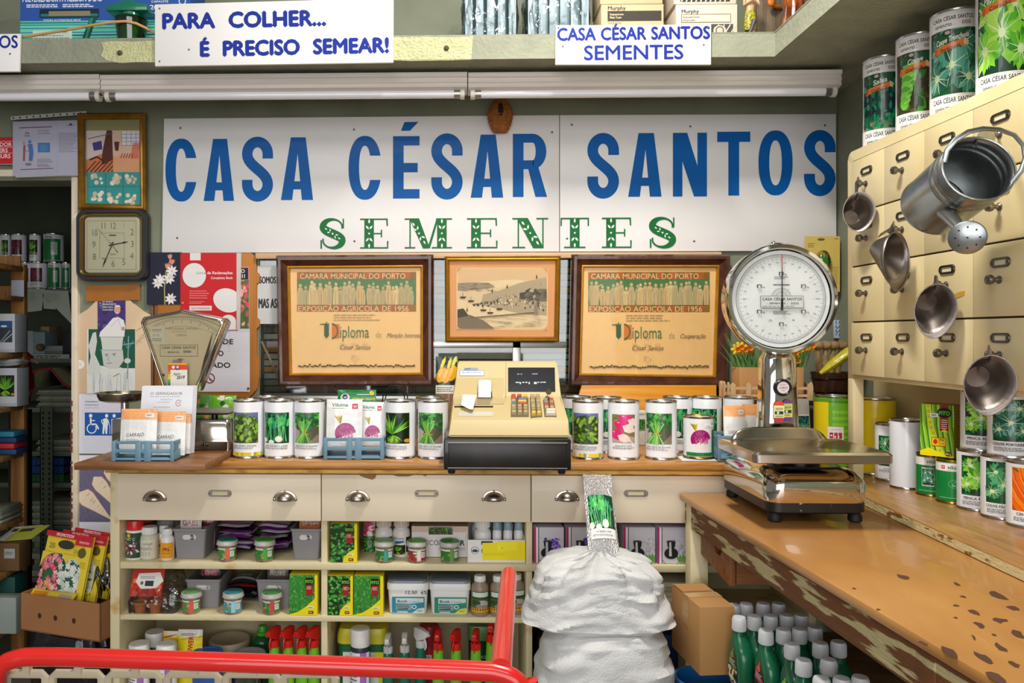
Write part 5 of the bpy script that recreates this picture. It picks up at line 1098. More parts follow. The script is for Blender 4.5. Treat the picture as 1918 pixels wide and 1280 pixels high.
# ================================================================== things on the shelves
PLW = M('plastic_white','e6e5e2',.35,var=.01,coat=.1); PLG = M('bin_grey','8f8d90',.45,var=.03); CLEAR = Mclear('tub_clear','eceae6',1,.08,.06); REDC = M('cap_red','d2241c',.35,var=.02,coat=.2)
def col(hexv,rough=.35,**k): return M('plastic_' + hexv,hexv,rough,var=.02,**k)
def cont(name,label,cat,px,d,z0,r,h,body,prof,bm,cap=None,cm=None,art=None,lab=None,group=None,seg=28,ribs=False):
 """round container: profile in units of radius and height; cap profile; label art between two heights"""
 x = P(px,1000,d).x; o = (x,d,z0 + .0005); t = thing(name,label,cat,o,group=group)
 g = G(); g.lathe([(a*r,b*h) for a,b in prof],o,seg=seg); g.build(body,bm,t)
 if cap:
  g = G(); g.lathe([(a*r,b*h) for a,b in cap],o,seg=seg);
  if ribs:
   n = 18; r1 = max(a for a,b in cap)*r; b0,b1 = cap[0][1]*h,cap[-1][1]*h
   for i in range(n): q = 2*pi*i/n; c = Vector((x + r1*cos(q),d + r1*sin(q),0)); g.cyl((c.x,c.y,z0 + b0 + .002),(c.x,c.y,z0 + b1 - .004),.0012,seg=5)
  g.build('cap',cm,t)
 if art:
  b0,b1,rr,a0,a1 = lab; art.build('label',round_tin((x,d),rr*r + .0004,z0 + b0*h,z0 + b1*h,a0,a1),GLOSS,t,strips=max(8,int((a1 - a0)/6)))
 return t
def zof(px,y,d): return P(px,y,d).z
# --- clear tubs of bulbs with coloured lids
def tub(px,d,z0,lid,c1,c2,seed,label,w=38,h=.062):
 r = w/2/K(d); a = Art(0,0,100,60); a.rect(0,0,100,60,c1); rr = random.Random(seed); a.rect(0,0,100,8,'e4e6dc'); a.at(0,8,100,60)
 for i in range(14): a.ell(rr.uniform(0,60),rr.uniform(12,60),rr.uniform(5,12),rr.uniform(4,9),rr.choice([c1,c2,'6fa83c','d8a08a','3c7a3a']))
 a.at(); a.rect(52,0,70,60,c2); a.rect(72,14,92,44,'e9e9e4'); a.greek(74,18,91,6,1.6,'5a5a58',2.4,rr)
 t = cont('bulb_tub',label,'tub',px,d,z0,r,h,'bowl',[(.80,0),(.84,.02),(.90,.66),(.92,.74)],M('tub_fill','b9a184',.6,vs=60,col2='7a5c3c'),[(.94,.74),(1.06,.75),(1.08,.80),(1.02,.86),(1.0,.93),(.90,.95)],M('tub_rim','d4d2cc',.2,var=.02,alpha=.75),a,(.12,.64,.90,200,340),group='clear tubs of bulbs on the shelves')
 x = P(px,1000,d).x; g = G(); g.lathe([(r*.93,h*.952),(r*.90,h*.985),(r*.4,h*.99),(.0005,h*.992)],(x,d,z0 + .0005),seg=28); g.build('lid',M('lid_' + lid,lid,.35,vs=50,var=.25),t); return t
Z1,Z2,Z3 = ZS
tub(426,2.272,Z1,'2f8a7a','4a8a4a','e0684a',1,'clear bulb tub with teal lid on the upper shelf')
tub(496,2.272,Z1,'4aa83c','3f8a3a','5aa83c',2,'clear bulb tub with green lid below the purple packets')
tub(720,2.272,Z1,'7aa86a','2f7a4a','4aa08a',3,'clear bulb tub with pale lid in front of the white bottles')
tub(781,2.272,Z1,'4f9a3c','b0283c','e0d8d4',4,'clear bulb tub with red label in front of the white carton')
tub(842,2.272,Z1,'3c8a34','3a7a34','6a9a4a',5,'clear bulb tub with green label in front of the white carton')
tub(359,2.272,Z2,'7ab06a','4f9a4a','e05a4a',6,'clear bulb tub with green and red label on the lower shelf')
tub(437,2.272,Z2,'4a9aa8','4aa0b8','9ad0dc',7,'clear bulb tub with blue label and blue lid')
tub(509,2.272,Z2,'4a9a4a','3a8a3c','d0484a',8,'clear bulb tub with green lid, beside the grass seed box')
# --- bottles at the left of the upper shelf
BOT = [(.93,0),(1,.02),(1,.70),(.95,.73),(.86,.75)]; CAPB = [(.88,.75),(.92,.76),(.92,.98),(.88,1)]
a = Art(0,0,100,100); a.rect(0,0,100,100,'2c4a34'); a.ell(40,10,10,7,'e0c040'); a.text('FRUIT C',10,30,12,'d8dcc8','l',.01,60); a.at(0,36,100,86); r = random.Random(3)
for i in range(26): a.leaf(r.uniform(0,90),r.uniform(36,84),24,12,r.uniform(0,6),r.choice(['5a2a4a','7a3a5c','d8b08a','8a4a6a','e8d4c4','3c1e34']))
a.at(); a.greek(10,90,70,1,3,'7a9a6a'); w_ = 33
cont('product_bottle','dark bottle with bright red cap and purple pictured label','bottle',254,2.285,Z1,17/K(2.285),.112,'body',BOT,PLW,CAPB,REDC,a,(.06,.70,1,190,330))
cont('product_bottle','red capped dark bottle standing behind the front red capped one','bottle',273,2.36,Z1,17/K(2.36),.118,'body',BOT,col('2c4a34'),CAPB,REDC)
JAR = [(.9,0),(1,.03),(1,.66),(.93,.74),(.74,.78)]; JC = [(.78,.78),(.80,.79),(.80,.98),(.74,1)]
a = Art(0,0,100,70); a.rect(0,0,100,70,'d9d3c0'); a.text('selege',40,20,12,'6a7088','l',0,44,0,0,.3); a.greek(5,30,90,2,3,'8a8678')
for i in range(5): a.rect(10 + 14*i,46,18 + 14*i,62,'c4bca8')
cont('product_jar','cream jar with white cap beside the red capped bottle','jar',280,2.285,Z1,17/K(2.285),.092,'body',JAR,M('jar_cream','d6cfba',.4),JC,PLW,a,(.08,.64,1,190,330),ribs=True)
def small_white(px,d,lb):
 a = Art(0,0,100,80); a.rect(0,0,100,80,'f0a01e'); a.text('PRL',34,42,18,'2c2c3c','l',.014,44); a.greek(34,52,86,1,3,'6a4a1c')
 cont('small_bottle',lb,'bottle',px,d,Z1,12.5/K(d),.089,'body',[(.93,0),(1,.02),(1,.68),(.8,.76),(.55,.79)],PLW,[(.62,.79),(.64,.80),(.64,.98),(.58,1)],PLW,a,(.08,.58,1,200,340),ribs=True)
small_white(314,2.275,'small white bottle with orange label in front of the grey bin'); small_white(307,2.315,'small white bottle with orange label, half behind the front one')
for i,(px,d) in enumerate(((309,2.42),(322,2.475))): cont('product_jar',['grey capped jar in the back row behind the cream jar','second grey capped jar in the back row, touching the bin'][i],'jar',px,d,Z1,.028,.105,'body',JAR,PLW,JC,col('9a8f8a'))
# --- grey bins
def bin_(name,px,y0,y1,d,z0,depth,label,fill,seed):
 X0,X1,_,zt = R(px[0],y0,px[1],y1,d); h = zt - z0; r = random.Random(seed); t = thing(name,label,'storage bin',((X0 + X1)/2,d + depth/2,z0),group='grey plastic bins'); ins = .006
 ring = lambda k,z,o: rrect((X0 + X1)/2,d + depth/2,(X1 - X0)/2 - ins*k - o,depth/2 - ins*k - o,.008,z,4)
 g = G(); g.loft([ring(1,z0 + .0008,0),ring(0,z0 + h*.90,0),ring(-.4,z0 + h*.92,0),ring(-.4,z0 + h,0),ring(0,z0 + h,.002),ring(0,z0 + h*.9,.003),ring(1,z0 + .004,.003)]); g.build('bin',PLG,t)
 c = (X0 + X1)/2; g,rp = stadium(Vector((c,d + ins*.25 - .0004,z0 + h*.72)),ex,ez,-ey,(X1 - X0)*.42,h*.16,.003); pts = rp((X1 - X0)*.42,h*.16,.0008); g.prism(pts,(0,.0012,0)); g.build('hand_hole',M('hole_shadow','4a4444',.8,vs=60,col2='d8d0cc',thr=(.55,.62)),t)
 for i,(cc,lb) in enumerate(fill):
  x = X0 + (X1 - X0)*(.2 + .6*(i + .5)/len(fill)); yy = d + depth*(.25 + .5*i/max(1,len(fill)))
  a = Art(0,0,100,100); a.rect(0,0,100,100,cc[0]); a.text(cc[2],10,28,16,cc[1],'l',.012,76); a.greek(8,40,90,4,4,cc[1],2.4,r); a.ell(60,84,26,14,cc[1])
  hh = h*.9; o = Vector((x - .03,yy,z0 + .008)); packet('seed_packet',lb,o,(.062,.004,0),(r.uniform(-.006,.006),.012,hh + h*.32),a,.003,back='c9c2bc')
bin_('storage_bin',(324,385),991,1044,2.275,Z1,.17,'grey bin of red and white packets on the upper shelf',[(('e8e2dc','a82c3c','GABS'),'white packet with dark red print at the front of the upper grey bin'),(('8a3040','e8dcd8','ROSSA'),'dark red packet behind the white one in the upper grey bin')],1)
bin_('storage_bin',(545,600),991,1045,2.275,Z1,.17,'grey bin at the right end of the upper left shelf',[(('d8743a','3a2a2a','Rosa'),'orange and white packet sticking out of the bin beside the upright')],2)
bin_('storage_bin',(348,412),1086,1138,2.30,Z2,.16,'grey bin with a dark packet on the lower shelf',[(('2c2426','d83a4a','COMBE'),'black and red packet in the lower left grey bin')],3)
bin_('storage_bin',(480,545),1086,1136,2.30,Z2,.16,'grey bin behind the green lidded tub, next to the grass box',[(('6a5a54','b9aca4','Rosa'),'brown packet in the bin next to the grass box')],4)
# --- soft packets lying in heaps
def lying(px,d,z,w,dp,cols,label,seed,tilt=.06,h=.014,grp=None,zmax=None):
 r = random.Random(seed); x = P(px,1000,d).x; ph = r.random()*6; t = thing('packet',label,'packet',(x,d + dp/2,z),group=grp)
 f = lambda u,v: Vector((x + (u - .5)*w,d + v*dp,z + h*.5 + .006 + (u - .5)*w*tilt + .003*sin(5*u + ph) + h*.5*(1 - abs(2*u - 1)**4)*(1 - abs(2*v - 1)**4)))
 f2 = lambda u,v: f(u,v) - Vector((0,0,h*.9*(1 - abs(2*u - 1)**6)*(1 - abs(2*v - 1)**6) + .0006))
 g = G(); g.sheet(f,14,10); g.sheet(f2,14,10); g.build('pouch',M('foil_' + cols[0],cols[0],.22,var=.2,vs=30,bump=.3,bs=40,coat=.4),t)
 a = Art(0,0,100,60); a.rect(0,22,100,60,cols[1]); a.rect(0,44,100,52,cols[2]); a.greek(10,30,80,2,3,cols[2],2,r); a.build('print',lambda u,v,z_: f(.03 + .94*u,.02 + .9*v) + Vector((0,0,z_ + .0012)),FOILP,t,strips=14,rows=10)
GP_ = 'heap of purple and black packets on the upper shelf'; PC = [('1e181e','d8ccd8','8a2a8c'),('7a2a86','e4dce8','9a3aa4'),('2a2228','8a2f90','d8d4dc'),('cfc8d2','7a2a80','2a2028'),('1a1618','c8bcc8','b04ab0')]
for i in range(5): lying(436 + (i % 2)*6,2.33 + .004*i,Z1 + .001 + .0155*i,.105,.13,PC[i],'packet number %s up in the left pile of purple and black packets' % ['one','two','three','four','five'][i],i,.03,grp=GP_)
for i in range(5): lying(510 + (i % 2)*5,2.33 + .004*i,Z1 + .001 + .0155*i,.092,.13,PC[(i + 2) % 5],'packet number %s up in the right pile of purple and black packets' % ['one','two','three','four','five'][i],10 + i,.02,grp=GP_)
for i in range(3): lying(452,2.35,Z2 + .001 + .0205*i,.085,.12,[('1c181a','2a2426','c8c4c8'),('151214','1c181a','d03a44'),('201c1e','2a2628','b8b4b8')][i],'black packet %s in the pile between the lower grey bins' % ['at the bottom','with a red line','on top'][i],20 + i,.05,h=.019,grp='black packets on the lower shelf')
# --- seed boxes
def seed_box(px,d,z0,kind,label,depth=.05,rot=0):
 x0,y0,x1,y1 = px; X0,X1,_,zt = R(x0,y0,x1,y1,d); t = thing('seed_box',label,'carton',((X0 + X1)/2,d + depth/2,z0),group='yellow boxes of lawn and clover seed')
 g = G(); g.box(X0,X1,d,d + depth,z0 + .0005,zt,bev=.001); g.build('box',M('box_yellow','e8d51c',.35,var=.02,coat=.2),t); W,H = x1 - x0,y1 - y0; a = Art(*px); a.rect(*px,'f0dc14')
 veg(a,kind,*px,seed=x0); a.up(3); X = lambda u: x0 + u*W; Y = lambda v: y0 + v*H
 a.poly([(X(1),Y(.5)),(X(.85),Y(.62)),(X(.6),Y(.78)),(X(.3),Y(.92)),(X(0),Y(.98)),(X(0),Y(1)),(X(1),Y(1))] if kind == 'grass' else [(X(1),Y(.62)),(X(.72),Y(.72)),(X(.5),Y(.86)),(X(.46),Y(1)),(X(1),Y(1))],'f2dd12'); a.poly([(X(.9),Y(0)),(X(1),Y(0)),(X(1),Y(.7)),(X(.9),Y(.66))],'f2dd12'); a.up()
 a.rect(X(.58),Y(.06),X(.84),Y(.3),'2a1a12'); a.ell(X(.71),Y(.16),W*.18,H*.075,'16240f'); a.text('FITO',X(.71),Y(.195),H*.075,'7ad42a','c',.02,W*.30); a.rect(X(.6),Y(.24),X(.83),Y(.50),'a81c24'); a.greek(X(.63),Y(.28),X(.81),3,H*.012,'f0d8d0',2.4); a.ell(X(.76),Y(.80),W*.13,H*.035,'f6ecb4'); a.greek(X(.68),Y(.795),X(.84),1,H*.02,'6a5a1c'); a.rect(X(.68),Y(.89),X(.86),Y(.96),'7a2418'); a.greek(X(.71),Y(.915),X(.84),1,H*.02,'f0d8c0')
 a.build('front_print',facing(*px,d,.0003,z0 + .001),GLOSS,t); return t
seed_box((619,981,669,1062),2.252,Z1,'cress','yellow seed box with round green leaves, alone on the upper middle shelf')
seed_box((542,1077,595,1157),2.252,Z2,'grass','yellow lawn seed box at the right end of the lower left shelf')
seed_box((614,1079,661,1159),2.252,Z2,'cress','yellow seed box with round green leaves, on the lower middle shelf')
seed_box((663,1079,718,1159),2.252,Z2,'grass','yellow lawn seed box beside the white lawn tubs')
# --- middle bay, upper shelf
a = Art(680,976,702,1040); veg(a,'radish',680,976,702,1008,3); veg(a,'cress',680,1006,702,1034,3); stand((680,976,702,1040),2.36,.02,'seed_packet','narrow clear packet with red and green picture, right of the yellow seed box',a,None,'8a8684')
TB = [(.95,0),(1,.02),(1,.60),(.92,.68),(.70,.73),(.70,.76)]; TBC = [(.80,.75),(.82,.76),(.82,.98),(.76,1)]
for px,lb in ((719,'tall white bottle behind the pale lidded tub'),(752,'tall white bottle with green picture, next to the white carton')):
 a = Art(0,0,100,90); a.rect(0,0,100,90,'e6e6e2'); a.text('ORGANI',6,20,9,'4a4a44','l',.012,56); a.ell(40,32,26,6,'2f6aa4',-.15); a.rect(74,10,100,76,'2c2c30'); veg(a,'blades',12,44,70,86,px)
 cont('product_bottle',lb,'bottle',px,2.335,Z1,16.5/K(2.335),.112,'body',TB,PLW,TBC,col('d8c8bc'),a,(.05,.58,1,200,340),ribs=True,group='tall white bottles on the upper shelf')
def carton(name,label,px,d,z0,depth,mat,art=None,open_=None,cat='carton',group=None):
 X0,X1,_,zt = R(px[0],px[1],px[2],px[3],d); t = thing(name,label,cat,((X0 + X1)/2,d + depth/2,z0),group=group); g = G()
 if open_:
  th = .003; g.box(X0,X1,d,d + depth,z0 + .0005,z0 + .004); g.box(X0,X1,d,d + th,z0 + .004,zt,bev=.0008); g.box(X0,X1,d + depth - th,d + depth,z0 + .004,zt + open_,bev=.0008)
  for xx in (X0,X1 - th): g.prism([(xx,d + th,z0 + .004),(xx,d + depth - th,z0 + .004),(xx,d + depth - th,zt + open_),(xx,d + th,zt)],(th,0,0))
 else: g.box(X0,X1,d,d + depth,z0 + .0005,zt,bev=.0012)
 g.build('box',mat,t)
 if art: art.build('print',facing(px[0],px[1],px[2],px[3],d,.0004,z0 + .001),PAPER,t)
 return t
a = Art(771,992,877,1044); a.rect(771,992,877,1044,'e4dfdc'); a.rect(771,992,877,1002,'d8bca8'); veg(a,'bush',803,993,848,1006,5); a.ring(782,1021,7,8.2,'3c4a46'); a.text('ECO',797,1024,9,'54605e','l',.0,25); a.text('NATUR',823,1024,9,'1d4a3c','l',.02,47); a.text('GOOD FOODS',822,1032,4,'8a908e','l',0,49)
carton('product_carton','white carton with dark green lettering behind two bulb tubs',(771,986,877,1043),2.31,Z1,.13,M('carton_brown','a08468',.7,var=.08),a)
a = Art(876,1012,986,1060); a.rect(876,1012,986,1060,'e6e3e0'); a.ring(890,1034,6.8,7.8,'2c4a4a');
for i in range(7): a.leaf(890,1038,8,2.6,-pi/2 + (i - 3)*.38,'2c4a4a')
a.text('E',902,1039,8,'1d3a34','l',.014); a.rect(902,1014,924,1022,'2c3a34'); a.up(3); a.poly([(904,1018),(930,1017),(936,1014),(986,1013),(986,1055),(904,1055)],'f5e21a'); a.poly([(933,1017),(970,1016),(970,1034),(932,1035)],'f8ea30'); a.greek(908,1040,950,3,.8,'d8c416',2.4); a.line([(941,1031),(943,1027)],.8,'3a341c')
carton('display_carton','white open carton with yellow note stuck on its front',(876,1012,983.5,1060),2.262,Z1,.16,M('carton_white','dedad4',.6),a,open_=.03)
zb = Z1 + .0045
cont('product_bottle','white bottle with ribbed cap standing in the open carton','bottle',904,2.31,zb,16/K(2.31),.113,'body',TB,PLW,TBC,PLW,ribs=True); cont('product_bottle','white bottle in the back left corner of the open carton','bottle',896,2.375,zb,.020,.111,'body',TB,PLW,TBC,PLW,ribs=True)
for i,(px,lb) in enumerate(((931,'blue capped little bottle nearest the tall one in the open carton'),(951,'middle one of three blue capped little bottles in the open carton'),(971,'blue capped little bottle at the right edge of the open carton'))):
 cont('small_bottle',lb,'bottle',px,2.30,zb,8.5/K(2.30),.104,'body',[(.95,0),(1,.02),(1,.72),(.8,.78)],PLW,[(.90,.78),(.92,.80),(.86,.98),(.8,1)],col('8fa4b4'),group='little blue capped bottles in the open carton')
 cont('small_bottle',lb.replace('little bottle','little bottle in the second row').replace('three blue capped little bottles','three in the second row'),'bottle',px + 2,2.35,zb,8.5/K(2.35),.116,'body',[(.95,0),(1,.02),(1,.72),(.8,.78)],PLW,[(.90,.78),(.92,.80),(.86,.98),(.8,1)],col('9a8f8c'),group='little bottles in the second row of the open carton')
# --- hyacinth glass boxes
for i,(x0,x1,pic,lb) in enumerate(((1000,1056,1,'carton with purple flower and black vase beside the upright'),(1061,1118,1,'carton with purple flower partly behind the silver bag'),(1168,1227,0,'carton with black vase and pale flower right of the silver bag'),(1231,1290,0,'carton with black vase disappearing behind the side counter'))):
 px = (x0,988,x1,1066); a = Art(*px); a.rect(*px,'cfcbd2'); a.rect(x0,988,x0 + 4,1066,'c01c6c'); a.rect(x0 + 4,988,x0 + 8,1066,'e8e6ea'); a.rect(x0 + 8,988,x0 + 9.5,1066,'2c4a3a'); r = random.Random(i); a.at(x0 + 12,988,x1,1066); a.up()
 for k in range(90 if pic else 60):
  u,v = r.gauss(.62 if pic else .78,.13),r.uniform(.32,.86); a.ell(x0 + 12 + (x1 - x0 - 12)*u,988 + 78*v,r.uniform(2,3.4),None,r.choice(['6a44b4','8a66cc','5a34a0','b49ae0'] if pic else ['d4cfd6','c4bec8','e2dee4','b8b2bc']),n=7)
 if not pic:
  for k in range(6): a.leaf(x1 - 14 + 3*k,1066,24,6,-1.57 + (k - 3)*.15,'6a9a4a')
 cx = x0 + 26; a.up(); a.poly([(cx - 8,1018),(cx + 8,1018),(cx + 7,1028),(cx + 5,1034),(cx - 5,1034),(cx - 7,1028)],'1c1c1e'); a.ell(cx,1044,13,12,'1c1c1e'); a.ell(cx - 1,1018,8,2,'3a3a3c'); a.poly([(cx - 4,1020),(cx,1020),(cx + 1,1050),(cx - 4,1050)],'c8c8cc'); a.at(); a.ring(cx,1052,17,18,'4a6a4a',20,160)
 carton('flower_vase_carton',lb,px,2.262,Z1,.11,M('carton_lilac','bdb8c2',.5,var=.03),a,group='cartons of bulb vases')
# --- lower shelf: grow kit bag, lawn tubs, sprays
t = thing('grow_kit','clear bag with tomato grow kit and little clay pots on the lower shelf','grow kit',(P(275,1140,2.30).x,2.30,Z2))
g = G()
for px,dd in ((263,2.275),(291,2.275),(300,2.33),(272,2.33)):
 x = P(px,1130,dd).x; g = G(); g.lathe([(.014,.0005),(.0175,.020),(.0195,.021),(.020,.029),(.0175,.029),(.016,.022)],(x,dd,Z2),seg=20); g.build('clay_pot',M('terracotta','c8743c',.7,var=.08),t)
px = (242,1068,302,1118); a = Art(*px); a.rect(*px,'b8382c'); r = random.Random(2)
for i in range(60): x,y = r.uniform(242,302),r.uniform(1092,1118); a.ell(x,y,r.uniform(2.5,4.5),None,r.choice(['d8301c','e2481c','b8241c','f07a4a']))
a.poly([(254,1080),(294,1078),(302,1092),(290,1104),(262,1106),(250,1094)],'ecebe8'); a.rect(268,1092,284,1101,'3a3a3c'); a.greek(258,1085,292,2,1.2,'8a8a88'); a.ell(262,1096,3,3,'6a6a68')
x0,x1,z0,z1 = R(*px,2.262); o = Vector((x0,2.262,z0)); a.build('header_card',flat(o,(x1 - x0,0,0),(0,.035,z1 - z0)),GLOSS,t); g = G(); g.prism([o + Vector((0,.001,0)),o + Vector((x1 - x0,.001,0)),o + Vector((x1 - x0,.036,z1 - z0)),o + Vector((0,.036,z1 - z0))],(0,.004,0)); g.build('card',M('card_red','b0402c',.5),t)
BAG = Mclear('bag_film','eef0f0',.9,.12,.04,.6); x0,x1,z0,z1 = R(236,1072,336,1143,2.255); g = G(); cx,hx = (x0 + x1)/2,(x1 - x0)/2; g.loft([rrect(cx - .004,2.305,hx*.9,.052,.012,Z2 + .0004),rrect(cx,2.305,hx*1.0,.053,.02,Z2 + .03),rrect(cx + .006,2.31,hx*.9,.048,.02,Z2 + .06),rrect(cx + .002,2.33,hx*.75,.02,.008,Z2 + .10)]); g.build('bag',BAG,t)
def lawn_tub(px,lab,c1,c2,note):
 x0,y0,x1,y1 = px; d = 2.262; X0,X1,_,zt = R(*px,d); cx,hx = (X0 + X1)/2,(X1 - X0)/2; h = zt - Z2; cy,hy = d + .05,.05; t = thing('lawn_tub',lab,'tub',(cx,cy,Z2),group='white lawn tubs on the lower shelf')
 g = G(); g.loft([rrect(cx,cy,hx*.86,hy*.86,.014,Z2 + .0005),rrect(cx,cy,hx*.88,hy*.88,.015,Z2 + .004),rrect(cx,cy,hx*.95,hy*.95,.016,Z2 + h*.66),rrect(cx,cy,hx*.94,hy*.94,.016,Z2 + h*.68)]); g.build('body',PLW,t)
 g = G(); g.loft([rrect(cx,cy,hx,hy,.018,Z2 + h*.66),rrect(cx,cy,hx,hy,.018,Z2 + h*.80),rrect(cx,cy,hx*.97,hy*.97,.018,Z2 + h*.84),rrect(cx,cy,hx*.90,hy*.90,.016,Z2 + h*.845)]); ld = g.build('lid',PLW,t)
 g = G(); g.loft([rrect(cx,cy,hx*.93,hy*.93,.016,Z2 + h*.842),rrect(cx,cy,hx*.90,hy*.90,.016,Z2 + h*.90),rrect(cx,cy,hx*.88,hy*.88,.016,Z2 + h*.905)]); g.build('lid_panel',col('7f8a94'),ld)
 ax0,ax1,ay0,ay1 = x0 + (x1 - x0)*.13,x0 + (x1 - x0)*.90,y0 + (y1 - y0)*.47,y0 + (y1 - y0)*.94; a = Art(ax0,ay0,ax1,ay1); X = lambda u: ax0 + (ax1 - ax0)*u; Y = lambda v: ay0 + (ay1 - ay0)*v
 a.rect(ax0,ay0,ax1,ay1,c1); a.poly([(X(.12),Y(.08)),(X(.95),Y(.08)),(X(.93),Y(.34)),(X(.6),Y(.42)),(X(.12),Y(.40))],'c9dce0'); a.text('Bosk',X(.16),Y(.34),(ay1 - ay0)*.16,'2c3438','l',.012,(ax1 - ax0)*.32); a.text('Lawn',X(.52),Y(.36),(ay1 - ay0)*.16,'7a9aa8','l',0,(ax1 - ax0)*.33)
 a.poly([(X(.12),Y(.48)),(X(.6),Y(.46)),(X(.58),Y(.8)),(X(.12),Y(.84))],'8fa8ac'); a.greek(X(.15),Y(.52),X(.55),2,1.6,'3a4a4c'); a.poly([(X(.15),Y(.74)),(X(.5),Y(.70)),(X(.5),Y(.78)),(X(.15),Y(.8))],'3a4a34'); a.ell(X(.68),Y(.62),4.6,4.6,'e4ecec'); a.ell(X(.68),Y(.62),3,3,c1); a.greek(X(.16),Y(.90),X(.5),1,2.2,'e8f0f0')
 a.poly([(X(.62),Y(1)),(X(.8),Y(.72)),(X(1),Y(.66)),(X(1),Y(1))],c2); a.greek(X(.78),Y(.82),X(.96),2,1,'6a7a6a'); a.rect(X(.86),Y(.08),X(.97),Y(.32),'e8dcae'); yy = d + (1 - .93)*hy*1.0
 q0 = P(ax0,ay1,yy); q1 = P(ax1,ay1,yy); q2 = P(ax0,ay0,yy); a.build('label',flat(Vector((q0.x,d + hy*.095 - .0012,max(q0.z,Z2 + .004))),(q1.x - q0.x,0,0),(0,-hy*.055,q2.z - max(q0.z,Z2 + .004))),GLOSS,t)
 if note: a = Art(756,1105,802,1114); a.text('12,50  6%',757,1113,6.5,'2a2a30','l',0,43,0,0,.2); a.build('price_note',facing(756,1105,802,1114,d,.0006),PAPER,ld)
lawn_tub((724,1083,803,1157),'white lawn tub with blue label and handwritten price on its rim','2f8aa4','d8e0d8',True); lawn_tub((803.5,1084,882,1158),'white lawn tub with green label, second from the yellow boxes','2f8a74','d8dc4a',False)
for px,d,lb in ((899,2.272,'squat brown bottle with white cap, beside the green labelled lawn tub'),(934,2.272,'brown bottle with white cap, partly behind the red rail'),(966,2.29,'brown bottle with white cap at the end of the shelf, past the red rail')):
 a = Art(0,0,100,100); a.rect(0,0,100,100,'4a6a34'); a.rect(12,4,90,26,'d8dcd4'); a.rect(0,28,100,36,'2c4a2c'); a.ell(60,62,30,20,'b9b4ac'); a.ell(30,54,22,12,'3a4a30'); a.poly([(40,60),(90,70),(60,84),(30,76)],'8f8a84'); a.rect(0,80,100,100,'e8a01c')
 for i in range(9): a.rect(6 + i*10.5,82,10 + i*10.5,92,'3a2a10')
 cont('product_bottle',lb,'bottle',px,d,Z2,16.5/K(d),.112,'body',[(.95,0),(1,.02),(1,.66),(.92,.76),(.62,.84),(.60,.86)],M('bottle_amber','9a8672',.3,var=.05),[(.66,.86),(.68,.87),(.64,.99),(.6,1)],PLW,a,(.12,.64,1,195,345),group='brown bottles with pictured labels')
for i in range(7):
 x = 1006 + 3*(i % 3); d = 2.30; z = Z2 + .001 + .0125*i; x0 = P(998 + 4,1100,d).x; g = G(); g.box(x0 + .002*(i % 3),x0 + .11,d,d + .16,z,z + .0115,bev=.001); tag(g.build('paper_bundle',M('paper_old_%d' % (i % 3),['c9bfa8','b5a88e','d4ccb8'][i % 3],.8)),'bundle of old paper behind the white sack, %s from the bottom' % ['first','second','third','fourth','fifth','sixth','seventh'][i],'paper bundle','old paper bundles left of the sack')
for i in range(6):
 d = 2.30; z = Z2 + .001 + .0145*i; x0 = P(1222,1100,d).x; g = G(); g.box(x0 + .004*(i % 2),x0 + .12,d,d + .16,z,z + .0135,bev=.001); tag(g.build('paper_bundle',M('paper_old_%d' % (i % 3),['c9bfa8','b5a88e','d4ccb8'][i % 3],.8)),'bundle of old paper right of the sack, %s from the bottom' % ['first','second','third','fourth','fifth','sixth'][i],'paper bundle','old paper bundles right of the sack')
# --- bottom shelf
def jar(px,d,r,ytop,cap,body,label,art=None,lab=(.1,.68,1,200,340)):
 h = zof(px,ytop,d - r) - Z3; cont('product_jar',label,'jar',px,d,Z3,r,h,'body',[(.95,0),(1,.02),(1,.74),(.92,.78)],body,[(.97,.78),(1.0,.79),(1.0,.98),(.94,1)],cap,art,lab)
NAVY = col('2c3044')
def jart(seed):
 a = Art(0,0,100,100); a.rect(0,0,100,100,'e2e2e6'); a.rect(56,0,82,90,'a468b8'); a.rect(0,78,82,92,'7a3a9a'); a.greek(8,30,50,6,3,'5a5a66',2.4,random.Random(seed)); a.text('Destroy',6,24,10,'4a4a58','l',0,46); return a
jar(261,2.285,.0295,1213,PLW,PLW,'white lidded jar with handwriting on its lid, by the left upright on the bottom shelf',jart(1)); jar(312,2.285,.0295,1214,PLW,PLW,'white lidded jar in front of the yellow packets on the bottom shelf',jart(2)); jar(290,2.37,.028,1190,PLW,NAVY,'navy jar with white lid behind the two front jars')
jar(675,2.29,.0285,1184,PLW,NAVY,'navy jar with white lid and purple label before the yellow lidded tub',jart(3),(.06,.72,1,190,340))
px = (302,1187,330,1300); a = Art(*px); a.rect(*px,'e8c81c'); a.rect(302,1187,330,1194,'e4ddd2'); a.line([(302,1199),(330,1192)],2.5,'b8402c'); a.text('XO',322,1222,9,'c05a1c','l',.02,10,0,-1.3)
stand(px,2.335,.02,'product_pouch','yellow pouch with torn white top behind the navy jar',a,None,'d8c8b4')
px = (330,1184,376,1300); a = Art(*px); a.rect(*px,'ecd41c'); a.poly([(330,1184),(376,1184),(376,1194),(330,1200)],'e6e0d8'); a.greek(333,1191,368,2,1.2,'55504a'); a.line([(330,1203),(376,1196)],2,'c8a814'); a.text('MAXI-POWER',356,1262,10,'b8321c','l',.02,66,0,-1.5)
stand(px,2.32,.02,'product_pouch','yellow pouch with red upright lettering, tallest on the bottom left shelf',a,None,'d8c8b4')
def drum(px,d,r,ytop,lid,body,label): h = zof(px,ytop,d) - Z3; cont('round_tub',label,'tub',px,d,Z3,r,h,'body',[(.86,0),(.88,.02),(.95,.84),(.95,.86)],body,[(1.0,.82),(1.02,.84),(1.02,.96),(.97,1),(.85,1.0),(.80,.985)],lid)
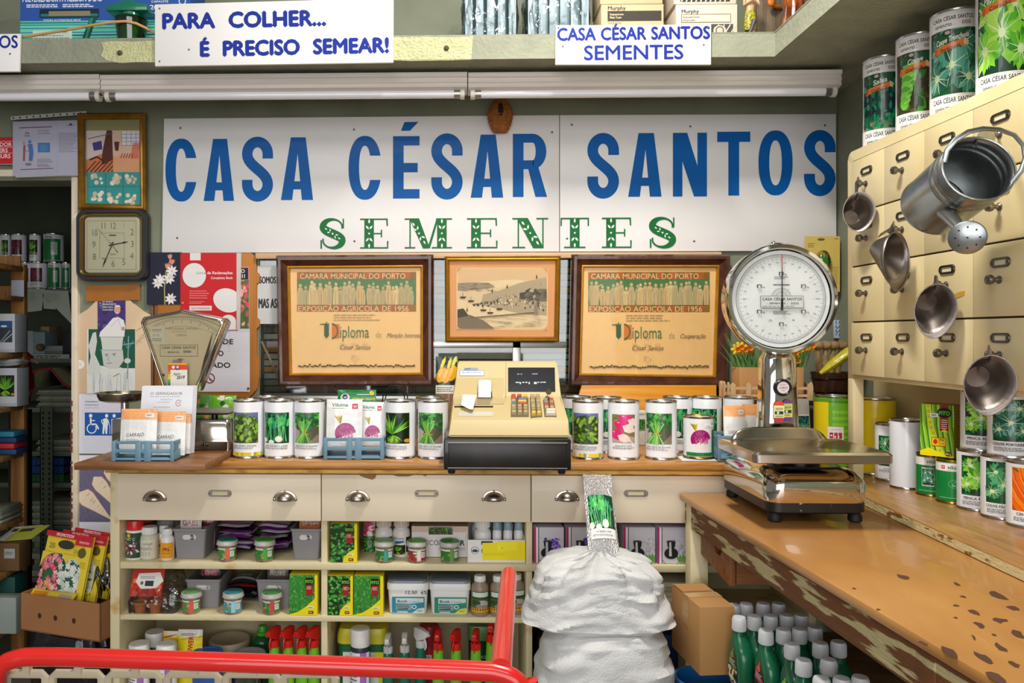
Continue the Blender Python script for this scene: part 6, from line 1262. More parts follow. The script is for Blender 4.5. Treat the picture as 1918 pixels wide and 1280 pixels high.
drum(430,2.43,.062,1196,M('lid_beige','b5a68a',.5),M('tub_beige','c2b596',.5),'large beige round tub at the back of the bottom left shelf'); drum(388,2.305,.046,1222,M('lid_blue','2c62b4',.35),M('tub_blue','2f66ba',.35),'blue lidded round tub on the bottom shelf'); drum(465,2.31,.052,1225,M('lid_grey','8e8a88',.4),Mclear('tub_clear_body','d8d6d4',1,.1,.1),'grey lidded clear round tub beside the blue one')
cont('product_bottle','dark green bottle with bright green cap, left of the red sprays','bottle',492,2.44,Z3,.034,zof(492,1172,2.44) - Z3,'body',[(.95,0),(1,.02),(1,.72),(.9,.78),(.42,.86)],M('bottle_dkgreen','175a34',.25,coat=.4),[(.56,.84),(.58,.85),(.56,.89),(.40,.90),(.38,.99),(.34,1)],col('4aa82c'))
def spray(name,label,loc,htot,head,body,rz,grp,proto=[{}]):
 key = (head.name,body.name); d = proto[0]
 if key not in d:
  t = thing(name,label,'spray bottle',(0,0,0),group=grp); h = .25
  g = G(); g.lathe([(.0172,.0),(.0185,.004),(.0185,.10),(.0178,.13),(.0165,.155),(.0155,.178),(.0145,.19),(.0145,.196)],seg=24,sy=1.1); g.build('bottle',body,t,world=False)
  g = G(); g.lathe([(.0165,.188),(.0172,.190),(.0172,.207),(.013,.211)],seg=20); g.build('collar',head,t,world=False)
  g = G(); prof = lambda y,z0,z1,w_: [Vector((-w_,y,z0)),Vector((w_,y,z0)),Vector((w_*.8,y,z1)),Vector((-w_*.8,y,z1))]
  g.loft([prof(-.032,.228,.241,.0075),prof(-.030,.226,.244,.009),prof(-.008,.214,.250,.0115),prof(.012,.209,.252,.0115),prof(.024,.222,.250,.009)]); bmesh.ops.bevel(g.bm,geom=list(g.bm.edges),offset=.003,segments=2,affect='EDGES',clamp_overlap=True); g.build('spray_head',head,t,world=False)
  g = G(); g.tube([(0,-.016,.218),(0,-.022,.205),(0,-.023,.192),(0,-.018,.182)],[.005,.0045,.004,.003],8,flat=.6); g.build('trigger',head,t,world=False); g = G(); g.cyl((0,-.032,.2345),(0,-.0385,.2345),.0055,.0045,10); g.build('nozzle',head,t,world=False)
  d[key] = t; t.location = loc; t.rotation_euler = (0,0,rz); t.scale = (htot/.25,)*3; return t
 return dup(d[key],loc,rz,label,grp,(htot/.25,)*3)
LIME = M('bottle_lime','7ac82a',.3,coat=.3); TEAL = M('bottle_teal','15715c',.3,coat=.3); SPW = M('spray_white','d4d4d2',.4)
gr = 'red headed spray bottles on the bottom shelf'
for i,px in enumerate((514,540,565,588)): d = 2.29; spray('spray_bottle','lime spray bottle with red head, %s of four left of the upright' % ['first','second','third','fourth'][i],(P(px,1200,d).x,d,Z3 + .0005),zof(px,1176,d) - Z3,REDC,LIME,-.5,gr)
for i,px in enumerate((821,854,891)): d = 2.29; spray('spray_bottle','lime spray bottle with red head, %s of three right of the white headed sprays' % ['first','second','third'][i],(P(px,1200,d).x,d,Z3 + .0005),zof(px,1182,d) - Z3,REDC,LIME,[-.15,-.45,-.25][i],gr)
spray('spray_bottle','lime spray bottle with red head half hidden by the upright red rail',(P(921,1200,2.31).x,2.31,Z3 + .0005),.240,REDC,LIME,-.2,gr)
for i,(px,yt) in enumerate(((727,1190),(758,1188),(788,1178))): d = 2.29 + .02*(i == 2); spray('spray_bottle','green spray bottle with white head, %s' % ['beside the navy jar','middle of three','turned towards the lime sprays'][i],(P(px,1200,d).x,d,Z3 + .0005),zof(px,yt,d) - Z3,SPW,TEAL,[-.1,0,.9][i],'white headed spray bottles on the bottom shelf')
def big_tub(px,d,depth,lidc,bodyc,label,art):
 X0,X1,_,zt = R(*px,d); h = zt - Z3; cx,hx = (X0 + X1)/2,(X1 - X0)/2; cy,hy = d + depth/2,depth/2; t = thing('bulk_tub',label,'tub',(cx,cy,Z3)); g = G(); g.loft([rrect(cx,cy,hx*.9,hy*.9,.02,Z3 + .0005),rrect(cx,cy,hx*.96,hy*.96,.02,Z3 + h*.80)]); g.build('body',bodyc,t)
 g = G(); g.loft([rrect(cx,cy,hx,hy,.022,Z3 + h*.78),rrect(cx,cy,hx,hy,.022,Z3 + h*.88),rrect(cx,cy,hx*.95,hy*.95,.02,Z3 + h*.96),rrect(cx,cy,hx*.9,hy*.9,.02,Z3 + h)]); g.build('lid',lidc,t)
 if art: q0,q1,q2 = P(art.b[0],art.b[3],d),P(art.b[2],art.b[3],d),P(art.b[0],art.b[1],d); art.build('label',flat((q0.x,d + .001,q0.z),(q1.x - q0.x,0,0),(0,0,q2.z - q0.z)),GLOSS,t)
a = Art(642,1222,722,1300); a.rect(642,1222,722,1300,'e4e6e4'); a.text('Pro',646,1240,11,'26332c','l',.02,24); a.text('rice',690,1234,9,'9ab0a0','l',0,18); a.poly([(700,1222),(722,1222),(722,1300),(712,1300)],'e0d82a'); a.greek(692,1240,708,1,2.4,'b4c0b8')
big_tub((630,1180,726,1300),2.345,.10,col('dcd02a'),col('1f6a44'),'green tub with wide yellow lid behind the navy jar',a)
a = Art(890,1210,935,1290); a.rect(890,1210,935,1290,'1d3a34'); a.text('osk',901,1234,8,'c8d4d0','l',0,26); big_tub((876,1176,945,1300),2.40,.09,col('6a9a5a'),col('22302c'),'dark tub with green lid behind the red rail',a)
a = Art(0,0,100,100); a.rect(0,0,100,100,'c02430'); a.rect(18,20,60,40,'f0e8e4'); a.text('DKX',22,37,13,'b01c28','l',.02,34); a.rect(0,52,100,100,'3a2a18'); a.greek(10,62,84,2,9,'e8d01c',1.7)
cont('product_bottle','dark red capped bottle behind the turned white headed spray','bottle',804,2.40,Z3,.032,zof(804,1170,2.40) - Z3,'body',[(.95,0),(1,.02),(1,.66),(.96,.70)],col('a81c28'),[(.98,.70),(1,.72),(1,.94),(.86,1)],col('b01c26'),a,(.3,.66,1.0,200,340))
# ================================================================== niche under the wall of drawers
def niche_tin(px,X,r,z0,h,label,art,a0,a1,body=TINW,rim=TINM,grp='tins on the plank under the drawers'):
 y = PX(px,800,X).y; return tin('seed_tin',label,(X,y),r,z0 + .0005,h,art,a0,a1,body,rim,grp)
def logo_sticker(a,x,y,w_,h_):
 a.rect(x,y,x + w_,y + h_,'ece8e6'); a.greek(x + w_*.2,y + h_*.12,x + w_*.85,1,1.2,'c08a8a')
 for i in range(3):
  for j in range(2): a.rect(x + w_*(.12 + .27*i),y + h_*(.28 + .34*j),x + w_*(.34 + .27*i),y + h_*(.56 + .34*j),'b8283c'); a.leaf(x + w_*(.15 + .27*i),y + h_*(.42 + .34*j),w_*.16,h_*.1,i + j,'ece0e0')
a = Art(0,0,160,150); a.rect(0,0,160,150,'6fb42a'); a.rect(0,0,62,150,'ecd41c');
for i in range(8): a.rect(72,26 + i*14,160,33 + i*14,'86c838')
logo_sticker(a,60,62,46,46); a.rect(0,0,160,6,'5a9a22')
niche_tin(1560,1.20,.056,ZPL,.224,'tall lime green tin with yellow stripe behind the weighing plate',a,170,330,M('tin_lime','74b82e',.3,coat=.3))
a = Art(0,0,160,150); a.rect(0,0,160,150,'f0d216'); a.rect(0,0,34,75,'dfe4ea'); a.rect(0,75,34,150,'d8762a'); logo_sticker(a,74,62,46,46); a.ring(100,128,18,18.8,'a88a1c',180,360); a.greek(86,118,120,2,2,'8a6a14',3)
niche_tin(1637,1.27,.0575,ZPL,.226,'tall yellow tin with orange corner inside the niche',a,175,330,M('tin_yellow','eed018',.3,coat=.3))
niche_tin(1668,1.255,.040,ZPL,.162,'white tin with dark green leaves, between the yellow tin and the plain white one',tin_label('cabbage','COUVE GALEGA',41),190,310)
niche_tin(1697,1.232,.0395,ZPL,.186,'plain white tin without any label',None,0,0)
def vik_tin(px,X,label,pic,seed):
 a = Art(0,0,150,120); a.rect(0,0,150,120,'12833c'); a.rect(0,0,150,26,'ecebe8'); a.text('vikima',58,19,13,'17753a','l',.02,54,0,0,.25); a.greek(60,22,110,1,1,'9a9a9a')
 if pic: a.rect(40,34,88,96,'d6d6d4'); veg(a,'savoy',42,38,86,92,seed); a.ring(104,66,8,9,'7ac08a',n=14)
 else: a.rect(36,8,50,19,'c0283c'); a.text('W',43,17,7,'f0e0e0','c',.02); a.ell(92,66,30,15,'5ac07a'); a.ell(92,66,28,13.5,'12833c'); a.text('Pro',92,63,7,'a4dcb4','c',.01); a.text('Seeds',92,74,8,'a4dcb4','c',.01,34)
 a.greek(30,110,120,1,1.6,'a4dcb4'); return niche_tin(px,X,.0335,ZPL,.107,label,a,165,315,M('tin_green','12833c',.3,coat=.3),TINGD)
vik_tin(1743,1.24,'short green tin with a cauliflower picture, under the bean carton',True,7); vik_tin(1782,1.238,'short green tin with an oval mark, right one under the bean carton',False,8)
c = (PX(1743,800,1.24) + PX(1782,800,1.238))/2; z0 = ZPL + .108; t = thing('bean_carton','yellow carton with green beans standing on two short green tins','carton',(c.x,c.y,z0),rz=-radians(50)); h = .132
g = G(); g.box(-.038,.038,-.026,.026,.0005,h,bev=.001); g.build('box',M('box_beans','a89a1c',.4,coat=.2),t,world=False)
a = Art(0,0,80,120); a.rect(0,0,80,120,'f2e21c'); veg(a,'beans',0,0,80,120,3); a.up(3); a.rect(48,0,68,62,'a01c22'); a.poly([(48,62),(58,56),(68,62)],'f2e21c'); a.ell(58,18,17,12,'16240f'); a.text('FITO',58,23,9,'5ad42a','c',.02,26); a.greek(51,34,66,5,2,'f0d8d0',2.4); a.rect(24,20,44,29,'e6e4ea'); a.greek(28,23,42,1,3,'6a6a70'); a.rect(28,76,62,96,'c8401c'); a.rect(29.5,77.5,60.5,94.5,'f8d41c'); a.ell(37,86,5,6,'d2301c'); a.text('VITAL',52,83,4,'3a2a10','c',.02,13); a.text('Care',51,92,7,'c87a14','c',0,16); a.ell(67,112,8,5,'8a2418'); a.text('250 g',67,114,4,'f4e4c0','c',.02,13)
a.build('front_print',flat((-.038,-.0263,.001),(.076,0,0),(0,0,h - .0015)),GLOSS,t,world=False)
a = Art(0,0,52,120); a.rect(0,0,52,120,'b4a41a'); a.greek(8,14,44,14,1.6,'5a5214',4.4); a.ell(26,108,15,8,'20280f'); a.text('FITO',26,112,7,'b4a41a','c',.02,20)
a.build('side_print',flat((.0383,-.026,.001),(0,.052,0),(0,0,h - .0015)),GLOSS,t,world=False)
def cab(px,X,z0,kind,title,seed,label,h=.142,r=.0403,a0=186):
 a = Art(0,0,110,150); a.rect(0,0,110,150,'eceef0'); veg(a,kind,4,6,84,116,seed); a.text(title,44,127,7,'3a3a3a','c',.012,min(76,6*len(title))); a.greek(8,132,82,3,2,'7a7a7c',1.9); a.rect(90,30,106,40,'f6f6f6') if seed % 2 else None
 return niche_tin(px,X,r,z0,h,label,a,a0,a0 + 140)
cab(1829,1.25,ZPL,'lettuce','PENCA POVOA',3,'cabbage tin at the bottom of the stack, right of the green tins'); cab(1876,1.25,ZPL,'cabbage','COUVE PÃO AÇUCAR',5,'pale cabbage tin standing between the lowest cabbage tin and the carrot tin'); cab(1926,1.25,ZPL,'carrots','CENOURA DE',7,'tin with orange carrots at the right end of the plank')
cab(1836,1.252,ZPL + .1425,'lettuce','PENCA POVOA',9,'upper cabbage tin stacked right beside the bean carton'); cab(1889,1.25,ZPL + .1425,'savoy','COUVE PORTUGUESA',10,'dark cabbage tin behind the lowest scoop, stacked on the pale one')
# ================================================================== flowers behind the scale
dk = M('stand_dark','2a211b',.6); x0 = P(1368,751,2.66).x
zs = P(1450,751,2.60).z; sd = thing('low_stand','dark low stand behind the tins, carrying flower pots and bucket','stand',((x0 + 1.02)/2,2.68,ZT))
g = G(); g.box(x0,1.30,2.593,2.82,zs - .015,zs,bev=.002); g.build('board',dk,sd); g = G(); g.box(x0 + .01,x0 + .03,2.6,2.8,ZT + .001,zs - .015); g.build('leg',dk,sd); g = G(); g.box(.985,1.005,2.6,2.8,ZT + .001,zs - .015); g.build('leg',dk,sd)
PINE = M('pine_picket','d9b58a',.6,var=.06); t = thing('fence_planter','little wooden picket fence box holding two paper pots','planter box',(P(1450,740,2.64).x,2.64,zs)); X0,X1,_,zt = R(1368,714,1522,750,2.60)
zt = zs + (zt - zs); hh = .060
for yy in (2.60,2.70):
 for zz in (.012,.036): g = G(); g.box(X0,X1,yy,yy + .004,zs + zz,zs + zz + .009); g.build('rail',PINE,t)
 n = 6
 for i in range(n):
  x = X0 + .008 + (X1 - X0 - .016)*i/(n - 1); g = G(); g.prism([(x - .008,yy - .004,zs + .001),(x + .008,yy - .004,zs + .001),(x + .008,yy - .004,zs + hh - .008),(x,yy - .004,zs + hh),(x - .008,yy - .004,zs + hh - .008)],(0,.004,0)); g.build('picket',PINE,t)
for xx in (X0 - .004,X1):
 for i in range(3): y = 2.615 + .038*i; g = G(); g.prism([(xx,y - .008,zs + .001),(xx,y + .008,zs + .001),(xx,y + .008,zs + hh - .008),(xx,y,zs + hh),(xx,y - .008,zs + hh - .008)],(.004,0,0)); g.build('picket',PINE,t)
KRAFT = M('kraft_paper','b4834e',.75,var=.06); LEAF = M('daffodil_leaf','4f8a3c',.5,var=.15); LEAF2 = M('daffodil_leaf_pale','78a04a',.5,var=.15); PET = M('daffodil_yellow','f0c81c',.5); PETO = M('daffodil_orange','f08a1c',.5)
def pot(px0,px1,label,seed,flowers):
 r = random.Random(seed); X0,X1 = P(px0,700,2.655).x,P(px1,700,2.655).x; cx = (X0 + X1)/2; cy = 2.655; ht = P(1400,688,2.63).z - zs; t = thing('daffodil_pot',label,'potted plant',(cx,cy,zs)); hx = (X1 - X0)/2
 g = G(); rg = [rrect(cx,cy,hx*.92,.036,.006,zs + .001),rrect(cx,cy,hx,.040,.006,zs + ht)]; g.loft(rg,True,False); g.build('paper_wrap',KRAFT,t,solid=.0012); g = G(); g.loft([rrect(cx,cy,hx*.94,.037,.006,zs + ht*.80),rrect(cx,cy,hx*.94,.037,.006,zs + ht*.82)]); g.build('soil',M('soil','3a2a1c',.9),t)
 for mt,n in ((LEAF,34),(LEAF2,18)):
  g = G()
  for i in range(n):
   b = Vector((cx + r.uniform(-.8,.8)*hx,cy + r.uniform(-.03,.03),zs + ht*.8)); L = r.uniform(.07,.14); q = Vector((r.uniform(-.035,.035) + (b.x - cx)*.5,r.uniform(-.015,.015),L)); w_ = .003
   g.loft([[b + q*s_ + Vector((q.x*s_*s_*.6,0,0)) + Vector((k*w_*(1 - s_*.9),0,0)) for k in (-1,0,1)] for s_ in (0,.35,.7,1)],False,False,closed=False)
  tag(g.build('leaves',mt,t),kind='stuff')
 for px,py,o in flowers:
  c = P(px,py,2.635); g = G()
  for i in range(6): q = i*pi/3; g.ball(c + Vector((cos(q)*.012,.004,sin(q)*.012)),.009,.003,.006,8,4,Matrix.Rotation(-q,3,'Y'))
  fl = g.build('flower',PETO if o else PET,t); g = G(); g.lathe([(.004,0),(.006,.008),(.009,.013),(.0085,.013),(.003,.003)],c,-ey,12); g.build('trumpet',PETO,fl); g = G(); g.tube([c + Vector((0,.003,0)),Vector((c.x*.7 + cx*.3,cy - .01,zs + ht))],.0016,5); g.build('stem',LEAF,fl)
pot(1377,1432,'daffodils in brown paper wrap left of the scale column',1,[(1387,651,0),(1404,652,1),(1395,655,0),(1381,655,0)]); pot(1484,1497,'daffodils in brown paper wrap right of the scale column',2,[(1489,661,1),(1492,676,0),(1508,652,0),(1520,648,0)])
# bucket of dried roots
BK = Mwood('bucket_wood','5a3420','361c10',.5,6,(8,8,1)); bx_,by_ = P(1560,740,2.69).x,2.70; t = thing('wooden_bucket','dark wooden bucket behind the lime green tin','bucket',(bx_,by_,zs)); hb = P(1560,698,2.67).z - zs; g = G(); g.lathe([(.048,.001),(.066,hb),(.061,hb),(.045,.008)],(bx_,by_,zs),seg=24,cap1=True); g.build('staves',BK,t)
for zz in (.25,.75): g = G(); rr_ = .048 + .018*zz; g.tube([(bx_ + (rr_ + .001)*cos(q),by_ + (rr_ + .001)*sin(q),zs + hb*zz) for q in (2*pi*i/28 for i in range(28))],.0025,6,closed=True); g.build('hoop',M('hoop_iron','2a2624',.4,.8),t)
DRY = M('dried_root','a8875c',.8,var=.2,vs=40,bump=.4); g = G(); r = random.Random(3)
for i in range(4): q = i - 1.5; g.tube([(bx_ + q*.012 - .01,by_,zs + .012),(bx_ + q*.022 - .015,by_ - .01,zs + hb + .03),(bx_ + q*.026 - .012,by_ - .01,zs + hb + .075)],[.010,.012,.008],8); g.ball((bx_ + q*.026 - .010,by_ - .012,zs + hb + .09),.022,.018,.016)
tag(g.build('dried_bulb_bundle',DRY),'bundle of dried brown bulbs standing in the wooden bucket','dried bulbs',kind=None)
g = G(); a_,b_ = P(1536,700,2.61),P(1588,662,2.60); g.tube([a_,a_*.6 + b_*.4,b_,b_ + (b_ - a_)*.3],[.008,.022,.026,.020],12,flat=.7); tag(g.build('yellow_bag',M('yellow_film','d2c41e',.3,var=.15,vs=40,coat=.4,bump=.3)),'crinkled yellow bag lying across the wooden bucket','bag')
px = (1478,748,1520,845); a = Art(*px); a.rect(*px,'9a938c'); veg(a,'parsley',1482,778,1518,802,5); a.rect(1482,778,1518,780,'c8c4be'); stand(px,2.42,.02,'seed_packet','foil packet with dark green picture, right of the scale column',a,None,'a8a29a')
# ================================================================== shelf under the side counter: fertiliser bottles, carton, bucket
FGR = M('bottle_fert_green','0f5c3c',.28,var=.03,coat=.4); CAPW = M('cap_white_ribbed','d6d8da',.4,var=.02)
def fert(loc,label,grp,lab):
 t = thing('fertiliser_bottle',label,'bottle',(0,0,0),group=grp); H = .122; hx,hy = .0190,.036; n = 5
 g = G(); g.loft([rrect(0,0,hx*.94,hy*.9,.014,.0005,n),rrect(0,0,hx,hy,.016,.005,n),rrect(0,0,hx,hy,.016,.070,n),rrect(0,.003,hx*.97,hy*.88,.016,.086,n),rrect(0,.007,hx*.88,hy*.62,.015,.101,n),rrect(0,.010,.0150,.0150,.0148,.110,n),rrect(0,.010,.0142,.0142,.0140,H,n)]); g.build('bottle',FGR,t,world=False)
 g = G(); c = (0,.010,0); g.lathe([(.0150,H),(.0157,H + .001),(.0151,H + .027),(.0136,H + .0305),(.0005,H + .031)],c,seg=24)
 for i in range(22): q = 2*pi*i/22; g.cyl((.0153*cos(q),.010 + .0153*sin(q),H + .002),(.0149*cos(q),.010 + .0149*sin(q),H + .026),.0009,seg=4)
 g.build('cap',CAPW,t,world=False)
 if lab:
  a = Art(0,0,60,110); a.at(); pts = [(30,0),(50,26),(58,60),(58,110),(2,110),(2,60),(10,26)]; a.poly(pts,'20302a'); a.up(); a.poly([(30,2),(48,26),(55,56),(30,62),(5,56),(12,26)],lab[0]); a.ell(30,24,6,8,'d8c41c'); a.ell(30,24,4,6,lab[0]); a.greek(14,38,48,3,2.4,'e8e8e4',2.2,random.Random(3)); r = random.Random(sum(map(ord,lab[0])) % 99); a.at(2,62,58,110)
  for i in range(22): a.leaf(r.uniform(2,58),r.uniform(62,110),22,9,r.uniform(0,6),r.choice(lab[1:]))
  a.at(); a.line([(10,84),(30,100)],4,'e8e8e8'); a.build('label',lambda u,v,z: Vector((-hx - z - .0008 + .004*max(0,v - .80)*5*.4,(.5 - u)*.052,.004 + .084*v)),GLOSS,t,world=False)
 t.location = loc; t.rotation_euler = (0,0,.05); WM[t.name] = Matrix.Translation(Vector(loc)); return t
LB = [('7a4a9a','c8506a','8a2a3c','d8a08a'),('3f8a5a','e8d8b0','c89a3c','d8d4cc'),('d8405a','8a1c4a','5a1c3c','e06a8a'),('6ab82e','3a6a1c','c8d83c','e8e8d8'),('e0c81c','6a8a1c','c8401c','e8d83c')]
zc = ZSH + .153; rowsb = [[(1373,1129),(1397,1127),(1429,1126),(1458,1126)],[(1384,1152),(1412.5,1150),(1443,1149),(1473,1148),(1500,1148)],[(1434,1176),(1467,1175),(1497,1174),(1526,1171)],[(1483,1202),(1536,1200),(1570,1198)],[(1504.5,1232),(1552,1231)],[(1538,1266),(1576,1266),(1611,1264)]]
og = ['first','second','third','fourth','fifth']; rw = ['row at the carton','second row from the carton','third row from the carton','fourth row from the carton','fifth row from the carton','row at the picture edge']; prev = None; nl = 0
for i,row in enumerate(rowsb):
 for j,(px,py) in enumerate(row):
  p = PZ(px,py + 4,zc); loc = Vector((p.x + .0012,p.y - .010,ZSH + .0005)); lb = '%s green white capped fertiliser bottle in the %s' % (og[j],rw[i]); gr_ = 'fertiliser bottles under the side counter'
  if j == 0: prev = fert(loc,lb,gr_,LB[min(i,4)])
  elif j == 1 and i == 0: plain = fert(loc,lb,gr_,None)
  else: dup(plain,loc,.05,lb,gr_)
CB = M('cardboard','b3854f',.75,var=.05,vs=6); tp = M('packing_tape','c09a6a',.25,var=.05,coat=.3)
zt_ = P(1310,1092,2.06).z; q = [PZ(1258,1094,zt_),PZ(1311,1138,zt_),PZ(1352,1138,zt_)]; A_,B_ = q[0],q[1]; u = (B_ - A_); n_ = Vector((-u.y,u.x,0)).normalized(); n_ = -n_ if n_.x < 0 else n_; hgt = zt_ - ZSH - .001
t = thing('cardboard_carton','closed brown cardboard carton with torn tape under the side counter','carton',((A_.x + B_.x)/2 + .1,(A_.y + B_.y)/2,ZSH)); D_ = n_*.085
g = G(); g.prism([Vector((v.x,v.y,ZSH + .001)) for v in (A_,B_,B_ + D_,A_ + D_)],(0,0,hgt),bev=.002); g.build('box',CB,t)
g = G(); m0,m1 = A_ + u*.42,A_ + u*.62; on = -n_*.0006; g.prism([Vector((m0.x,m0.y,zt_ - .0005)) + on,Vector((m1.x,m1.y,zt_ - .0005)) + on,Vector((m1.x,m1.y,zt_ - .075)) + on,Vector((m0.x,m0.y,zt_ - .068)) + on],-n_*.0004); g.prism([m0 + ez*.0006,m1 + ez*.0006,m1 + D_ + ez*.0006,m0 + D_ + ez*.0006],(0,0,.0004)); g.build('tape',tp,t)
g = G(); g.prism([Vector((v.x,v.y,zt_ + .001)) for v in (A_ + u*.06,A_ + u*.40,A_ + u*.38 + D_*.9,A_ + u*.1 + D_*.9)],(0,0,.0025)); g.build('flap',CB,t)
cb = P(1318,1240,2.0); t = thing('bucket','bright blue plastic bucket under the side counter shelf','bucket',(cb.x,cb.y,0)); g = G(); g.lathe([(.075,.001),(.092,.49),(.098,.49),(.098,.50),(.088,.50),(.07,.01)],(cb.x,cb.y,0),seg=32,sx=.75,sy=.75); g.build('shell',M('bucket_blue','1f6fb4',.4,coat=.2),t)
# ================================================================== sacks and silver seed bag
WOV = M('woven_sack','d9d9d8',.6,var=.05,vs=8,bump=.25,bs=220)
from mathutils import noise as _n
def sack(name,label,cx,cy,z0,prof,depth,n=72,wr=.006,seed=0,corner=0.0):
 """filled woven sack: prof = [(z, half width, gather)]"""
 g = G(); rings = []
 for z,w_,ga in prof:
  ring = []
  for i in range(n):
   q = 2*pi*i/n; c_,s_ = cos(q),sin(q); x = w_*copysign(abs(c_)**.75,c_); y = depth*(w_/max(p[1] for p in prof))**.6*copysign(abs(s_)**.75,s_)
   f = 1 + ga*.20*sin(q*11 + seed) + ga*.10*sin(q*23 + 1)
   wz = z + .25*abs(x); nz = (1 - abs(_n.noise(Vector((x*7 + seed,y*7,wz*30))))*2.2)*wr*.6 + _n.noise(Vector((x*16,y*16 + seed,wz*75)))*wr*.5
   ring.append(Vector((cx + x*f*(1 + nz/max(w_,.03)),cy + y*f - abs(nz)*1.2,z0 + z + corner*max(0,abs(c_) - .8)*(-.12 if z < .06 else 0))))
  rings.append(ring)
 g.loft(rings); return tag(g.build(name,WOV,smooth=60),label,'sack','white woven sacks')
def interp(keys,k):
 out = []; n = len(keys)
 for i in range(n - 1):
  for j in range(k): t = j/k; e = t*t*(3 - 2*t)*.5 + t*.5; out.append(tuple(a + (b - a)*e for a,b in zip(keys[i],keys[i + 1])))
 return out + [keys[-1]]
scx = P(1120,1100,1.98).x; kk = K(1.98); zz = P(1120,1165,1.98).z
lowp = interp([(0,.150,0),(.03,.172,0),(.20,.180,0),(zz*.55,.176,0),(zz - .10,.160,0),(zz - .03,.138,0),(zz - .004,.105,.1)],7)
sack('seed_sack','lower white woven sack standing on the floor before the counter',scx + .012,1.985,.001,lowp,.13,seed=2,wr=.016)
upp = interp([(0,.10,0),(.002,.166,0),(.010,.187,0),(.024,.181,0),(.06,.166,.05),(.10,.148,.15),(.135,.132,.35),(.158,.102,.7),(.168,.06,1.2),(.172,.03,1.5),(.178,.02,1.5)],6)
sack('seed_sack','upper white woven sack with gathered neck, lying on the other sack',scx,2.0,zz - .002,upp,.12,seed=5,wr=.014)
px = (1098,936,1163,1000); a = Art(1092,890,1166,1062); veg(a,'turnip_tops',1099,938,1161,1002,11); a.up(); a.poly([(1098,1002),(1161,1001),(1161,1019),(1100,1020)],'e4e4e2'); a.text('NABO GRELEIRO S. COSME',1130,1009,3.2,'3a3a3a','c',.012,38); a.greek(1105,1012,1156,2,1,'7a7a7a')
o = P(1104,1062,1.945); b = P(1163,1063,1.945); tl_ = P(1092,889,2.19); t = packet('silver_bag','silver foil seed bag hanging from counter edge onto the white sack',o,b - o,tl_ - o,a,.014,back='d6d6d8',cat='seed bag')
_M['pouch_d6d6d8'].node_tree.nodes['Principled BSDF'].inputs['Metallic'].default_value = .6
b_ = _M['pouch_d6d6d8'].node_tree; bn = b_.nodes.new('ShaderNodeBump'); bn.inputs['Strength'].default_value = .5; bn.inputs['Distance'].default_value = .03; nn = b_.nodes.new('ShaderNodeTexNoise'); nn.inputs['Scale'].default_value = 26; b_.links.new(nn.outputs['Fac'],bn.inputs['Height']); b_.links.new(bn.outputs['Normal'],b_.nodes['Principled BSDF'].inputs['Normal'])
# dark things under the right bay
for px,lb,cc in (((1205,1175,1262,1290),'dark blue crate beside the lower sack','1d3a6a'),((1003,1180,1040,1290),'dark cloth bag left of the lower sack','26242a')):
 x0,x1,z0,z1 = R(*px,2.36); g = G(); g.box(x0,x1,2.30,2.48,Z3 + .0005,z1,bev=.012); tag(g.build('storage_crate' if cc[0] == '1' else 'cloth_bag',M('dark_' + cc,cc,.5)),lb,'crate' if cc[0] == '1' else 'bag')
# ================================================================== red trolley in front
RED = M('trolley_red','d8201a',.28,var=.02,coat=.5); t = thing('shopping_trolley','red tubular trolley with beige grille in front of the counter','trolley',(0,1.05,0)); g = G()
hp = [(-8,1300,1.10),(-6,1268,1.10),(6,1246,1.10),(30,1235,1.10),(80,1231,1.10),(300,1237,1.09),(600,1247,1.07),(880,1257,1.05),(935,1262,1.045),(965,1275,1.04),(985,1305,1.04),(992,1350,1.04)]
pts = [P(*q) for q in hp]; pts = [Vector((pts[0].x,pts[0].y,.30))] + pts + [Vector((pts[-1].x,pts[-1].y,.30))]
fine = [pts[0]]
for i in range(len(pts) - 1):
 p0,p1,p2,p3 = pts[max(0,i - 1)],pts[i],pts[i + 1],pts[min(len(pts) - 1,i + 2)]
 for j in range(1,6): s_ = j/5; fine.append(.5*((2*p1) + (p2 - p0)*s_ + (2*p0 - 5*p1 + 4*p2 - p3)*s_**2 + (3*p1 - p0 - 3*p2 + p3)*s_**3)) if i not in (0,len(pts) - 2) else fine.append(p1 + (p2 - p1)*s_)
g.tube(fine,.0128,16); g.build('handle',RED,t)
r0,r1 = P(938,1254,1.045),P(953,1078,1.42); g = G(); g.tube([r0,r0*.5 + r1*.5,r1],.0145,16); g.ball(r1,.0145); g.build('side_rail',RED,t)
BEG = M('trolley_beige','b9ae92',.5,var=.03); dz = P(300,1262,1.12)
for k,(x0,x1) in enumerate(((12,86),(98,191),(204,300),(314,410),(424,520),(532,628))):
 a0,a1 = P(x0,1262,1.115),P(x1,1262,1.115); g = G(); g.tube([Vector((a0.x,1.115,a0.z - .10)),Vector((a0.x,1.115,a0.z - .006)),Vector((a0.x + .006,1.115,a0.z)),Vector((a1.x - .006,1.115,a0.z)),Vector((a1.x,1.115,a0.z - .006)),Vector((a1.x,1.115,a0.z - .10))],.0052,8,flat=1.3); xm = (a0.x*.45 + a1.x*.55); g.box(xm - .005,xm + .005,1.108,1.118,a0.z,a0.z + .022); g.build('grille_frame',BEG,t)
for xx in (pts[0].x,pts[-1].x):
 g = G(); g.tube([(xx,1.06,.30),(xx,1.06,.10)],.0128,12); g.build('leg',RED,t); g = G(); g.cyl((xx - .012,1.06,.06),(xx + .012,1.06,.06),.059,seg=20); g.build('wheel',RUB,t)
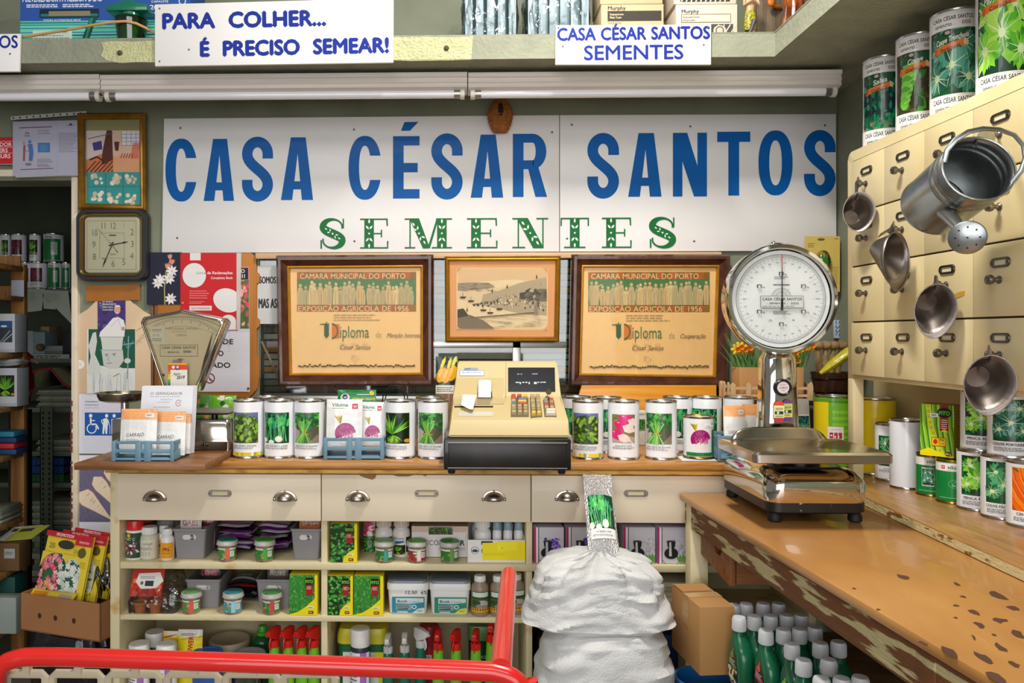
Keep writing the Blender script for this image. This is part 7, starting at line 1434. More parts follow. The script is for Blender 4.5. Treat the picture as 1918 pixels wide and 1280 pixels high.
# ================================================================== wall pier at the left: clock, posters, notices
GREYD = M('clock_rim','2b2b2e',.35,coat=.2); BRASS = M('clock_brass','b9964a',.25,1.0)
dclk = DW - .045; cc = P(208.5,458.5,dclk); ck = thing('wall_clock','square wall clock with dark rounded rim, below the small gilt frame','clock',(cc.x,DW,cc.z - .13)); hw = 68.5/K(dclk)
def sqr(h,r,y,n=8): return [Vector((p.x,y,p.y)) for p in rrect(cc.x,cc.z,h,h,r,0,n)]
g = G(); g.loft([sqr(hw*.96,.034,DW - .001),sqr(hw,.036,DW - .012),sqr(hw,.036,dclk + .004),sqr(hw*.96,.034,dclk - .004),sqr(hw*.885,.030,dclk - .004),sqr(hw*.875,.029,dclk + .004)],True,False); g.build('rim',GREYD,ck)
g = G(); g.loft([sqr(hw*.885,.030,dclk + .0),sqr(hw*.875,.029,dclk - .003),sqr(hw*.85,.028,dclk - .001),sqr(hw*.80,.024,dclk + .016)],False,False); g.build('bezel',BRASS,ck)
g = G(); g.loft([sqr(hw*.86,.026,dclk + .018),sqr(hw*.80,.02,dclk + .019)],True,True); g.build('inner_plate',M('clock_inner','8f9080',.3,var=.05),ck)
g = G(); g.loft([sqr(hw*.765,.014,dclk + .018),sqr(hw*.765,.014,dclk + .008),sqr(hw*.74,.013,dclk + .006)]); g.build('dial',M('clock_dial','efebe2',.4,var=.01),ck)
a = Art(158,408,260,510); num = [(12,211.5,429),(1,232,429),(2,247.5,441),(3,248,463),(4,247,486),(5,232,497),(6,212,500),(7,195,496),(8,177,487),(9,176,464),(10,177,442),(11,194,429)]
for k,x,y in num: a.text(str(k),x,y,12.5,'92938b','c',0,7 if k < 10 and k != 1 else (2 if k == 1 else 12))
for q in ((187,437,233,437),(187,484,233,484),(187,437,187,484),(233,437,233,484),(163,414,255,414),(163,505,255,505),(163,414,163,505),(255,414,255,505)): a.line([(q[0],q[1]),(q[2],q[3])],.5,'9a9b92')
a.greek(205,440,218,1,2.4,'55564e',2,random.Random(1)); a.text('Quartz',212,478,3.6,'8a8b82','c',0,12); yd = dclk + .0058
a.build('numerals',facing(158,408,260,510,yd),PAPER,ck)
def hand(name,p0,p1,w0,mt,off):
 u = (P(*p1,yd) - P(*p0,yd)); L = u.length; u.normalize(); v = Vector((-u.z,0,u.x)); b = P(*p0,yd) + Vector((0,-off,0)); g = G(); g.prism([b - u*.012 + v*w0,b + u*L*.6 + v*w0*.7,b + u*L*.72 + v*w0*1.6,b + u*L,b + u*L*.72 - v*w0*1.6,b + u*L*.6 - v*w0*.7,b - u*.012 - v*w0],(0,-.0006,0)); g.build(name,mt,ck)
HB = M('clock_hand','2a2a26',.4); hand('hour_hand',(210,459),(241,453),.0022,HB,.0010); hand('minute_hand',(210,459),(192,502),.0018,HB,.0020); hand('alarm_hand',(210,459),(222,475),.0010,HB,.0003); hand('second_hand',(210,459),(181,425),.0004,HB,.0030)
g = G(); g.cyl(P(210,459,yd),P(210,459,yd) + Vector((0,-.0045,0)),.0035,seg=12); g.build('hub',BRASS,ck); g = G(); g.loft([sqr(hw*.87,.028,dclk - .001),sqr(hw*.86,.028,dclk - .004)]); g.build('glass',Mclear('clock_glass','f6f6ee',.8,.03,.02),ck)
dl = DW - .004
def sheet_(name,label,cat,px,art,d=dl,group=None,mat=PAPER,th=.0006,parts=None):
 """flat pinned sheet given by a photo outline"""
 g = G(); g.prism([P(x,y,d) for x,y in px],(0,th,0)); o = tag(g.build(name,M('sheet_white','e6e6e8',.6,var=.01)),label,cat,group); art.build('print',facing(*art.b,d),mat,o); return o
# plastic sleeve with information sheet, red notice behind
a = Art(-110,258,28,308); a.rect(-110,258,28,308,'c81e26');
for i,s_ in enumerate(('CONSUMIDOR','CONSUMERS','CONSOMMATEURS')):
 a.line([(-110,265.5 + i*11),(28,265.5 + i*11)],.8,'e8c8c8')
for s_,x,y in (('CONSUMIDOR',-60,275),('CONSUMERS',-50,286),('CONSOMMATEURS',-78,297)): a.text(s_,22 if s_[-1] == 'R' else (15 if s_[4] == 'U' else 20),y,7.5,'f2e4e4','r',.012,len(s_)*7)
sheet_('red_notice','red notice with white capitals, cut by the picture edge','sign',[(-110,258),(27,258),(27,308),(-110,308)],a,DW - .0262)
a = Art(24,228,150,330); a.rect(24,228,150,330,'dcdbe6'); a.line([(36,240),(97,238)],1.6,'8a2a5c'); a.line([(38,318),(100,316)],1.4,'8a2a5c'); a.ring(51,252,2.5,4,'7a3a5c',180,360,10); a.greek(46,254,57,1,1.6,'7a3a5c'); a.text('CENTRO',70,247,3,'7a6a80','l',0,22); a.text('DE CONSUMO',70,252,3,'7a6a80','l',0,24); a.rect(71,268,94,286,'4a94d4'); a.greek(75,272,90,4,1.2,'8ac0ea',2.6); a.poly([(44,272),(48,272),(47,302),(43,302)],'c05a6a'); a.ell(45,268,2,2.4,'d8a0a0'); a.ell(56,266,3,3.4,'6a94d0'); a.poly([(52,270),(61,270),(63,286),(61,302),(54,302),(55,286)],'5a8ad0'); a.line([(47,282),(55,284)],1,'5a6a8a'); a.leaf(133,232,6,3,1.2,'3a3a44'); a.leaf(133,232,6,3,2.2,'3a3a44'); a.greek(124,235,142,1,.8,'8a8a90'); r = random.Random(7); a.greek(110,250,146,12,.7,'7a7a84',4.5,r); a.greek(70,298,100,4,.7,'8a8a94',3,r); a.greek(48,306,62,3,1,'7a3a5c',1.6,r); a.greek(70,308,96,3,.8,'8a8a94',2.6,r); a.line([(106,228),(107,330)],.4,'c4c4d0')
t = thing('document_sleeve','clear punched sleeve with information sheet, left of the gilt frame','document',P(92,330,DW - .03)); slab('sheet',[(24,228),(149,225),(150,328),(29,333)],DW - .0305,.0006,M('sheet_white','e6e6e8',.6,var=.01),t); a.build('print',facing(*a.b,DW - .0305),PAPER,t)
slab('sleeve',[(20,218),(162,208),(163,330),(24,338)],DW - .033,.0004,Mclear('sleeve_clear','f4f4f6',.7,.1,.02),t,0); slab('punched_strip',[(20,218),(162,208),(162,214.5),(20,225)],DW - .0336,.0004,M('strip_white','cfcfd0',.5),t,0)
g = G()
for i in range(11): c = P(25 + 12.6*i,221.3 - i*.9,DW - .0337); g.lathe([(.0035,0),(.0035,.0003)],c,-ey,10)
g.build('punch_holes',M('hole_grey','4a4c48',.8),t)
# peach backed board with prints of a cleric
PB = M('peach_board','e6c8a4',.6,var=.04,vs=4); t = thing('cleric_board','peach board with two prints of a white robed cleric, below the clock','board',P(211,737,DW)); pts = [(141,737),(140,592),(152,588),(165,580),(176,568),(186,556),(200,548),(222,548),(238,556),(250,570),(264,581),(282,590),(283,737)]
slab('board',pts,DW - .010,.009,PB,t)
a = Art(183,563,235,631); a.rect(183,563,235,631,'4a3a78'); r = random.Random(3)
for i in range(26): a.ell(r.uniform(183,235),r.uniform(572,631),r.uniform(2,5),None,r.choice(['5a4a8a','3a2c5c','6a5a94','40345c']))
for i,(s_,w_) in enumerate((('O PAPA',20),('FRANCISCO',26),('TERNURA',20),('CORAGEM',20))): a.text(s_,192,567 + i*5,3.6 if i == 1 else 2.8,'e6e4ea','l',.012,w_)
a.rect(186,567,190,569,'e8a01c'); a.rect(186,571,190,573,'4aa83c'); a.up(); a.poly([(186,631),(188,622),(200,610),(212,596),(222,594),(232,600),(235,612),(233,631)],'eeeaea'); a.ell(220,581,6,7.5,'d8a890'); a.poly([(214,577),(217,572),(224,572),(227,578),(224,575),(218,575)],'e8e4e2'); a.ell(220,586,2,.8,'f4ece8'); a.line([(208,612),(222,598),(228,618)],.7,'b4aca8'); a.ell(231,616,3,4,'c89a84')
a.build('print',facing(183,563,235,631,DW - .0118),GLOSS,t)
a = Art(163,617,253,737); a.rect(163,617,253,737,'e4e2da'); a.rect(166,617,253,690,'1d5a40'); a.up(); W_ = 'dcdcd6'; a.poly([(186,622),(190,640),(192,655),(190,660),(228,660),(230,640),(232,628),(222,622),(208,620),(196,622)],'d6d6ce'); a.poly([(190,655),(230,655),(232,676),(222,690),(206,692),(194,684)],'c9cac4'); a.poly([(163,737),(166,700),(176,684),(196,686),(210,694),(226,688),(246,700),(253,737)],W_); a.poly([(163,700),(170,668),(166,648),(174,624),(180,622),(182,640),(178,664),(190,690),(180,712)],'d2d4ce'); a.up()
for q in ((196,664,8),(210,663,8)): a.line([(q[0],q[1]),(q[0] + q[2],q[1] - .6)],1.2,'6a7a7c'); a.ell(q[0] + 4,q[1] + 2.4,2,1,'55656a')
a.line([(204,668),(202,675),(206,676)],.9,'8a9a9c'); a.line([(200,681),(210,680)],1.2,'6a7c80'); a.line([(187,656),(231,656)],.9,'9aa6a6'); r = random.Random(4)
for i in range(20): x = r.uniform(168,250); a.line([(x,r.uniform(696,712)),(x + r.uniform(-4,4),737)],.8,r.choice(['a8b4ba','b8c2c6','8a9aa4']))
a.line([(241,630),(239,710)],2.2,'7aa4ac'); a.line([(229,646),(252,643)],2,'7aa4ac'); a.line([(232,640),(240,654),(250,638)],1,'7aa4ac'); a.ell(239,676,6,5,'d6d2c8'); a.line([(212,706),(224,700)],1,'4a4a4a'); a.line([(218,730),(218,737)],1.2,'3a3a3a'); a.line([(213,733),(223,733)],1.2,'3a3a3a')
a.build('print',facing(163,617,253,737,DW - .0105),PAPER,t); a = Art(141,674,160,693); a.ell(150,683,8.5,8.5,'eeeae6',n=24); a.line([(147,688),(150,681),(153,688)],1,'d8b090'); a.line([(148,678),(151,682)],1,'d8b090'); a.build('round_sticker',facing(141,674,160,693,DW - .0106),PAPER,t)
tape = M('brown_tape','b0702c',.25,var=.08,coat=.4); g = G(); g.prism([P(x,y,DW - .0125) for x,y in [(160,535),(262,533),(263,562),(161,565)]],(0,.0005,0)); g.build('tape',tape,t)
# pinned notices lower down
a = Art(146,736,232,850); a.rect(146,736,232,850,'dad9e6'); a.text('ATENDIMENTO',159,754,2.6,'3a3a44','l',.014,26); a.text('PRIORITARIO',159,760,2.2,'3a3a44','l',.01,26); a.greek(159,764,190,1,.8,'9a9aa8'); a.rect(159,773,232,816,'1d57a8'); wv = 'eef0f4'; a.up()
a.ell(170,779,3.2,3.4,wv); a.line([(170,783),(170.5,795),(180,795),(185,804)],3,wv); a.line([(171,788),(178,788)],1.8,wv); a.ring(172,803,7.5,9.4,wv,-30,250,24); a.ell(200,779,3,3.4,wv); a.poly([(194,785),(199,783),(203,786),(202,798),(201,813),(198,813),(197,800),(195,813),(192,813),(193,797)],wv); a.line([(194,786),(190,788),(193,795)],1.6,wv); a.line([(203,788),(205,797)],1.4,wv); a.line([(206,797),(206,813)],1,wv); a.ell(214,779,3,3.4,wv); a.poly([(209,785),(219,785),(221,813),(209,813)],wv)
sheet_('access_notice','white notice with blue priority service pictograms under the cleric board','notice',[(146,736),(232,737),(232,846),(145,846)],a,DW - .006)
def parsnips(a,x0,y0,x1,y1):
 r = random.Random(5); a.at(x0,y0,x1,y1); a.rect(x0,y0,x1,y1,'6d6684'); a.up()
 for i in range(12): a.line([(r.uniform(x0,x1),r.uniform(y0,y1)),(r.uniform(x0,x1),r.uniform(y0,y1))],1.5,r.choice(['77708e','625b78']))
 for bx,by,tx,ty,w_ in ((200,876,250,950,12),(178,896,236,968,14),(152,924,212,976,17)):
  L = hypot(tx - bx,ty - by); ux,uy = (tx - bx)/L,(ty - by)/L
  for k,c in ((1.0,'b98a64'),(.9,'ecd8bc')): a.poly([(bx + uy*w_*k*s_*q + ux*L*t_,by - ux*w_*k*s_*q + uy*L*t_) for s_,t_,q in ((1,.06,.9),(1,.2,1),(1,.5,.6),(1,.8,.22),(1,1,.02),(-1,.8,.22),(-1,.5,.6),(-1,.2,1),(-1,.06,.9),(0,-.04,0))],c)
  for i in range(10): t_ = r.uniform(.05,.7); m_ = w_*(1 - t_)*.7; cx,cy = bx + ux*L*t_,by + uy*L*t_; a.line([(cx + uy*m_,cy - ux*m_),(cx + uy*m_*r.uniform(-.4,.6),cy - ux*m_*r.uniform(-.4,.6))],.7,'b98f68')
 a.at()
a = Art(140,853,226,998); a.rect(140,853,226,998,'e6e5ea'); parsnips(a,147,878,224,978)
sheet_('parsnip_print','white framed print of pale parsnips on the wall left of the counter drawers','print',[(142,853),(226,855),(226,996),(138,994)],a,DW - .0045)
a = Art(168,993,226,1011); a.rect(168,993,226,1011,'2c4aa0'); r = random.Random(5)
for i in range(10): a.ell(r.uniform(168,226),r.uniform(994,1010),r.uniform(2,5),None,r.choice(['3a6ac0','d84a6a','c83a5a','2a3a7c']))
sheet_('floral_strip','narrow blue and pink floral strip below the parsnip print','print',[(168,993),(226,993),(226,1011),(168,1011)],a,DW - .003)
# ================================================================== pin board group behind the old scale
BR = M('pinboard_ochre','b9762c',.55,var=.06,vs=5); t = thing('pin_board','ochre board with notched edge behind the old fan scale','board',P(420,745,DW)); pb2 = [(296,474),(471,474),(480,484),(480,510),(486,514),(486,528),(480,532),(480,595),(486,599),(486,612),(480,616),(480,665),(486,669),(486,700),(482,728),(466,746),(296,746)]
slab('board',pb2,DW - .014,.010,BR,t)
a = Art(275,473,341,571); a.rect(275,473,341,571,'23253a'); a.line([(309,571),(308,540),(311,510),(318,490),(320,476)],2.2,'a8a05c'); a.up()
for x,y,s_ in ((318,478,.7),(322,488,.8),(314,497,.9)):
 for k in range(4): a.leaf(x,y + 8,14*s_,5*s_,-1.5 + (k - 1.5)*.3,'e0907c')
for x,y in ((322,508),(300,524),(317,522),(320,560),(296,530)):
 for k in range(8): a.leaf(x,y,12,5,k*.785 + x,random.Random(k + int(x)).choice(['e8e2e4','d8d0da','f0ecec']))
 a.ell(x,y,1.6,1.6,'c8b46a')
sheet_('flower_print','dark blue print of a white flower spike, right of the wall clock','print',[(275,473),(341,475),(341,571),(275,570)],a,DW - .016)
a = Art(338,474,444,619); a.rect(338,474,444,619,'cc2229'); a.rect(356,474,376,488,'e6e0e0'); a.ell(364,516,22,23,'e9e6e4',n=32); a.ell(426,563,27,22,'e9e6e4',.35,n=32); a.ell(428,602,14,12,'e9e6e4',n=24); a.rect(414,602,442,619,'e9e6e4'); a.up(); a.text('Livro',368,514,5.5,'8a8a88','l',0,18); a.text('de Reclamações',388,514,5.5,'f2e8e8','l',.01,48); a.text('Complaints Book',395,523,4.4,'f2e8e8','l',.01,41); a.greek(355,545,398,4,1.3,'e8a0a0',3.3,random.Random(2)); a.greek(355,565,385,2,1,'e8a0a0',3,random.Random(3)); a.rect(355,573,397,582,'ecdcdc'); a.text('AUTORIDADE',376,579,2.4,'4a3a3c','c',.012,34)
sheet_('red_poster','red poster with white discs about complaints, in a clear sleeve','poster',[(338,474),(444,474),(444,618),(338,616)],a,DW - .0165)
g = G(); g.prism([P(x,y,DW - .018) for x,y in [(443,474),(452,474),(450,617),(443,617)]],(0,.0006,0)); tag(g.build('sleeve_strip',M('strip_pale','d8cdc6',.4)),'punched pale strip along the right side of the red poster','sleeve strip')
a = Art(448,500,467,616); a.rect(448,500,467,616,'d88a8e'); a.rect(448,502,465,524,'2a262c'); a.ring(455,508,2.4,3.6,'e6e2e0',n=12); a.line([(454,514),(454,521)],1.4,'e6e2e0'); a.line([(458,514),(458,521)],1.4,'e6e2e0'); veg(a,'tulip',448,525,466,616,4)
sheet_('tulip_print','narrow strip of pink tulip print right of the red poster','print',[(448,502),(466,502),(467,617),(448,617)],a,DW - .0155)
a = Art(360,617,468,734); a.rect(360,617,468,734,'dcdbe4'); a.text('LIVRO DE',437,645,10,'2c2c30','r',.02,70); a.text('TRABALHO',419,667,10,'2c2c30','r',.02,66); a.text('AFILIADO',432,689,10,'2c2c30','r',.02,70); a.ring(393,709,7.6,9.8,'8a2a3a',n=24); a.line([(387,703),(400,716)],2,'8a2a3a'); a.line([(391,704),(393,712),(396,714)],1.4,'5a5a60'); a.rect(360,617,468,622,'d0cfd8'); a.greek(420,618,452,1,2,'8a3a4a')
o = sheet_('capitals_notice','white notice with bold capitals half hidden by the old fan scale','notice',[(360,617),(467,617),(467,733),(360,731)],a,DW - .0168)
for x,y,c_ in ((465,728,'1d5a50'),(342,568,'d8a81c')): g = G(); g.ball(P(x,y,DW - .019),.0045,.003,.0045); tag(g.build('push_pin',M('pin_' + c_,c_,.35)),'green push pin at the corner of the white capitals notice' if c_[0] == '1' else 'yellow push pin between the flower print and red poster','pin')
a = Art(482,498,522,607); a.rect(482,498,522,607,'d0cfce'); a.text('SOMOS',486,531,13,'3a3c40','l',.02,31); a.text('MAS AS SE',484,577,18,'3a3c40','l',.02,48)
sheet_('somos_notice','grey notice with condensed capitals, half behind the left diploma frame','notice',[(482,498),(528,498),(528,607),(484,606)],a,DW - .003)
g = G()
for x0,x1 in ((284,288),(290,300)): q = R(x0,571,x1,748,DW - .006); g.box(q[0],q[1],DW - .012,DW - .002,q[2],q[3],bev=.001)
struct('trim_6',g,M('thin_strips','8a5a34',.5))
# woven slipper basket
BK2 = M('wicker','a8641f',.6,var=.2,vs=60,bump=.8,bs=130); bc = P(937,215,ds - .03); t = thing('slipper_basket','small woven slipper hanging above the middle of the sign','basket',(bc.x,ds,bc.z - .06)); g = G(); rings = []; n = 28
for i in range(11):
 v = i/10; zz_ = bc.z - .062 + .122*v; w_ = .045*(sin(pi*min(1,.16 + v*.62))**.8)*(1 if v < .55 else 1 - .45*((v - .55)/.45)**1.5); dpt = .024*sin(pi*(.2 + .6*(1 - v)))
 rings.append([Vector((bc.x + w_*cos(2*pi*k/n),ds - .026 + dpt*sin(2*pi*k/n),zz_)) for k in range(n)])
g.loft(rings); g.build('body',BK2,t)
g = G()
for i in range(1,10): g.tube([p + (p - Vector((bc.x,ds - .026,p.z)))*.02 for p in rings[i]],.0015,5,closed=True)
g.build('weave',BK2,t); g = G(); g.ball(P(938,206,ds - .0465),.011,.006,.026); g.build('opening',M('basket_dark','2a1810',.9),t); g = G(); g.tube([P(938,206,ds - .049) + Vector((cos(q)*.0125,.004*abs(sin(q)),sin(q)*.028)) for q in (2*pi*k/24 for k in range(24))],.002,6,closed=True); g.build('rim',BK2,t)
# ================================================================== old fan scale on the plank
CHR2 = M('old_chrome','c9c2b6',.15,1.0,var=.08,vs=15); CRD = M('dial_cream','e6dcc8',.4,var=.02); df = 2.34
fo = [(340,580),(415,596),(421,604),(367,735),(308,735),(263,604),(268,594)]
fs = thing('fan_scale','old fan shaped shop scale with chrome rim on the dark plank','scale',P(340,860,df)); cen = (341,650)
def shr(k): return [(cen[0] + (x - cen[0])*k,cen[1] + (y - cen[1])*k) for x,y in fo]
g = G(); g.loft([[P(x,y,df) + Vector((0,o_,0)) for x,y in shr(k)] for k,o_ in ((.97,.075),(1.0,.07),(1.0,.006),(.985,-.004),(.94,-.006),(.90,.004),(.895,.012))],True,False); bmesh.ops.bevel(g.bm,geom=[e for e in g.bm.edges],offset=.0018,segments=2,affect='EDGES',clamp_overlap=True); g.build('head_case',CHR2,fs,smooth=50)
a = Art(255,575,430,740); a.at(); a.poly(shr(.905),'e6dcc8'); a.up()
for i in range(61):
 t_ = radians(-142 + 104*i/60); R1,R2 = (150,144) if i % 5 else (150,139)
 a.raw([(341 + R_*cos(t_ + s_)*.80,744 + R_*sin(t_ + s_)) for R_,s_ in ((R2,-.003),(R1,-.003),(R1,.003),(R2,.003))],'5a5448')
a.ring(341,744,150,151,'7a7262',-142,-38,40,1); a.ring(341,744,132,132.6,'9a9282',-138,-42,40,1)
a.text('PORTUGUESA, LIMITADA',341,618,4.2,'8a8474','c',0,62); a.text('LISBOA',340,630,4,'8a8474','c',0,20); a.greek(322,621,360,1,1,'a8a090',2,random.Random(2)); a.rect(300,646,371,668,'4a463e'); a.rect(300.7,646.7,370.3,667.3,'e2d9c6'); a.text('CASA CESAR SANTOS',335,653.5,4.5,'3a3832','c',.012,64); a.text('SEMENTES',325,661.5,3,'4a463e','c',.012,22)
for i in range(3): a.ring(346 + 5*i,659,1,2.4,'6a665c',n=8)
a.poly([(281,612),(309,613),(310,646),(283,645)],'e4e2de'); a.greek(285,617,306,2,1,'6a6a68',2.6); a.ring(289,628,1.6,2.2,'7a7a78',n=10); a.ring(296,628,1.6,2.2,'7a7a78',n=10); a.greek(285,634,306,3,.9,'7a7a78',2.4); a.ell(306,703,3,3,'5a4a4a'); a.ell(341,688,16,16,'dcdad8',n=24); a.rect(324,674,336,684,'7ab0d8'); a.rect(334,672,341,684,'e87a2c'); a.text('PARTIDO',339,675,3,'3a5a8a','c',.012,12)
a.build('dial',facing(255,575,430,740,df + .010),PAPER,fs); g = G(); g.prism([P(x,y,df + .0115) for x,y in shr(.91)],(0,.001,0)); g.build('dial_plate',CRD,fs); g = G(); g.prism([P(x,y,df - .001) for x,y in shr(.91)],(0,.001,0)); g.build('glass',Mclear('fan_glass','f8f6ee',.9,.03,.02),fs); g = G(); g.prism([P(x,y,df + .004) for x,y in ((372,715),(382,672),(398,622),(387,680),(378,718))],(0,.0008,0)); g.build('needle',M('needle_brown','3a2a20',.4),fs)
a = Art(315,680,351,726); a.rect(315,680,351,726,'e9e5dc'); a.rect(315,680,351,693,'d8502c');
for i,c_ in enumerate(('d8502c','e07a2c','e8b82c','d8d02c','6aa83c','2c8a6a','2c6a9a')): a.rect(315,691 + 5*i,319.5,696 + 5*i,c_)
a.rect(315,680,351,684,'f09a3c'); a.ell(325,688,3,3,'f0e4d8'); a.ell(333,689,4,4,'4a3a7a'); a.ell(333,688,2.6,2.8,'e8c8b0'); a.text('Apto',325,703,5,'2c2c2c','l',0,13,0,-.05,.2); a.text('2019',331,710,6,'2c2c2c','l',.01,15,0,-.05,.2)
a.build('inspection_tag',facing(315,680,351,726,df - .0075),PAPER,fs)
# base, pan and side plate
x0,x1,z0,z1 = R(345,787,432,838,2.26); z0 = ZP + .028; z1 = max(z1,z0 + .05); cx,hx = (x0 + x1)/2,(x1 - x0)/2; g = G(); g.loft([rrect(cx,2.33,hx,.075,.012,z0),rrect(cx,2.33,hx,.075,.016,z0 + .008),rrect(cx,2.33,hx,.075,.016,z0 + .052),rrect(cx,2.33,hx*.94,.068,.016,z0 + .062),rrect(cx,2.33,hx*.6,.05,.014,z0 + .063)]); g.box(P(310,800,2.3).x,x0 + .01,2.30,2.36,z0 + .01,z0 + .05,bev=.004); g.build('base',CHR2,fs)
g = G(); g.cyl((cx,2.33,z0 + .060),(cx,2.33,z0 + .082),.010,seg=14); g.build('plate_post',BLK,fs); zpl = z0 + .083; g = G(); g.loft([rrect(cx - .006,2.33,hx*.98,.07,.006,zpl - .006),rrect(cx - .006,2.33,hx*1.05,.08,.006,zpl),rrect(cx - .006,2.33,hx*.8,.06,.006,zpl + .003)]); g.build('side_plate',M('plate_worn','a09a90',.3,.9,var=.1),fs)
for fx,fyy in ((x0 + .02,2.275),(x1 - .012,2.275),(x0 + .02,2.385),(x1 - .012,2.385)): g = G(); g.lathe([(.012,0),(.012,.002),(.005,.004),(.005,.022),(.009,.024),(.009,.030)],(fx,fyy,ZP + .0008),seg=14); g.build('foot',CHR2,fs)
g = G(); g.tube([P(338,735,df + .03),Vector((P(338,780,df).x,df + .02,z0 + .05))],.03,14,flat=.8); g.build('neck',CHR2,fs)
pc = P(228,737,2.33); g = G(); g.lathe([(.0005,-.026),(.045,-.0255),(.062,-.020),(.068,-.008),(.069,0),(.0745,.001),(.0745,.003),(.068,.003),(.066,-.008),(.060,-.017),(.0005,-.021)],(pc.x,pc.y,pc.z),seg=40,cap0=False,cap1=False); g.build('pan',M('pan_steel','a89c8a',.22,1.0,var=.08),fs)
g = G(); g.cyl((pc.x + .01,pc.y,z0 + .01),(pc.x + .01,pc.y,pc.z - .024),.012,seg=14); g.tube([(pc.x + .01,pc.y,z0 + .012),(x0,2.33,z0 + .02)],.012,10); x2,x3,_,z3 = R(209,786,226,822,2.27); g.box(x2,x2 + .05,2.27,2.36,z0 - .003,z3,bev=.003); g.build('pan_arm',CHR2,fs)
for fyy in (2.28,2.35): g = G(); g.cyl((x2 + .02,fyy,ZP + .0008),(x2 + .02,fyy,z0),.008,seg=12); g.build('foot',CHR2,fs)
# stack of leaflets
a = Art(258,724,364,846); a.rect(258,724,364,846,'e4e4ea'); a.text('O SERINGADOR',276,740,5.4,'5a5a64','l',.0,66); a.greek(276,743,340,1,.8,'9a9aa4',2,random.Random(1)); a.text('PORTO',310,750,2.6,'8a8a94','c',0,24); a.ring(335,755,5,6,'a86a7a',20,340,16); a.text('150',335,757,4,'b08a94','c',0,8); a.greek(292,753,325,1,.8,'9a9aa4'); a.greek(284,762,330,1,.8,'9a9aa4'); a.text('1',300,772,3,'7a7a84','c')
for i in range(4):
 o = P(258 + i*1.5,846,2.202 + .005*i); u = P(356 + i*2.6,846,2.202 + .005*i) - o; tp_ = P(266 + i*1.2,724 - i*.4,2.24 + .005*i); t = packet('leaflet','white leaflet with serif title standing foremost between the pan and the fan dial' if i == 0 else 'white leaflet behind the front one, %s from the front' % ['','second','third','fourth'][i],(o.x,o.y,ZP + .001),u,Vector((tp_.x - o.x,.04,tp_.z - ZP - .001)),a,.0015,PAPER,'white leaflets by the fan scale','dcdce2','leaflet')
# colourful packets behind the fan scale
for px,c1,c2,lb,dd in (((362,740,392,800),'4a8a3c','d87a4a','green and orange packet right of the leaflets',2.46),((392,742,440,790),'6ab82e','e8e8d8','bright green packet lying above the chrome plate of the fan scale',2.50),((418,786,445,850),'b8402c','d8c8a8','red and beige packet behind the fan scale foot',2.52)):
 a = Art(*px); a.rect(*px,c1); r = random.Random(px[0])
 for i in range(16): a.ell(r.uniform(px[0],px[2]),r.uniform(px[1],px[3]),r.uniform(3,7),r.uniform(2,5),r.choice([c1,c2,'2c5a2c','c8501c']))
 stand(px,dd,.02,'seed_packet',lb,a,None,'b9b4a8')
# ================================================================== on the loft
ZL = ZC1
px = (38,-60,357,79); x0,x1,z0,z1 = R(*px,2.568); t = thing('sprayer_carton','large blue and mint carton with handle hole on the loft','carton',((x0 + x1)/2,2.6,ZL)); g = G(); g.box(x0,x1,2.568,2.72,ZL + .001,z1,bev=.002); g.build('box',M('carton_blue','25519a',.5,var=.03),t)
a = Art(*px); a.rect(*px,'2a56a4'); a.rect(38,40,357,79,'6ad0b4')
for i,(y,h,c) in enumerate(((42,3,'1c8a7a'),(47,1.4,'25519a'),(53,1.5,'1c6a8a'),(61,1.2,'25519a'),(66,2.2,'1c4a8a'),(72,1,'1c8a7a'))): a.rect(38,y,357,y + h,c)
a.text("PULVERIZADOR A PRESSION D'EAU",42,4,12,'e4e8f0','l',.014,150,0,0,.2); a.greek(50,9,110,2,2.2,'d8e0ec',1.6,random.Random(1)); a.greek(118,9,186,2,2.2,'d8e0ec',1.6,random.Random(2)); a.rect(75,18,186,34,'12263a'); a.rect(77,27,184,32,'1c7a6a'); a.rect(92,22,170,31,'8a8264'); a.text('MODELE AUTOMATIQUE REF.5P',82,40.5,3.2,'e8f0f0','l',.012,70); a.rect(62,58,136,79,'c6d8c8'); a.text('POMPER!',96,63,4,'4a5a5a','l',.012,32); a.greek(64,67,132,2,1.4,'6a7a74',3.4)
a.poly([(170,34),(184,32),(178,46),(166,79),(153,79)],'14463c'); a.poly([(170,36),(176,35),(163,79),(158,79)],'1c8a6a'); a.text('CAPACITE',284,8,4,'e8ecf0','l',.012,32); a.text('20',281,21,9,'e8ecf0','l',.014,16); a.text('LITRES',300,21,5,'e8ecf0','l',.012,26); a.ring(342,6,5,7,'d8dce6',n=14); a.rect(290,26,350,29,'c8d0e0')
a.build('print',facing(*px,2.5675,.0004,ZL + .001),PAPER,t)
GPL = Mclear('green_plastic_clear','3ab85a',.8,.06,.08); GTE = M('feeder_green','15795a',.3,coat=.4); dfe = 2.508; k_ = K(dfe); c = P(246,78,dfe); t = thing('feeder_jar','green plastic feeder with roof shaped lid before the blue carton','bird feeder',(c.x,dfe,ZL)); o = (c.x,dfe,ZL + .0005); h1 = P(246,36,dfe).z - ZL
g = G(); g.lathe([(.0005,0),(23/k_,0),(24/k_,.004),(29/k_,h1*.86),(30/k_,h1*.9),(27/k_,h1)],o,seg=28,cap0=False,cap1=False); g.build('jar',GPL,t); g = G(); g.lathe([(21/k_,.002),(25/k_,h1*.75),(.0005,h1*.78)],o,seg=24); g.build('filling',M('feeder_fill','1f9a4a',.5,var=.2,vs=12),t); g = G(); g.lathe([(28/k_,h1*.96),(29/k_,h1*.97),(17/k_,h1*1.02),(17/k_,h1*1.18)],o,seg=24); g.build('collar',GTE,t)
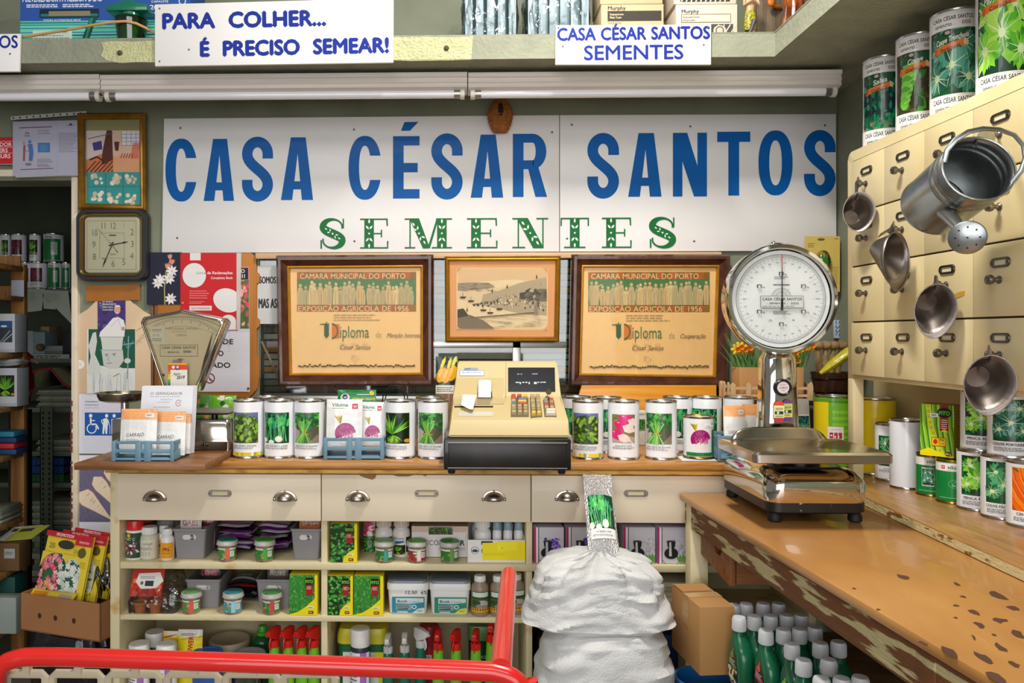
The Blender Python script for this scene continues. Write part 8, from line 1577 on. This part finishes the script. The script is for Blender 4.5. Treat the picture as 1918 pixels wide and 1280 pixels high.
zr_ = P(246,26,dfe).z; g = G(); hr = P(246,6,dfe).z - zr_; g.prism([Vector((c.x - 41/k_,dfe - .03,zr_)),Vector((c.x - 41/k_,dfe - .03,zr_ + .014)),Vector((c.x,dfe - .03,zr_ + hr)),Vector((c.x + 37/k_,dfe - .03,zr_ + .018)),Vector((c.x + 37/k_,dfe - .03,zr_))],(0,.06,0),bev=.002); g.build('roof_lid',GTE,t)
g = G(); g.tube([P(x,y,d) for x,y,d in ((-80,74,2.462),(20,71,2.462),(60,67,2.460),(120,57,2.458),(180,46,2.452),(215,41,2.447),(235,40,2.445),(255,44,2.450),(272,52,2.461),(290,62,2.472),(330,72,2.49))],.0042,10); tag(g.build('hose',M('hose_tan','d2a066',.45)),'thin tan hose curving in front of the feeder jar','hose')
CRG = M('tray_greyblue','a9bac4',.45,var=.04); CRD_ = M('tray_shade','7d9a9e',.45,var=.04)
for (xa,xb,lb) in ((868,970,'grey blue slotted tray wrapped in clear film, left one'),(986,1106,'grey blue slotted tray wrapped in clear film, right one beside the cartons')):
 x0,x1,z0,z1 = R(xa,-40,xb,67,2.55); t = thing('wrapped_tray',lb,'tray',((x0 + x1)/2,2.62,ZL),group='film wrapped trays on the loft'); n = 5 if xb - xa < 120 else 6; g = G(); zt = z1
 g.box(x0,x1,2.55,2.70,ZL + .028,ZL + .036,bev=.001)
 for i in range(n): x = x0 + (x1 - x0)*i/(n - 1); g.box(x - .008 if i else x,x + .008 if i < n - 1 else x,2.55,2.56,ZL + .001,ZL + .03,bev=.002)
 for i in range(n): x = x0 + (x1 - x0)*(i + .5)/n; g.box(x - .012,x + .012,2.55,2.556,ZL + .036,zt,bev=.002); g.box(x - .012,x + .012,2.69,2.70,ZL + .036,zt)
 g.box(x0,x1,2.549,2.557,zt - .02,zt,bev=.001); g.build('tray',CRG,t); g = G(); g.box(x0 + .01,x1 - .01,2.60,2.68,ZL + .037,zt - .01,bev=.004); g.build('inner_trays',CRD_,t)
 def film(u,v,x0=x0,x1=x1,zt=zt):
  q = 2*pi*u; cx,hx = (x0 + x1)/2,(x1 - x0)/2 + .002; x = cx + hx*copysign(abs(cos(q))**.5,cos(q)); y = 2.625 - .092*copysign(abs(sin(q))**.5,sin(q)); z = ZL + .002 + (zt - ZL + .03)*v; w_ = .004*sin(9*q + 14*v)*sin(3.1*v) + .003*sin(23*q - 9*v); return Vector((x + w_*cos(q),y - w_*sin(q),z))
 g = G(); g.sheet(film,64,12); g.build('film',Mclear('bag_film_loft','f2f4f4',.8,.08,.03,.3),t)
KC_ = M('carton_kraft_pale','cdb28c',.7,var=.04); KW_ = M('carton_offwhite','d8ccba',.7,var=.04)
for (xa,xb,ya,yb,mt,lb,art_) in ((1126,1243,8,66,KC_,'kraft carton with dark band, lower one of the left pair behind the small sign',1),(1124,1241,-70,7,KC_,'kraft carton on top of the banded one, cut by the picture edge',0),(1266,1381,8,67,KW_,'pale carton with hatched border, lower one of the right pair',2),(1262,1379,-70,6,KW_,'pale carton on top of the hatched one, cut by the picture edge',3)):
 d = 2.50; x0,x1,z0,z1 = R(xa,ya,xb,yb,d); zb_ = ZL + .001 if ya > 0 else R(xa,8,xb,66,d)[3] + .001; t = thing('product_carton',lb,'carton',((x0 + x1)/2,d + .07,zb_),group='trade cartons on the loft'); g = G(); g.box(x0,x1,d,d + .14,zb_,z1,bev=.0015); g.build('box',mt,t); a = Art(xa,ya,xb,yb); W = xb - xa
 if art_ == 1: a.text('Murphy',xa + 12,19,7.5,'2c2824','l',.016,34); a.rect(xa + 12,21,xb - 4,40,'3a332c'); a.text('Sequestrene',xa + 16,29,4,'d8c4a4','l',.012,26); a.text('Plant Tonic',xa + 16,35,4,'d8c4a4','l',.012,22); a.text('10 x 5 sachet',xa + 12,45,3.6,'4a4238','l',0,26)
 if art_ == 2:
  a.text('Murphy',xa + 10,25,7,'2c2824','l',.016,33); a.rect(xa + 10,27,xb - 12,43,'3a3834'); a.rect(xa + 11,28,xb - 13,42,'d4c8b6'); a.text('Sequestrene',xa + 12,34,3.6,'4a443c','l',.012,32); a.text('Granules',xa + 12,40,3.6,'4a443c','l',.012,24); a.rect(xa + 66,46,xb - 8,67,'4a484a')
  for i in range(4): a.line([(xa + 68 + i*11,66),(xa + 80 + i*11,47)],2,'d8ccba')
  a.ell(xa + 82,58,12,10,'c8bca8'); a.ring(xa + 82,58,6,8,'5a5450',n=12)
 if art_ == 3:
  a.rect(xa + 12,-8,xb - 12,4,'3a3834')
  for i in range(10): a.line([(xa + 14 + i*9,4),(xa + 20 + i*9,-8)],2.4,'d8ccba')
 a.build('print',facing(xa,ya,xb,yb,d,.0004,ZL + .002),PAPER,t)
# figurine, plaque and carved figure
SKN = M('figurine_flesh','d8b088',.45); fg = P(1406,66,2.50); t = thing('figurine','painted figurine in yellow green skirt beside the pale cartons','figurine',(fg.x,fg.y,ZL)); S_ = .0034*66/66
u_ = 1/K(2.50); g = G()
def ell_ring(cx,cz,rx,ry,n=16): return [Vector((fg.x + (cx)*u_ + rx*u_*cos(2*pi*i/n),fg.y + ry*u_*sin(2*pi*i/n),ZL + cz*u_)) for i in range(n)]
g.loft([ell_ring(3,.5,5,5),ell_ring(2,12,6,6),ell_ring(0,30,9,7),ell_ring(-1,46,8,7),ell_ring(-1,54,7,5.5),ell_ring(-1,62,9,6),ell_ring(-1,74,11,6),ell_ring(0,80,8,5),ell_ring(0,84,3,3),ell_ring(0,87,3.5,4),ell_ring(0,92,6,6),ell_ring(0,99,6.2,6.4),ell_ring(0,105,3,3)])
for sx in (-1,1): g.tube([Vector((fg.x + sx*11*u_,fg.y,ZL + 75*u_)),Vector((fg.x + sx*13*u_,fg.y - 4*u_,ZL + 60*u_)),Vector((fg.x + sx*2*u_,fg.y - 11*u_,ZL + 66*u_))],[3.4*u_,3*u_,2.2*u_],8); g.ball((fg.x + sx*1.5*u_,fg.y - 11.5*u_,ZL + 67*u_),2.4*u_)
g.build('body',SKN,t); g = G(); g.loft([ell_ring(-1,14,10,8),ell_ring(-1,20,11.5,9),ell_ring(-1,34,11,9),ell_ring(-1,48,9,7.6),ell_ring(-1,51,8.2,7)],False,False); g.build('skirt',M('figurine_skirt','b4a83a',.5,vs=160,col2='6a6a1c',thr=(.42,.5)),t); g = G(); g.tube([Vector((fg.x + x*u_,fg.y - 11*u_,ZL + z*u_)) for x,z in ((3,30),(-3,12),(-9,1))],[4*u_,3.4*u_,2.6*u_],8); g.build('sash',M('figurine_sash','4a4258',.5),t); g = G(); g.lathe([(9*u_,.0005),(9*u_,1.2*u_)],(fg.x,fg.y,ZL),seg=20); g.build('base',M('figurine_base','3a2e24',.6),t)
x0,x1,z0,z1 = R(1418,-60,1508,66,2.62); g = G(); g.box(x0,x1,2.62,2.635,ZL + .001,z1,bev=.003); pq = tag(g.build('wooden_plaque',Mwood('plaque_wood','7c6a54','594836',.6,5,(14,14,1),.2)),'grey brown wooden plaque behind the figurines','plaque')
fg2 = P(1480,66,2.56); OR = M('carved_amber','a8581c',.3,vs=14,col2='6a2c10',coat=.4,thr=(.4,.55)); g = G(); n = 36; rings = []
for z,w_,lean in ((0,17,-6),(6,20,-5),(14,16,-1),(30,17,2),(50,16,5),(70,15,6),(86,17,6),(96,12,6),(101,5,6),(106,8,6),(114,9,6),(122,4,6)):
 rings.append([Vector((fg2.x + (lean + w_*(1 + .14*sin(7*q)*(z < 96))*cos(q))*u_,fg2.y + w_*.62*(1 + .14*sin(7*q)*(z < 96))*sin(q)*u_,ZL + .001 + z*u_)) for q in (2*pi*i/n for i in range(n))])
g.loft(rings); tag(g.build('carved_figure',OR),'glossy amber carved figure in flowing robe before the wooden plaque','figurine'); g = G(); g.ball(P(1444,4,2.585),7*u_,4*u_,8*u_); g.tube([P(1444,8,2.585),P(1452,12,2.60),P(1462,14,2.615)],.006,8); g.tube([P(1444,-4,2.585),P(1440,-30,2.6),P(1450,-50,2.615)],.006,8); tag(g.build('carved_ornament',M('carved_orange','d8781c',.35,coat=.3)),'small bright orange carved ornament fixed on the wooden plaque','ornament')
g = G(); x0,x1,z0,z1 = R(1506,-60,1530,16,2.50); g.box(x0 + .03,x1 + .05,2.50,2.56,ZL + .001,z1,bev=.008); tag(g.build('red_box',M('box_red','b82834',.5)),'red box just visible above the loft corner','box')
# ================================================================== storeroom seen through the doorway
PW = Mwood('store_pine','a8763c','7c5226',.55,4,(10,10,1),.1); PWH = Mwood('store_pine_board','b08450','84592c',.55,4,(1,10,10),.1); dS = 3.30
sh = thing('store_shelf','wooden store shelf crowded with cartons at the left picture edge','shelf',(P(0,1000,dS).x - .2,dS + .2,0)); xr_ = P(45,800,dS).x; xl_ = xr_ - .46
dC = dS - .11
for yy in (dS,2.985):
 for xx in (xr_ - .058,xl_): g = G(); g.box(xx,xx + .058,yy,yy + .03,0,P(30,495,dS).z,bev=.003); g.build('upright',PW,sh)
ysb = [500,556,660,758,846,968,1056,1158]; zsb = [P(20,y,dS).z for y in ysb]
for i,z in enumerate(zsb):
 g = G(); g.box(xl_,xr_ - .002,3.016,dS - .001,z - .02,z,bev=.002); g.build('shelf_board',PWH,sh)
 if i < 2: g = G(); g.box(xl_,xr_ - .01,dS - .013,dS - .0012,z + .001,z + .045,bev=.002); g.build('rail',PW,sh)
def rbox(name,label,cat,px,d,dep,colr,z=None,art=None,group=None,mat=None,h=None):
 x0,x1,z0,z1 = R(*px,d); z0 = z if z is not None else z0; z1 = z0 + h if h else z1
 g = G(); g.box(x0,x1,d,d + dep,z0 + .001,max(z1,z0 + .01),bev=.002); o = tag(g.build(name,mat or M('c_' + colr,colr,.55,var=.06)),label,cat,group)
 if art: art.build('print',facing(*px,d,.0006,z0 + .002),PAPER,o)
 return o
def wbox(px,pic,seed):
 a = Art(*px); x0,y0,x1,y1 = px; W,H = x1 - x0,y1 - y0; a.rect(*px,'c9ced6'); X0,Y0,X1,Y1 = x0 + W*.55,y0 + H*.2,x0 + W*.93,y0 + H*.8; a.rect(X0,Y0,X1,Y1,'3a4048')
 if pic == 'g': veg(a,'blades',X0,Y0,X1,Y1,seed)
 else: a.rect(X0,Y0,X1,Y0 + (Y1 - Y0)*.35,'2c5a8c'); a.line([(X0 + 3,Y1),(X1 - 4,Y0 + 18)],3,'7a8a94'); a.line([(X0 + 8,Y1),(X1,Y0 + 24)],2,'a8b4bc'); a.ell(X0 + 10,Y0 + 10,6,2,'e4e8ee')
 return a
px = (-40,588,28,655); rbox('window_carton','white carton with dark window on the store shelf','carton',px,dC,.09,'b9bfc8',zsb[2],wbox(px,'b',1))
px = (-40,690,32,756); rbox('window_carton','white carton with green vegetables in its window, on the store shelf','carton',px,dC,.09,'b9bfc8',zsb[3],wbox(px,'g',2))
lying_ = lambda px_,d,z,w_,c,lb,s_: lying(px_,d,z,w_,.085,c,lb,s_,.02,h=.03)
lying_(8,dC,zsb[3] + (P(0,690,dC).z - zsb[3]) + .002,.13,('b9bcc2','c8ccd0','e4e4e8'),'crumpled silver foil bag on the lower white carton in the store',41)
for i,(c,lb) in enumerate((('1d4a78','dark blue folder at the bottom of the store pile'),('c8303a','red folder in the store pile'),('2c3a6a','navy folder in the store pile'),('2a8aa8','turquoise folder on top of the store pile'))): rbox('folder',lb,'folder',(-40,830,30 - 4*(i % 2),838),dC,.09,c,zsb[4] + .002 + .024*i,group='folders on the store shelf',h=.022)
for i in range(7):
 x0 = P(-30,950,dS).x; z = zsb[5] + .001 + .009*i; g = G(); g.box(x0 + .01*(i % 3),P(41,950,dS).x + .006*(i % 2),dC - .05,dS - .004,z,z + .0085,bev=.001); tag(g.build('newspaper',M('news_%d' % (i % 3),['8a907c','a4a894','767c6a'][i % 3],.8,vs=30,var=.15)),'folded newspaper in the stack on the store shelf, %s from the bottom' % ['first','second','third','fourth','fifth','sixth','seventh'][i],'newspaper','newspapers on the store shelf')
a = Art(-30,1018,36,1055); a.rect(-30,1018,36,1055,'7a5c3c'); a.rect(8,1028,28,1046,'b9bcb8'); a.greek(10,1034,26,3,1,'5a5a58'); rbox('card_tray','brown cardboard tray with pale label on the store shelf','tray',(-30,1018,36,1055),dC,.09,'7a5c3c',zsb[6],a)
for i,(c,lb) in enumerate((('c8ccc8','pale magazine leaning in the brown tray'),('a8a83c','yellow green magazine leaning in the brown tray'))):
 o = P(-10 + 14*i,1018,dC + .02); o.z = P(0,1018,dC).z + .002; a = Art(0,0,50,30); a.rect(0,0,50,30,c); a.rect(6,5,30,12,'3a3a34'); packet('magazine',lb,o,(.10,.04,0),(.05,.06,.045),a,.003,PAPER,None,c,'magazine')
rbox('plastic_bag','dark teal bag at the bottom of the store shelf','bag',(-40,1082,28,1130),dC,.09,'14504a',zsb[7]); rbox('white_bucket','whitish tub low on the store shelf','tub',(-40,1120,30,1166),dC - .07,.06,'a8b4ac',zsb[7])
g = G(); x0,x1,z0,z1 = R(20,525,44,556,dS - .02); g.box(x0,x1,dS - .016,dS - .0145,z0,z1); tag(g.build('paper_note',M('note_grey','b4bccb',.6)),'small grey paper note fixed to the wooden store shelf','note')
# back wall shelving
dB = 4.05; bs = thing('rear_shelving','metal shelving along the back of the storeroom','shelf',(P(100,1000,dB).x,dB + .2,0)); MS = M('rear_shelf_grey','6a7264',.5,.3,var=.08); x0b,x1b = -3.6,-1.04
zb5 = [P(90,y,dB).z for y in (541,671,764,846,905,985)]
for z in zb5 + [.1]: g = G(); g.box(x0b,x1b,dB,dB + .42,z - .025,z,bev=.002); g.build('shelf_board',MS,bs)
SL = M('slotted_steel','55604c',.45,.4,var=.06)
xs0,xs1 = P(75,880,dB - .04).x,P(98,880,dB - .04).x; ztp = P(90,762,dB - .04).z; g = G(); g.box(xs0,xs1,dB - .04,dB - .036,0,ztp); g.box(xs0,xs0 + .004,dB - .04,dB,0,ztp); g.build('slotted_upright',SL,bs); g = G()
for i in range(40):
 z = .25 + i*.026
 if z < ztp - .02:
  for xx in (xs0 + .016,xs1 - .016): g.box(xx - .004,xx + .004,dB - .0412,dB - .0398,z,z + .014)
g.build('slots',M('slot_black2','14160f',.9),bs)
for xx in (-1.6,-3.0): g = G(); g.box(xx - .02,xx + .02,dB - .002,dB,0,2.1); g.build('slotted_upright',SL,bs)
def btin(px,w_,y0,y1,kind,seed,lb,grp,d=dB + .07,body='c9ccd0'):
 p = P(px,y1,d); r = w_/2/K(d); a = tin_label(kind,'CEBOLA',seed) if kind else None
 if kind is None: a = Art(0,0,100,140); a.rect(0,0,100,140,'1a7a3c'); a.rect(0,0,100,22,'d8dcd8'); a.text('vikima',20,17,12,'1a5a34','l',.02,40); a.rect(54,40,84,110,'b8c8bc'); a.greek(57,50,82,8,2,'5a7a64',3)
 tin('seed_tin',lb,(p.x,d),r,zz0,zz1 - zz0,a,215,335,group=grp)
zz0 = zb5[0] + .001; zz1 = P(90,490,dB).z; gB = 'tins on the storeroom shelf'
for px,w_,kd,lb in ((48,26,'onion','store tin with dark onions, mostly behind the wooden upright'),(73,30,'onion','store tin with red onions in the lower tier'),(103,24,None,'green store tin with white strip in the lower tier'),(124,15,None,'slim green store tin by the door jamb')): btin(px,w_,0,0,kd,px,lb,gB)
zz0 = zz1 + .001; zz1 = P(90,436,dB).z
for px,w_,kd,lb in ((-6,22,'radish','upper tier store tin with pink label, at the picture edge'),(12,16,'blades','upper tier store tin with thin green label, left of the onion one'),(36,26,'onion','upper tier store tin with red onions'),(66,20,'blades','upper tier store tin with green leaves, right of the onion one'),(101,36,None,'wide green store tin on the upper tier')): btin(px,w_,0,0,kd,px + 99,lb,gB)
PAPG = M('paper_hang','b9c4b4',.6,var=.05);
for pts,lb in (([(44,541),(84,541),(78,582),(44,586)],'sheet of paper hanging over the rear store shelf edge, left one'),([(74,543),(128,545),(134,607),(112,585)],'slanting sheet of paper hanging over the rear store shelf edge'),([(80,545),(110,545),(104,580),(82,578)],'small sheet hanging behind the slanting paper in the store')):
 dd = dB - .012 - .004*len(pts)*(pts[0][0] == 74); g = G(); g.prism([P(x,y,dd) for x,y in pts],(0,.0008,0)); o = tag(g.build('hanging_sheet',PAPG),lb,'paper'); xs,ys = [q[0] for q in pts],[q[1] for q in pts]; a = Art(min(xs),min(ys),max(xs),max(ys)); a.greek(min(xs) + 12,min(ys) + 8,max(xs) - 16,5,.8,'8a948a',4,random.Random(xs[0])); a.build('print',facing(*a.b,dd,.0006),PAPER,o)
a = Art(40,664,130,672); a.rect(40,664,130,672,'a8ada4'); a.greek(42,666,128,2,2,'4a504a',1.6,random.Random(5)); g = G(); g.prism([P(x,y,dB - .003) for x,y in ((40,664),(130,664),(130,672),(40,672))],(0,.002,0)); o = tag(g.build('shelf_strip',M('strip_grey','a8ada4',.6)),'printed paper strip along the middle rear store shelf','paper strip'); a.build('print',facing(*a.b,dB - .003,.0004),PAPER,o)
for px,c,lb,cat,nm in (((44,620,62,664),'a4b0b0','pale grey box file in the store','box file','box_file'),((62,622,84,664),'8aa0a4','blue grey pack of papers in the store','paper pack','paper_pack'),((76,612,92,640),'a88a5c','small brown carton in the store','carton','small_carton'),((84,648,120,657),'8a928e','grey flat ledger in the store','ledger','ledger'),((86,657,122,664),'6a726c','dark flat ledger under the grey one in the store','ledger','ledger')): rbox(nm,lb,cat,px,dB + (.06 if c != 'a88a5c' else .2),.14,c,zb5[1] + (.001 if c not in ('8a928e','a88a5c') else (.033 if c == '8a928e' else .0)))
g = G(); g.ball(P(75,651,dB + .035),.022,.02,.02); tag(g.build('twine_ball',M('twine','7a6a3a',.8,var=.2,vs=80,bump=.5)),'small ball of twine on the rear store shelf','twine'); x = P(103,660,dB + .1); g = G(); g.lathe([(.022,0),(.022,.02),(.026,.022),(.02,.05),(.008,.055),(.006,.07)],(x.x,x.y + .14,zb5[1] + .001),seg=16); tag(g.build('yellow_bottle',M('bottle_yellow','d0b81c',.4)),'small yellow bottle with black top on the rear store shelf','bottle'); rbox('dark_jug','dark jug by the door jamb in the store','jug',(117,622,132,664),dB + .05,.1,'20222c',zb5[1])
STR = M('straw_mat','8f9068',.8,vs=60,var=.15,bump=.4); xx0,xx1 = P(50,720,dB).x,P(132,720,dB).x; g = G();
g.loft([[Vector((P(58,700,dB).x + u*.95,y,zb5[2] + .098 + v)) for u,v in [(0,0),(0,.085),(.03,.10),(.10,.105),(.13,.07),(.17,.025),(.21,.004)]] for y in (dB + .02,dB + .35)],False,False,closed=False); mt_ = tag(g.build('straw_mat',STR,solid=.006),'curled straw mat with red edging on the rear store shelf','mat'); g = G(); g.tube([Vector((P(58,700,dB).x + u*.95,dB + .016,zb5[2] + .098 + v)) for u,v in [(0,0),(0,.085),(.03,.10),(.10,.105),(.13,.07),(.17,.025),(.21,.004)]],.006,8); g.build('edging',M('mat_red','a8242c',.6),mt_)
REDK = M('doll_red','b8202a',.8,bump=.3,var=.1); t = thing('red_doll','soft doll in red clothes, partly hidden behind the wooden upright','doll',(P(40,720,3.6).x,3.6,P(40,758,3.6).z)); q = lambda x,y: P(x,y,3.6)
v_ = P(38,768,3.6); g = G(); g.box(v_.x - .035,v_.x + .035,3.56,3.64,0,v_.z,bev=.003); tag(g.build('stand_post',M('stand_dark2','2c2820',.7)),'dark post the red doll stands on behind the wooden upright','stand'); g = G(); g.tube([v_ + ez*.004,q(40,745),q(42,720),q(41,700),q(40,680),q(39,668)],[.03,.04,.05,.045,.04,.02],14); g.tube([q(41,672),q(50,668),q(58,674)],[.02,.022,.016],10); g.build('clothes',REDK,t); g = G(); g.tube([q(57,674),q(64,676),q(73,680)],[.009,.010,.005],8); g.ball(q(37,652),.032); g.build('body',M('doll_skin','c89a84',.6),t); g = G(); g.ball(q(48,730),.03,.03,.05); g.build('sack',M('doll_pink','c86a7a',.8),t)
for bi,(z,n,lbz) in enumerate(((zb5[2],8,'under the straw mat'),(zb5[3],5,'above the blue crates'))):
 for i in range(n):
  x0 = P(64,740,dB).x + .01*(i % 3); zz = z + .001 + .011*i
  g = G(); g.box(x0,x0 + .22 + .012*(i % 2),dB + .02,dB + .3,zz,zz + .0105,bev=.001)
  tag(g.build('newspaper',M('news_%d' % (i % 3),['8a907c','a4a894','767c6a'][i % 3],.8,vs=30,var=.15)),'old newspaper in the rear stack %s, %s from the bottom' % (lbz,['first','second','third','fourth','fifth','sixth','seventh','eighth'][i]),'newspaper','newspapers ' + lbz)
for i,(c,y0,y1,lb) in enumerate((('1d4a8c',826,845,'upper blue slatted crate on the rear shelving'),('1d4a8c',848,868,'lower blue slatted crate on the rear shelving'),('1d6a3a',872,904,'green slatted crate on the rear shelving'))):
 x0,x1,z0,z1 = R(50,y0,118,y1,dB + .03); dz_ = zb5[4] if i else 0; g = G(); base = zb5[4] + [.088,.044,.001][i]; h_ = .041
 for k in range(4): g.box(x0,x1,dB + .03,dB + .036,base + k*h_/4,base + k*h_/4 + h_*.15,bev=.001)
 for k in range(9): x = x0 + (x1 - x0)*k/8; g.box(x - .003,x + .003,dB + .03,dB + .036,base,base + h_)
 g.box(x0,x1,dB + .036,dB + .30,base,base + h_*.7); tag(g.build('slatted_box',M('c_' + c,c,.5)),lb,'crate')
for i in range(10):
 x0 = P(52,960,dB).x + .008*(i % 3); z = zb5[5] + .001 + .012*i; g = G(); g.box(x0,x0 + .24,dB + .02,dB + .3,z,z + .0115,bev=.001); tag(g.build('paper_bundle',M('news_%d' % (i % 3),'8a907c',.8)),'paper bundle low on the rear shelving, number %d from the bottom' % (i + 1),'paper bundle','paper bundles low on the rear shelving')
for i in range(8):
 x0 = P(54,1040,dB).x + .009*(i % 3); z = .101 + .03*i; g = G(); g.box(x0,x0 + .25,dB + .02,dB + .3,z,z + .029,bev=.002); tag(g.build('magazine_bundle',M('news_%d' % ((i + 1) % 3),'8a907c',.8)),'magazine bundle on the bottom rear shelf, number %d from the bottom' % (i + 1),'magazine bundle','magazine bundles on the bottom rear shelf')
# ================================================================== bulb carton on a black bag, left of the counter
zbx = .444; A_,B_,C_ = PZ(38,1180,zbx),PZ(188,1204,zbx),PZ(205,1196,zbx); u = B_ - A_; nn_ = Vector((-u.y,u.x,0)).normalized()*.20; hB = P(39,1111,A_.y).z - zbx
t = thing('bulb_carton','open brown carton with round holes holding flower bulb packs','carton',((A_.x + C_.x)/2,A_.y + .05,zbx)); CBX = M('carton_ochre','a8744a',.75,var=.04,vs=5); g = G(); iu = u.normalized()*.004; jn = nn_.normalized()*.004
for p_,q_,th_ in ((A_,B_,jn),(A_ + nn_ - jn,B_ + nn_ - jn,jn),(A_,A_ + nn_,iu),(B_ - iu,B_ - iu + nn_,iu)): g.prism([p_,q_,q_ + ez*hB,p_ + ez*hB],th_)
g.prism([A_,B_,B_ + nn_,A_ + nn_],(0,0,.004)); g.build('box',CBX,t); g = G()
for f_ in (.25,.45,.68): c = A_ + u*f_ + ez*(hB*.46) - nn_.normalized()*.0006; g = G(); g.lathe([(.0085,0),(.0085,.0006)],c,-nn_,14,sx=.8); g.build('air_hole',M('hole_dark2','4a2c1c',.9),t)
def bulb_pack(label,o,uu,vv,seed):
 a = Art(0,0,100,112); a.rect(0,0,100,112,'ecd23c'); a.up(); veg(a,'gladiolus',0,34,88,112,seed); a.up(4); a.poly([(0,34),(0,60),(6,46),(16,38),(30,34)],'ecd23c'); a.poly([(52,34),(44,34),(56,48),(62,40),(72,38),(82,44),(88,56),(88,34)],'ecd23c'); a.rect(88,0,100,112,'ecd23c'); a.rect(0,0,100,9,'cc2230'); a.rect(66,0,100,17,'d03038'); a.text('PROMOTION',22,7,5,'f4e8e4','l',.014,38); a.text('PROMOTION',74,13,3.4,'f4d8d4','l',.01,20); a.text('25',12,27,8,'5a5428','l',0,13); a.ell(48,19,17,7,'3a3a2c'); a.ell(84,28,8,8,'6a5a2c'); a.text('25',66,30,6,'a8922c','l',0,9); a.greek(84,42,96,4,1,'b89a2c',2.6); a.ell(78,106,10,9,'f8e41c'); a.ell(75,103,1,2,'8a7a14'); a.ell(82,103,1,2,'8a7a14'); a.line([(74,108),(78,110),(83,108)],1,'8a7a14')
 return packet('bulb_pack',label,o,uu,vv,a,.006,GLOSS,'gladiolus bulb packs','d8c23c','bulb pack')
def atz(x,y,d): return P(x,y,d)
o = atz(64,1124,A_.y + .035); e1 = atz(152,1142,A_.y - .015); tl = atz(93,993,A_.y + .11); o.z = max(o.z,zbx + .012); bulb_pack('yellow gladiolus pack with red promotion strip, foremost in the brown carton',o,e1 - o,tl - o,3)
for i in range(2): o2 = o + nn_.normalized()*(.045 + .035*i) + u*(.08 + .05*i) + ez*.008; bulb_pack('yellow gladiolus pack tucked behind the front one, %s' % ('next to it' if i == 0 else 'rearmost'),o2,(e1 - o)*.96,(tl - o)*.93,5 + i)
a = Art(0,0,100,40); a.rect(0,0,100,40,'e4c83c'); a.rect(6,6,40,22,'d8901c'); a.ell(46,28,12,7,'4a2a2c'); a.rect(66,8,94,34,'b4a890'); o3 = A_ + u*.05 + nn_*.03 + ez*(hB*.78); packet('bulb_pack','small yellow pack lying at the front edge of the carton',o3,u*.55,nn_*.16 + ez*.030,a,.004,GLOSS,None,'d8c27a','bulb pack')
o4 = A_ + u*.74 + nn_*.25 + ez*.01; g = G(); g.sheet(lambda a_,b_: o4 + u*(.20*a_) + nn_*(.36*b_) + ez*(.12 + .05*sin(7*a_ + 3*b_)*sin(9*b_) + .05*sin(3.1*a_)),16,16); tag(g.build('clear_bag',Mclear('clear_bag_film','e4e6ea',1.6,.12,.12,.6),solid=.001),'crumpled clear bag at the right end of the bulb carton','bag')
a = Art(0,0,40,80); a.rect(0,0,40,80,'7a4a34'); r = random.Random(3)
for i in range(40): x,y = r.uniform(0,40),r.uniform(0,80); a.line([(x,y),(x + r.uniform(-6,6),y + 14)],1.2,r.choice(['8a5a40','5a3424','a87a5c']))
a.poly([(10,80),(22,40),(32,44),(20,80)],'d8c02c'); o5 = A_ + u*.82 + nn_*.70 + ez*.012; packet('net_bag','brown net of bulbs with yellow tag, back right of the carton',o5,u*.13,nn_*.2 + ez*.19,a,.012,FOILP,None,'7a4a34','net bag')
BLB = M('black_bag_film','17171a',.25,var=.1,bump=.8,bs=30,coat=.3); g = G(); ctr = (A_ + B_)/2 + nn_*.5; rings = []
ud,nd_ = u.normalized(),nn_.normalized()
for z,k in ((.002,.90),(.06,1.02),(.2,1.0),(.34,1.0),(.41,.97),(.438,.88),(.440,.5)):
 ring = []
 for i in range(56):
  q = 2*pi*i/56; w_ = 1 + .05*sin(9*q + z*20) + .03*sin(17*q - z*31); x = .135*k*w_*copysign(abs(cos(q))**.5,cos(q)); y = .105*k*w_*copysign(abs(sin(q))**.5,sin(q)); ring.append(Vector((ctr.x,ctr.y,z)) + ud*x + nd_*y)
 rings.append(ring)
g.loft(rings); tag(g.build('black_bag',BLB),'full black plastic bag under the brown bulb carton','bag')
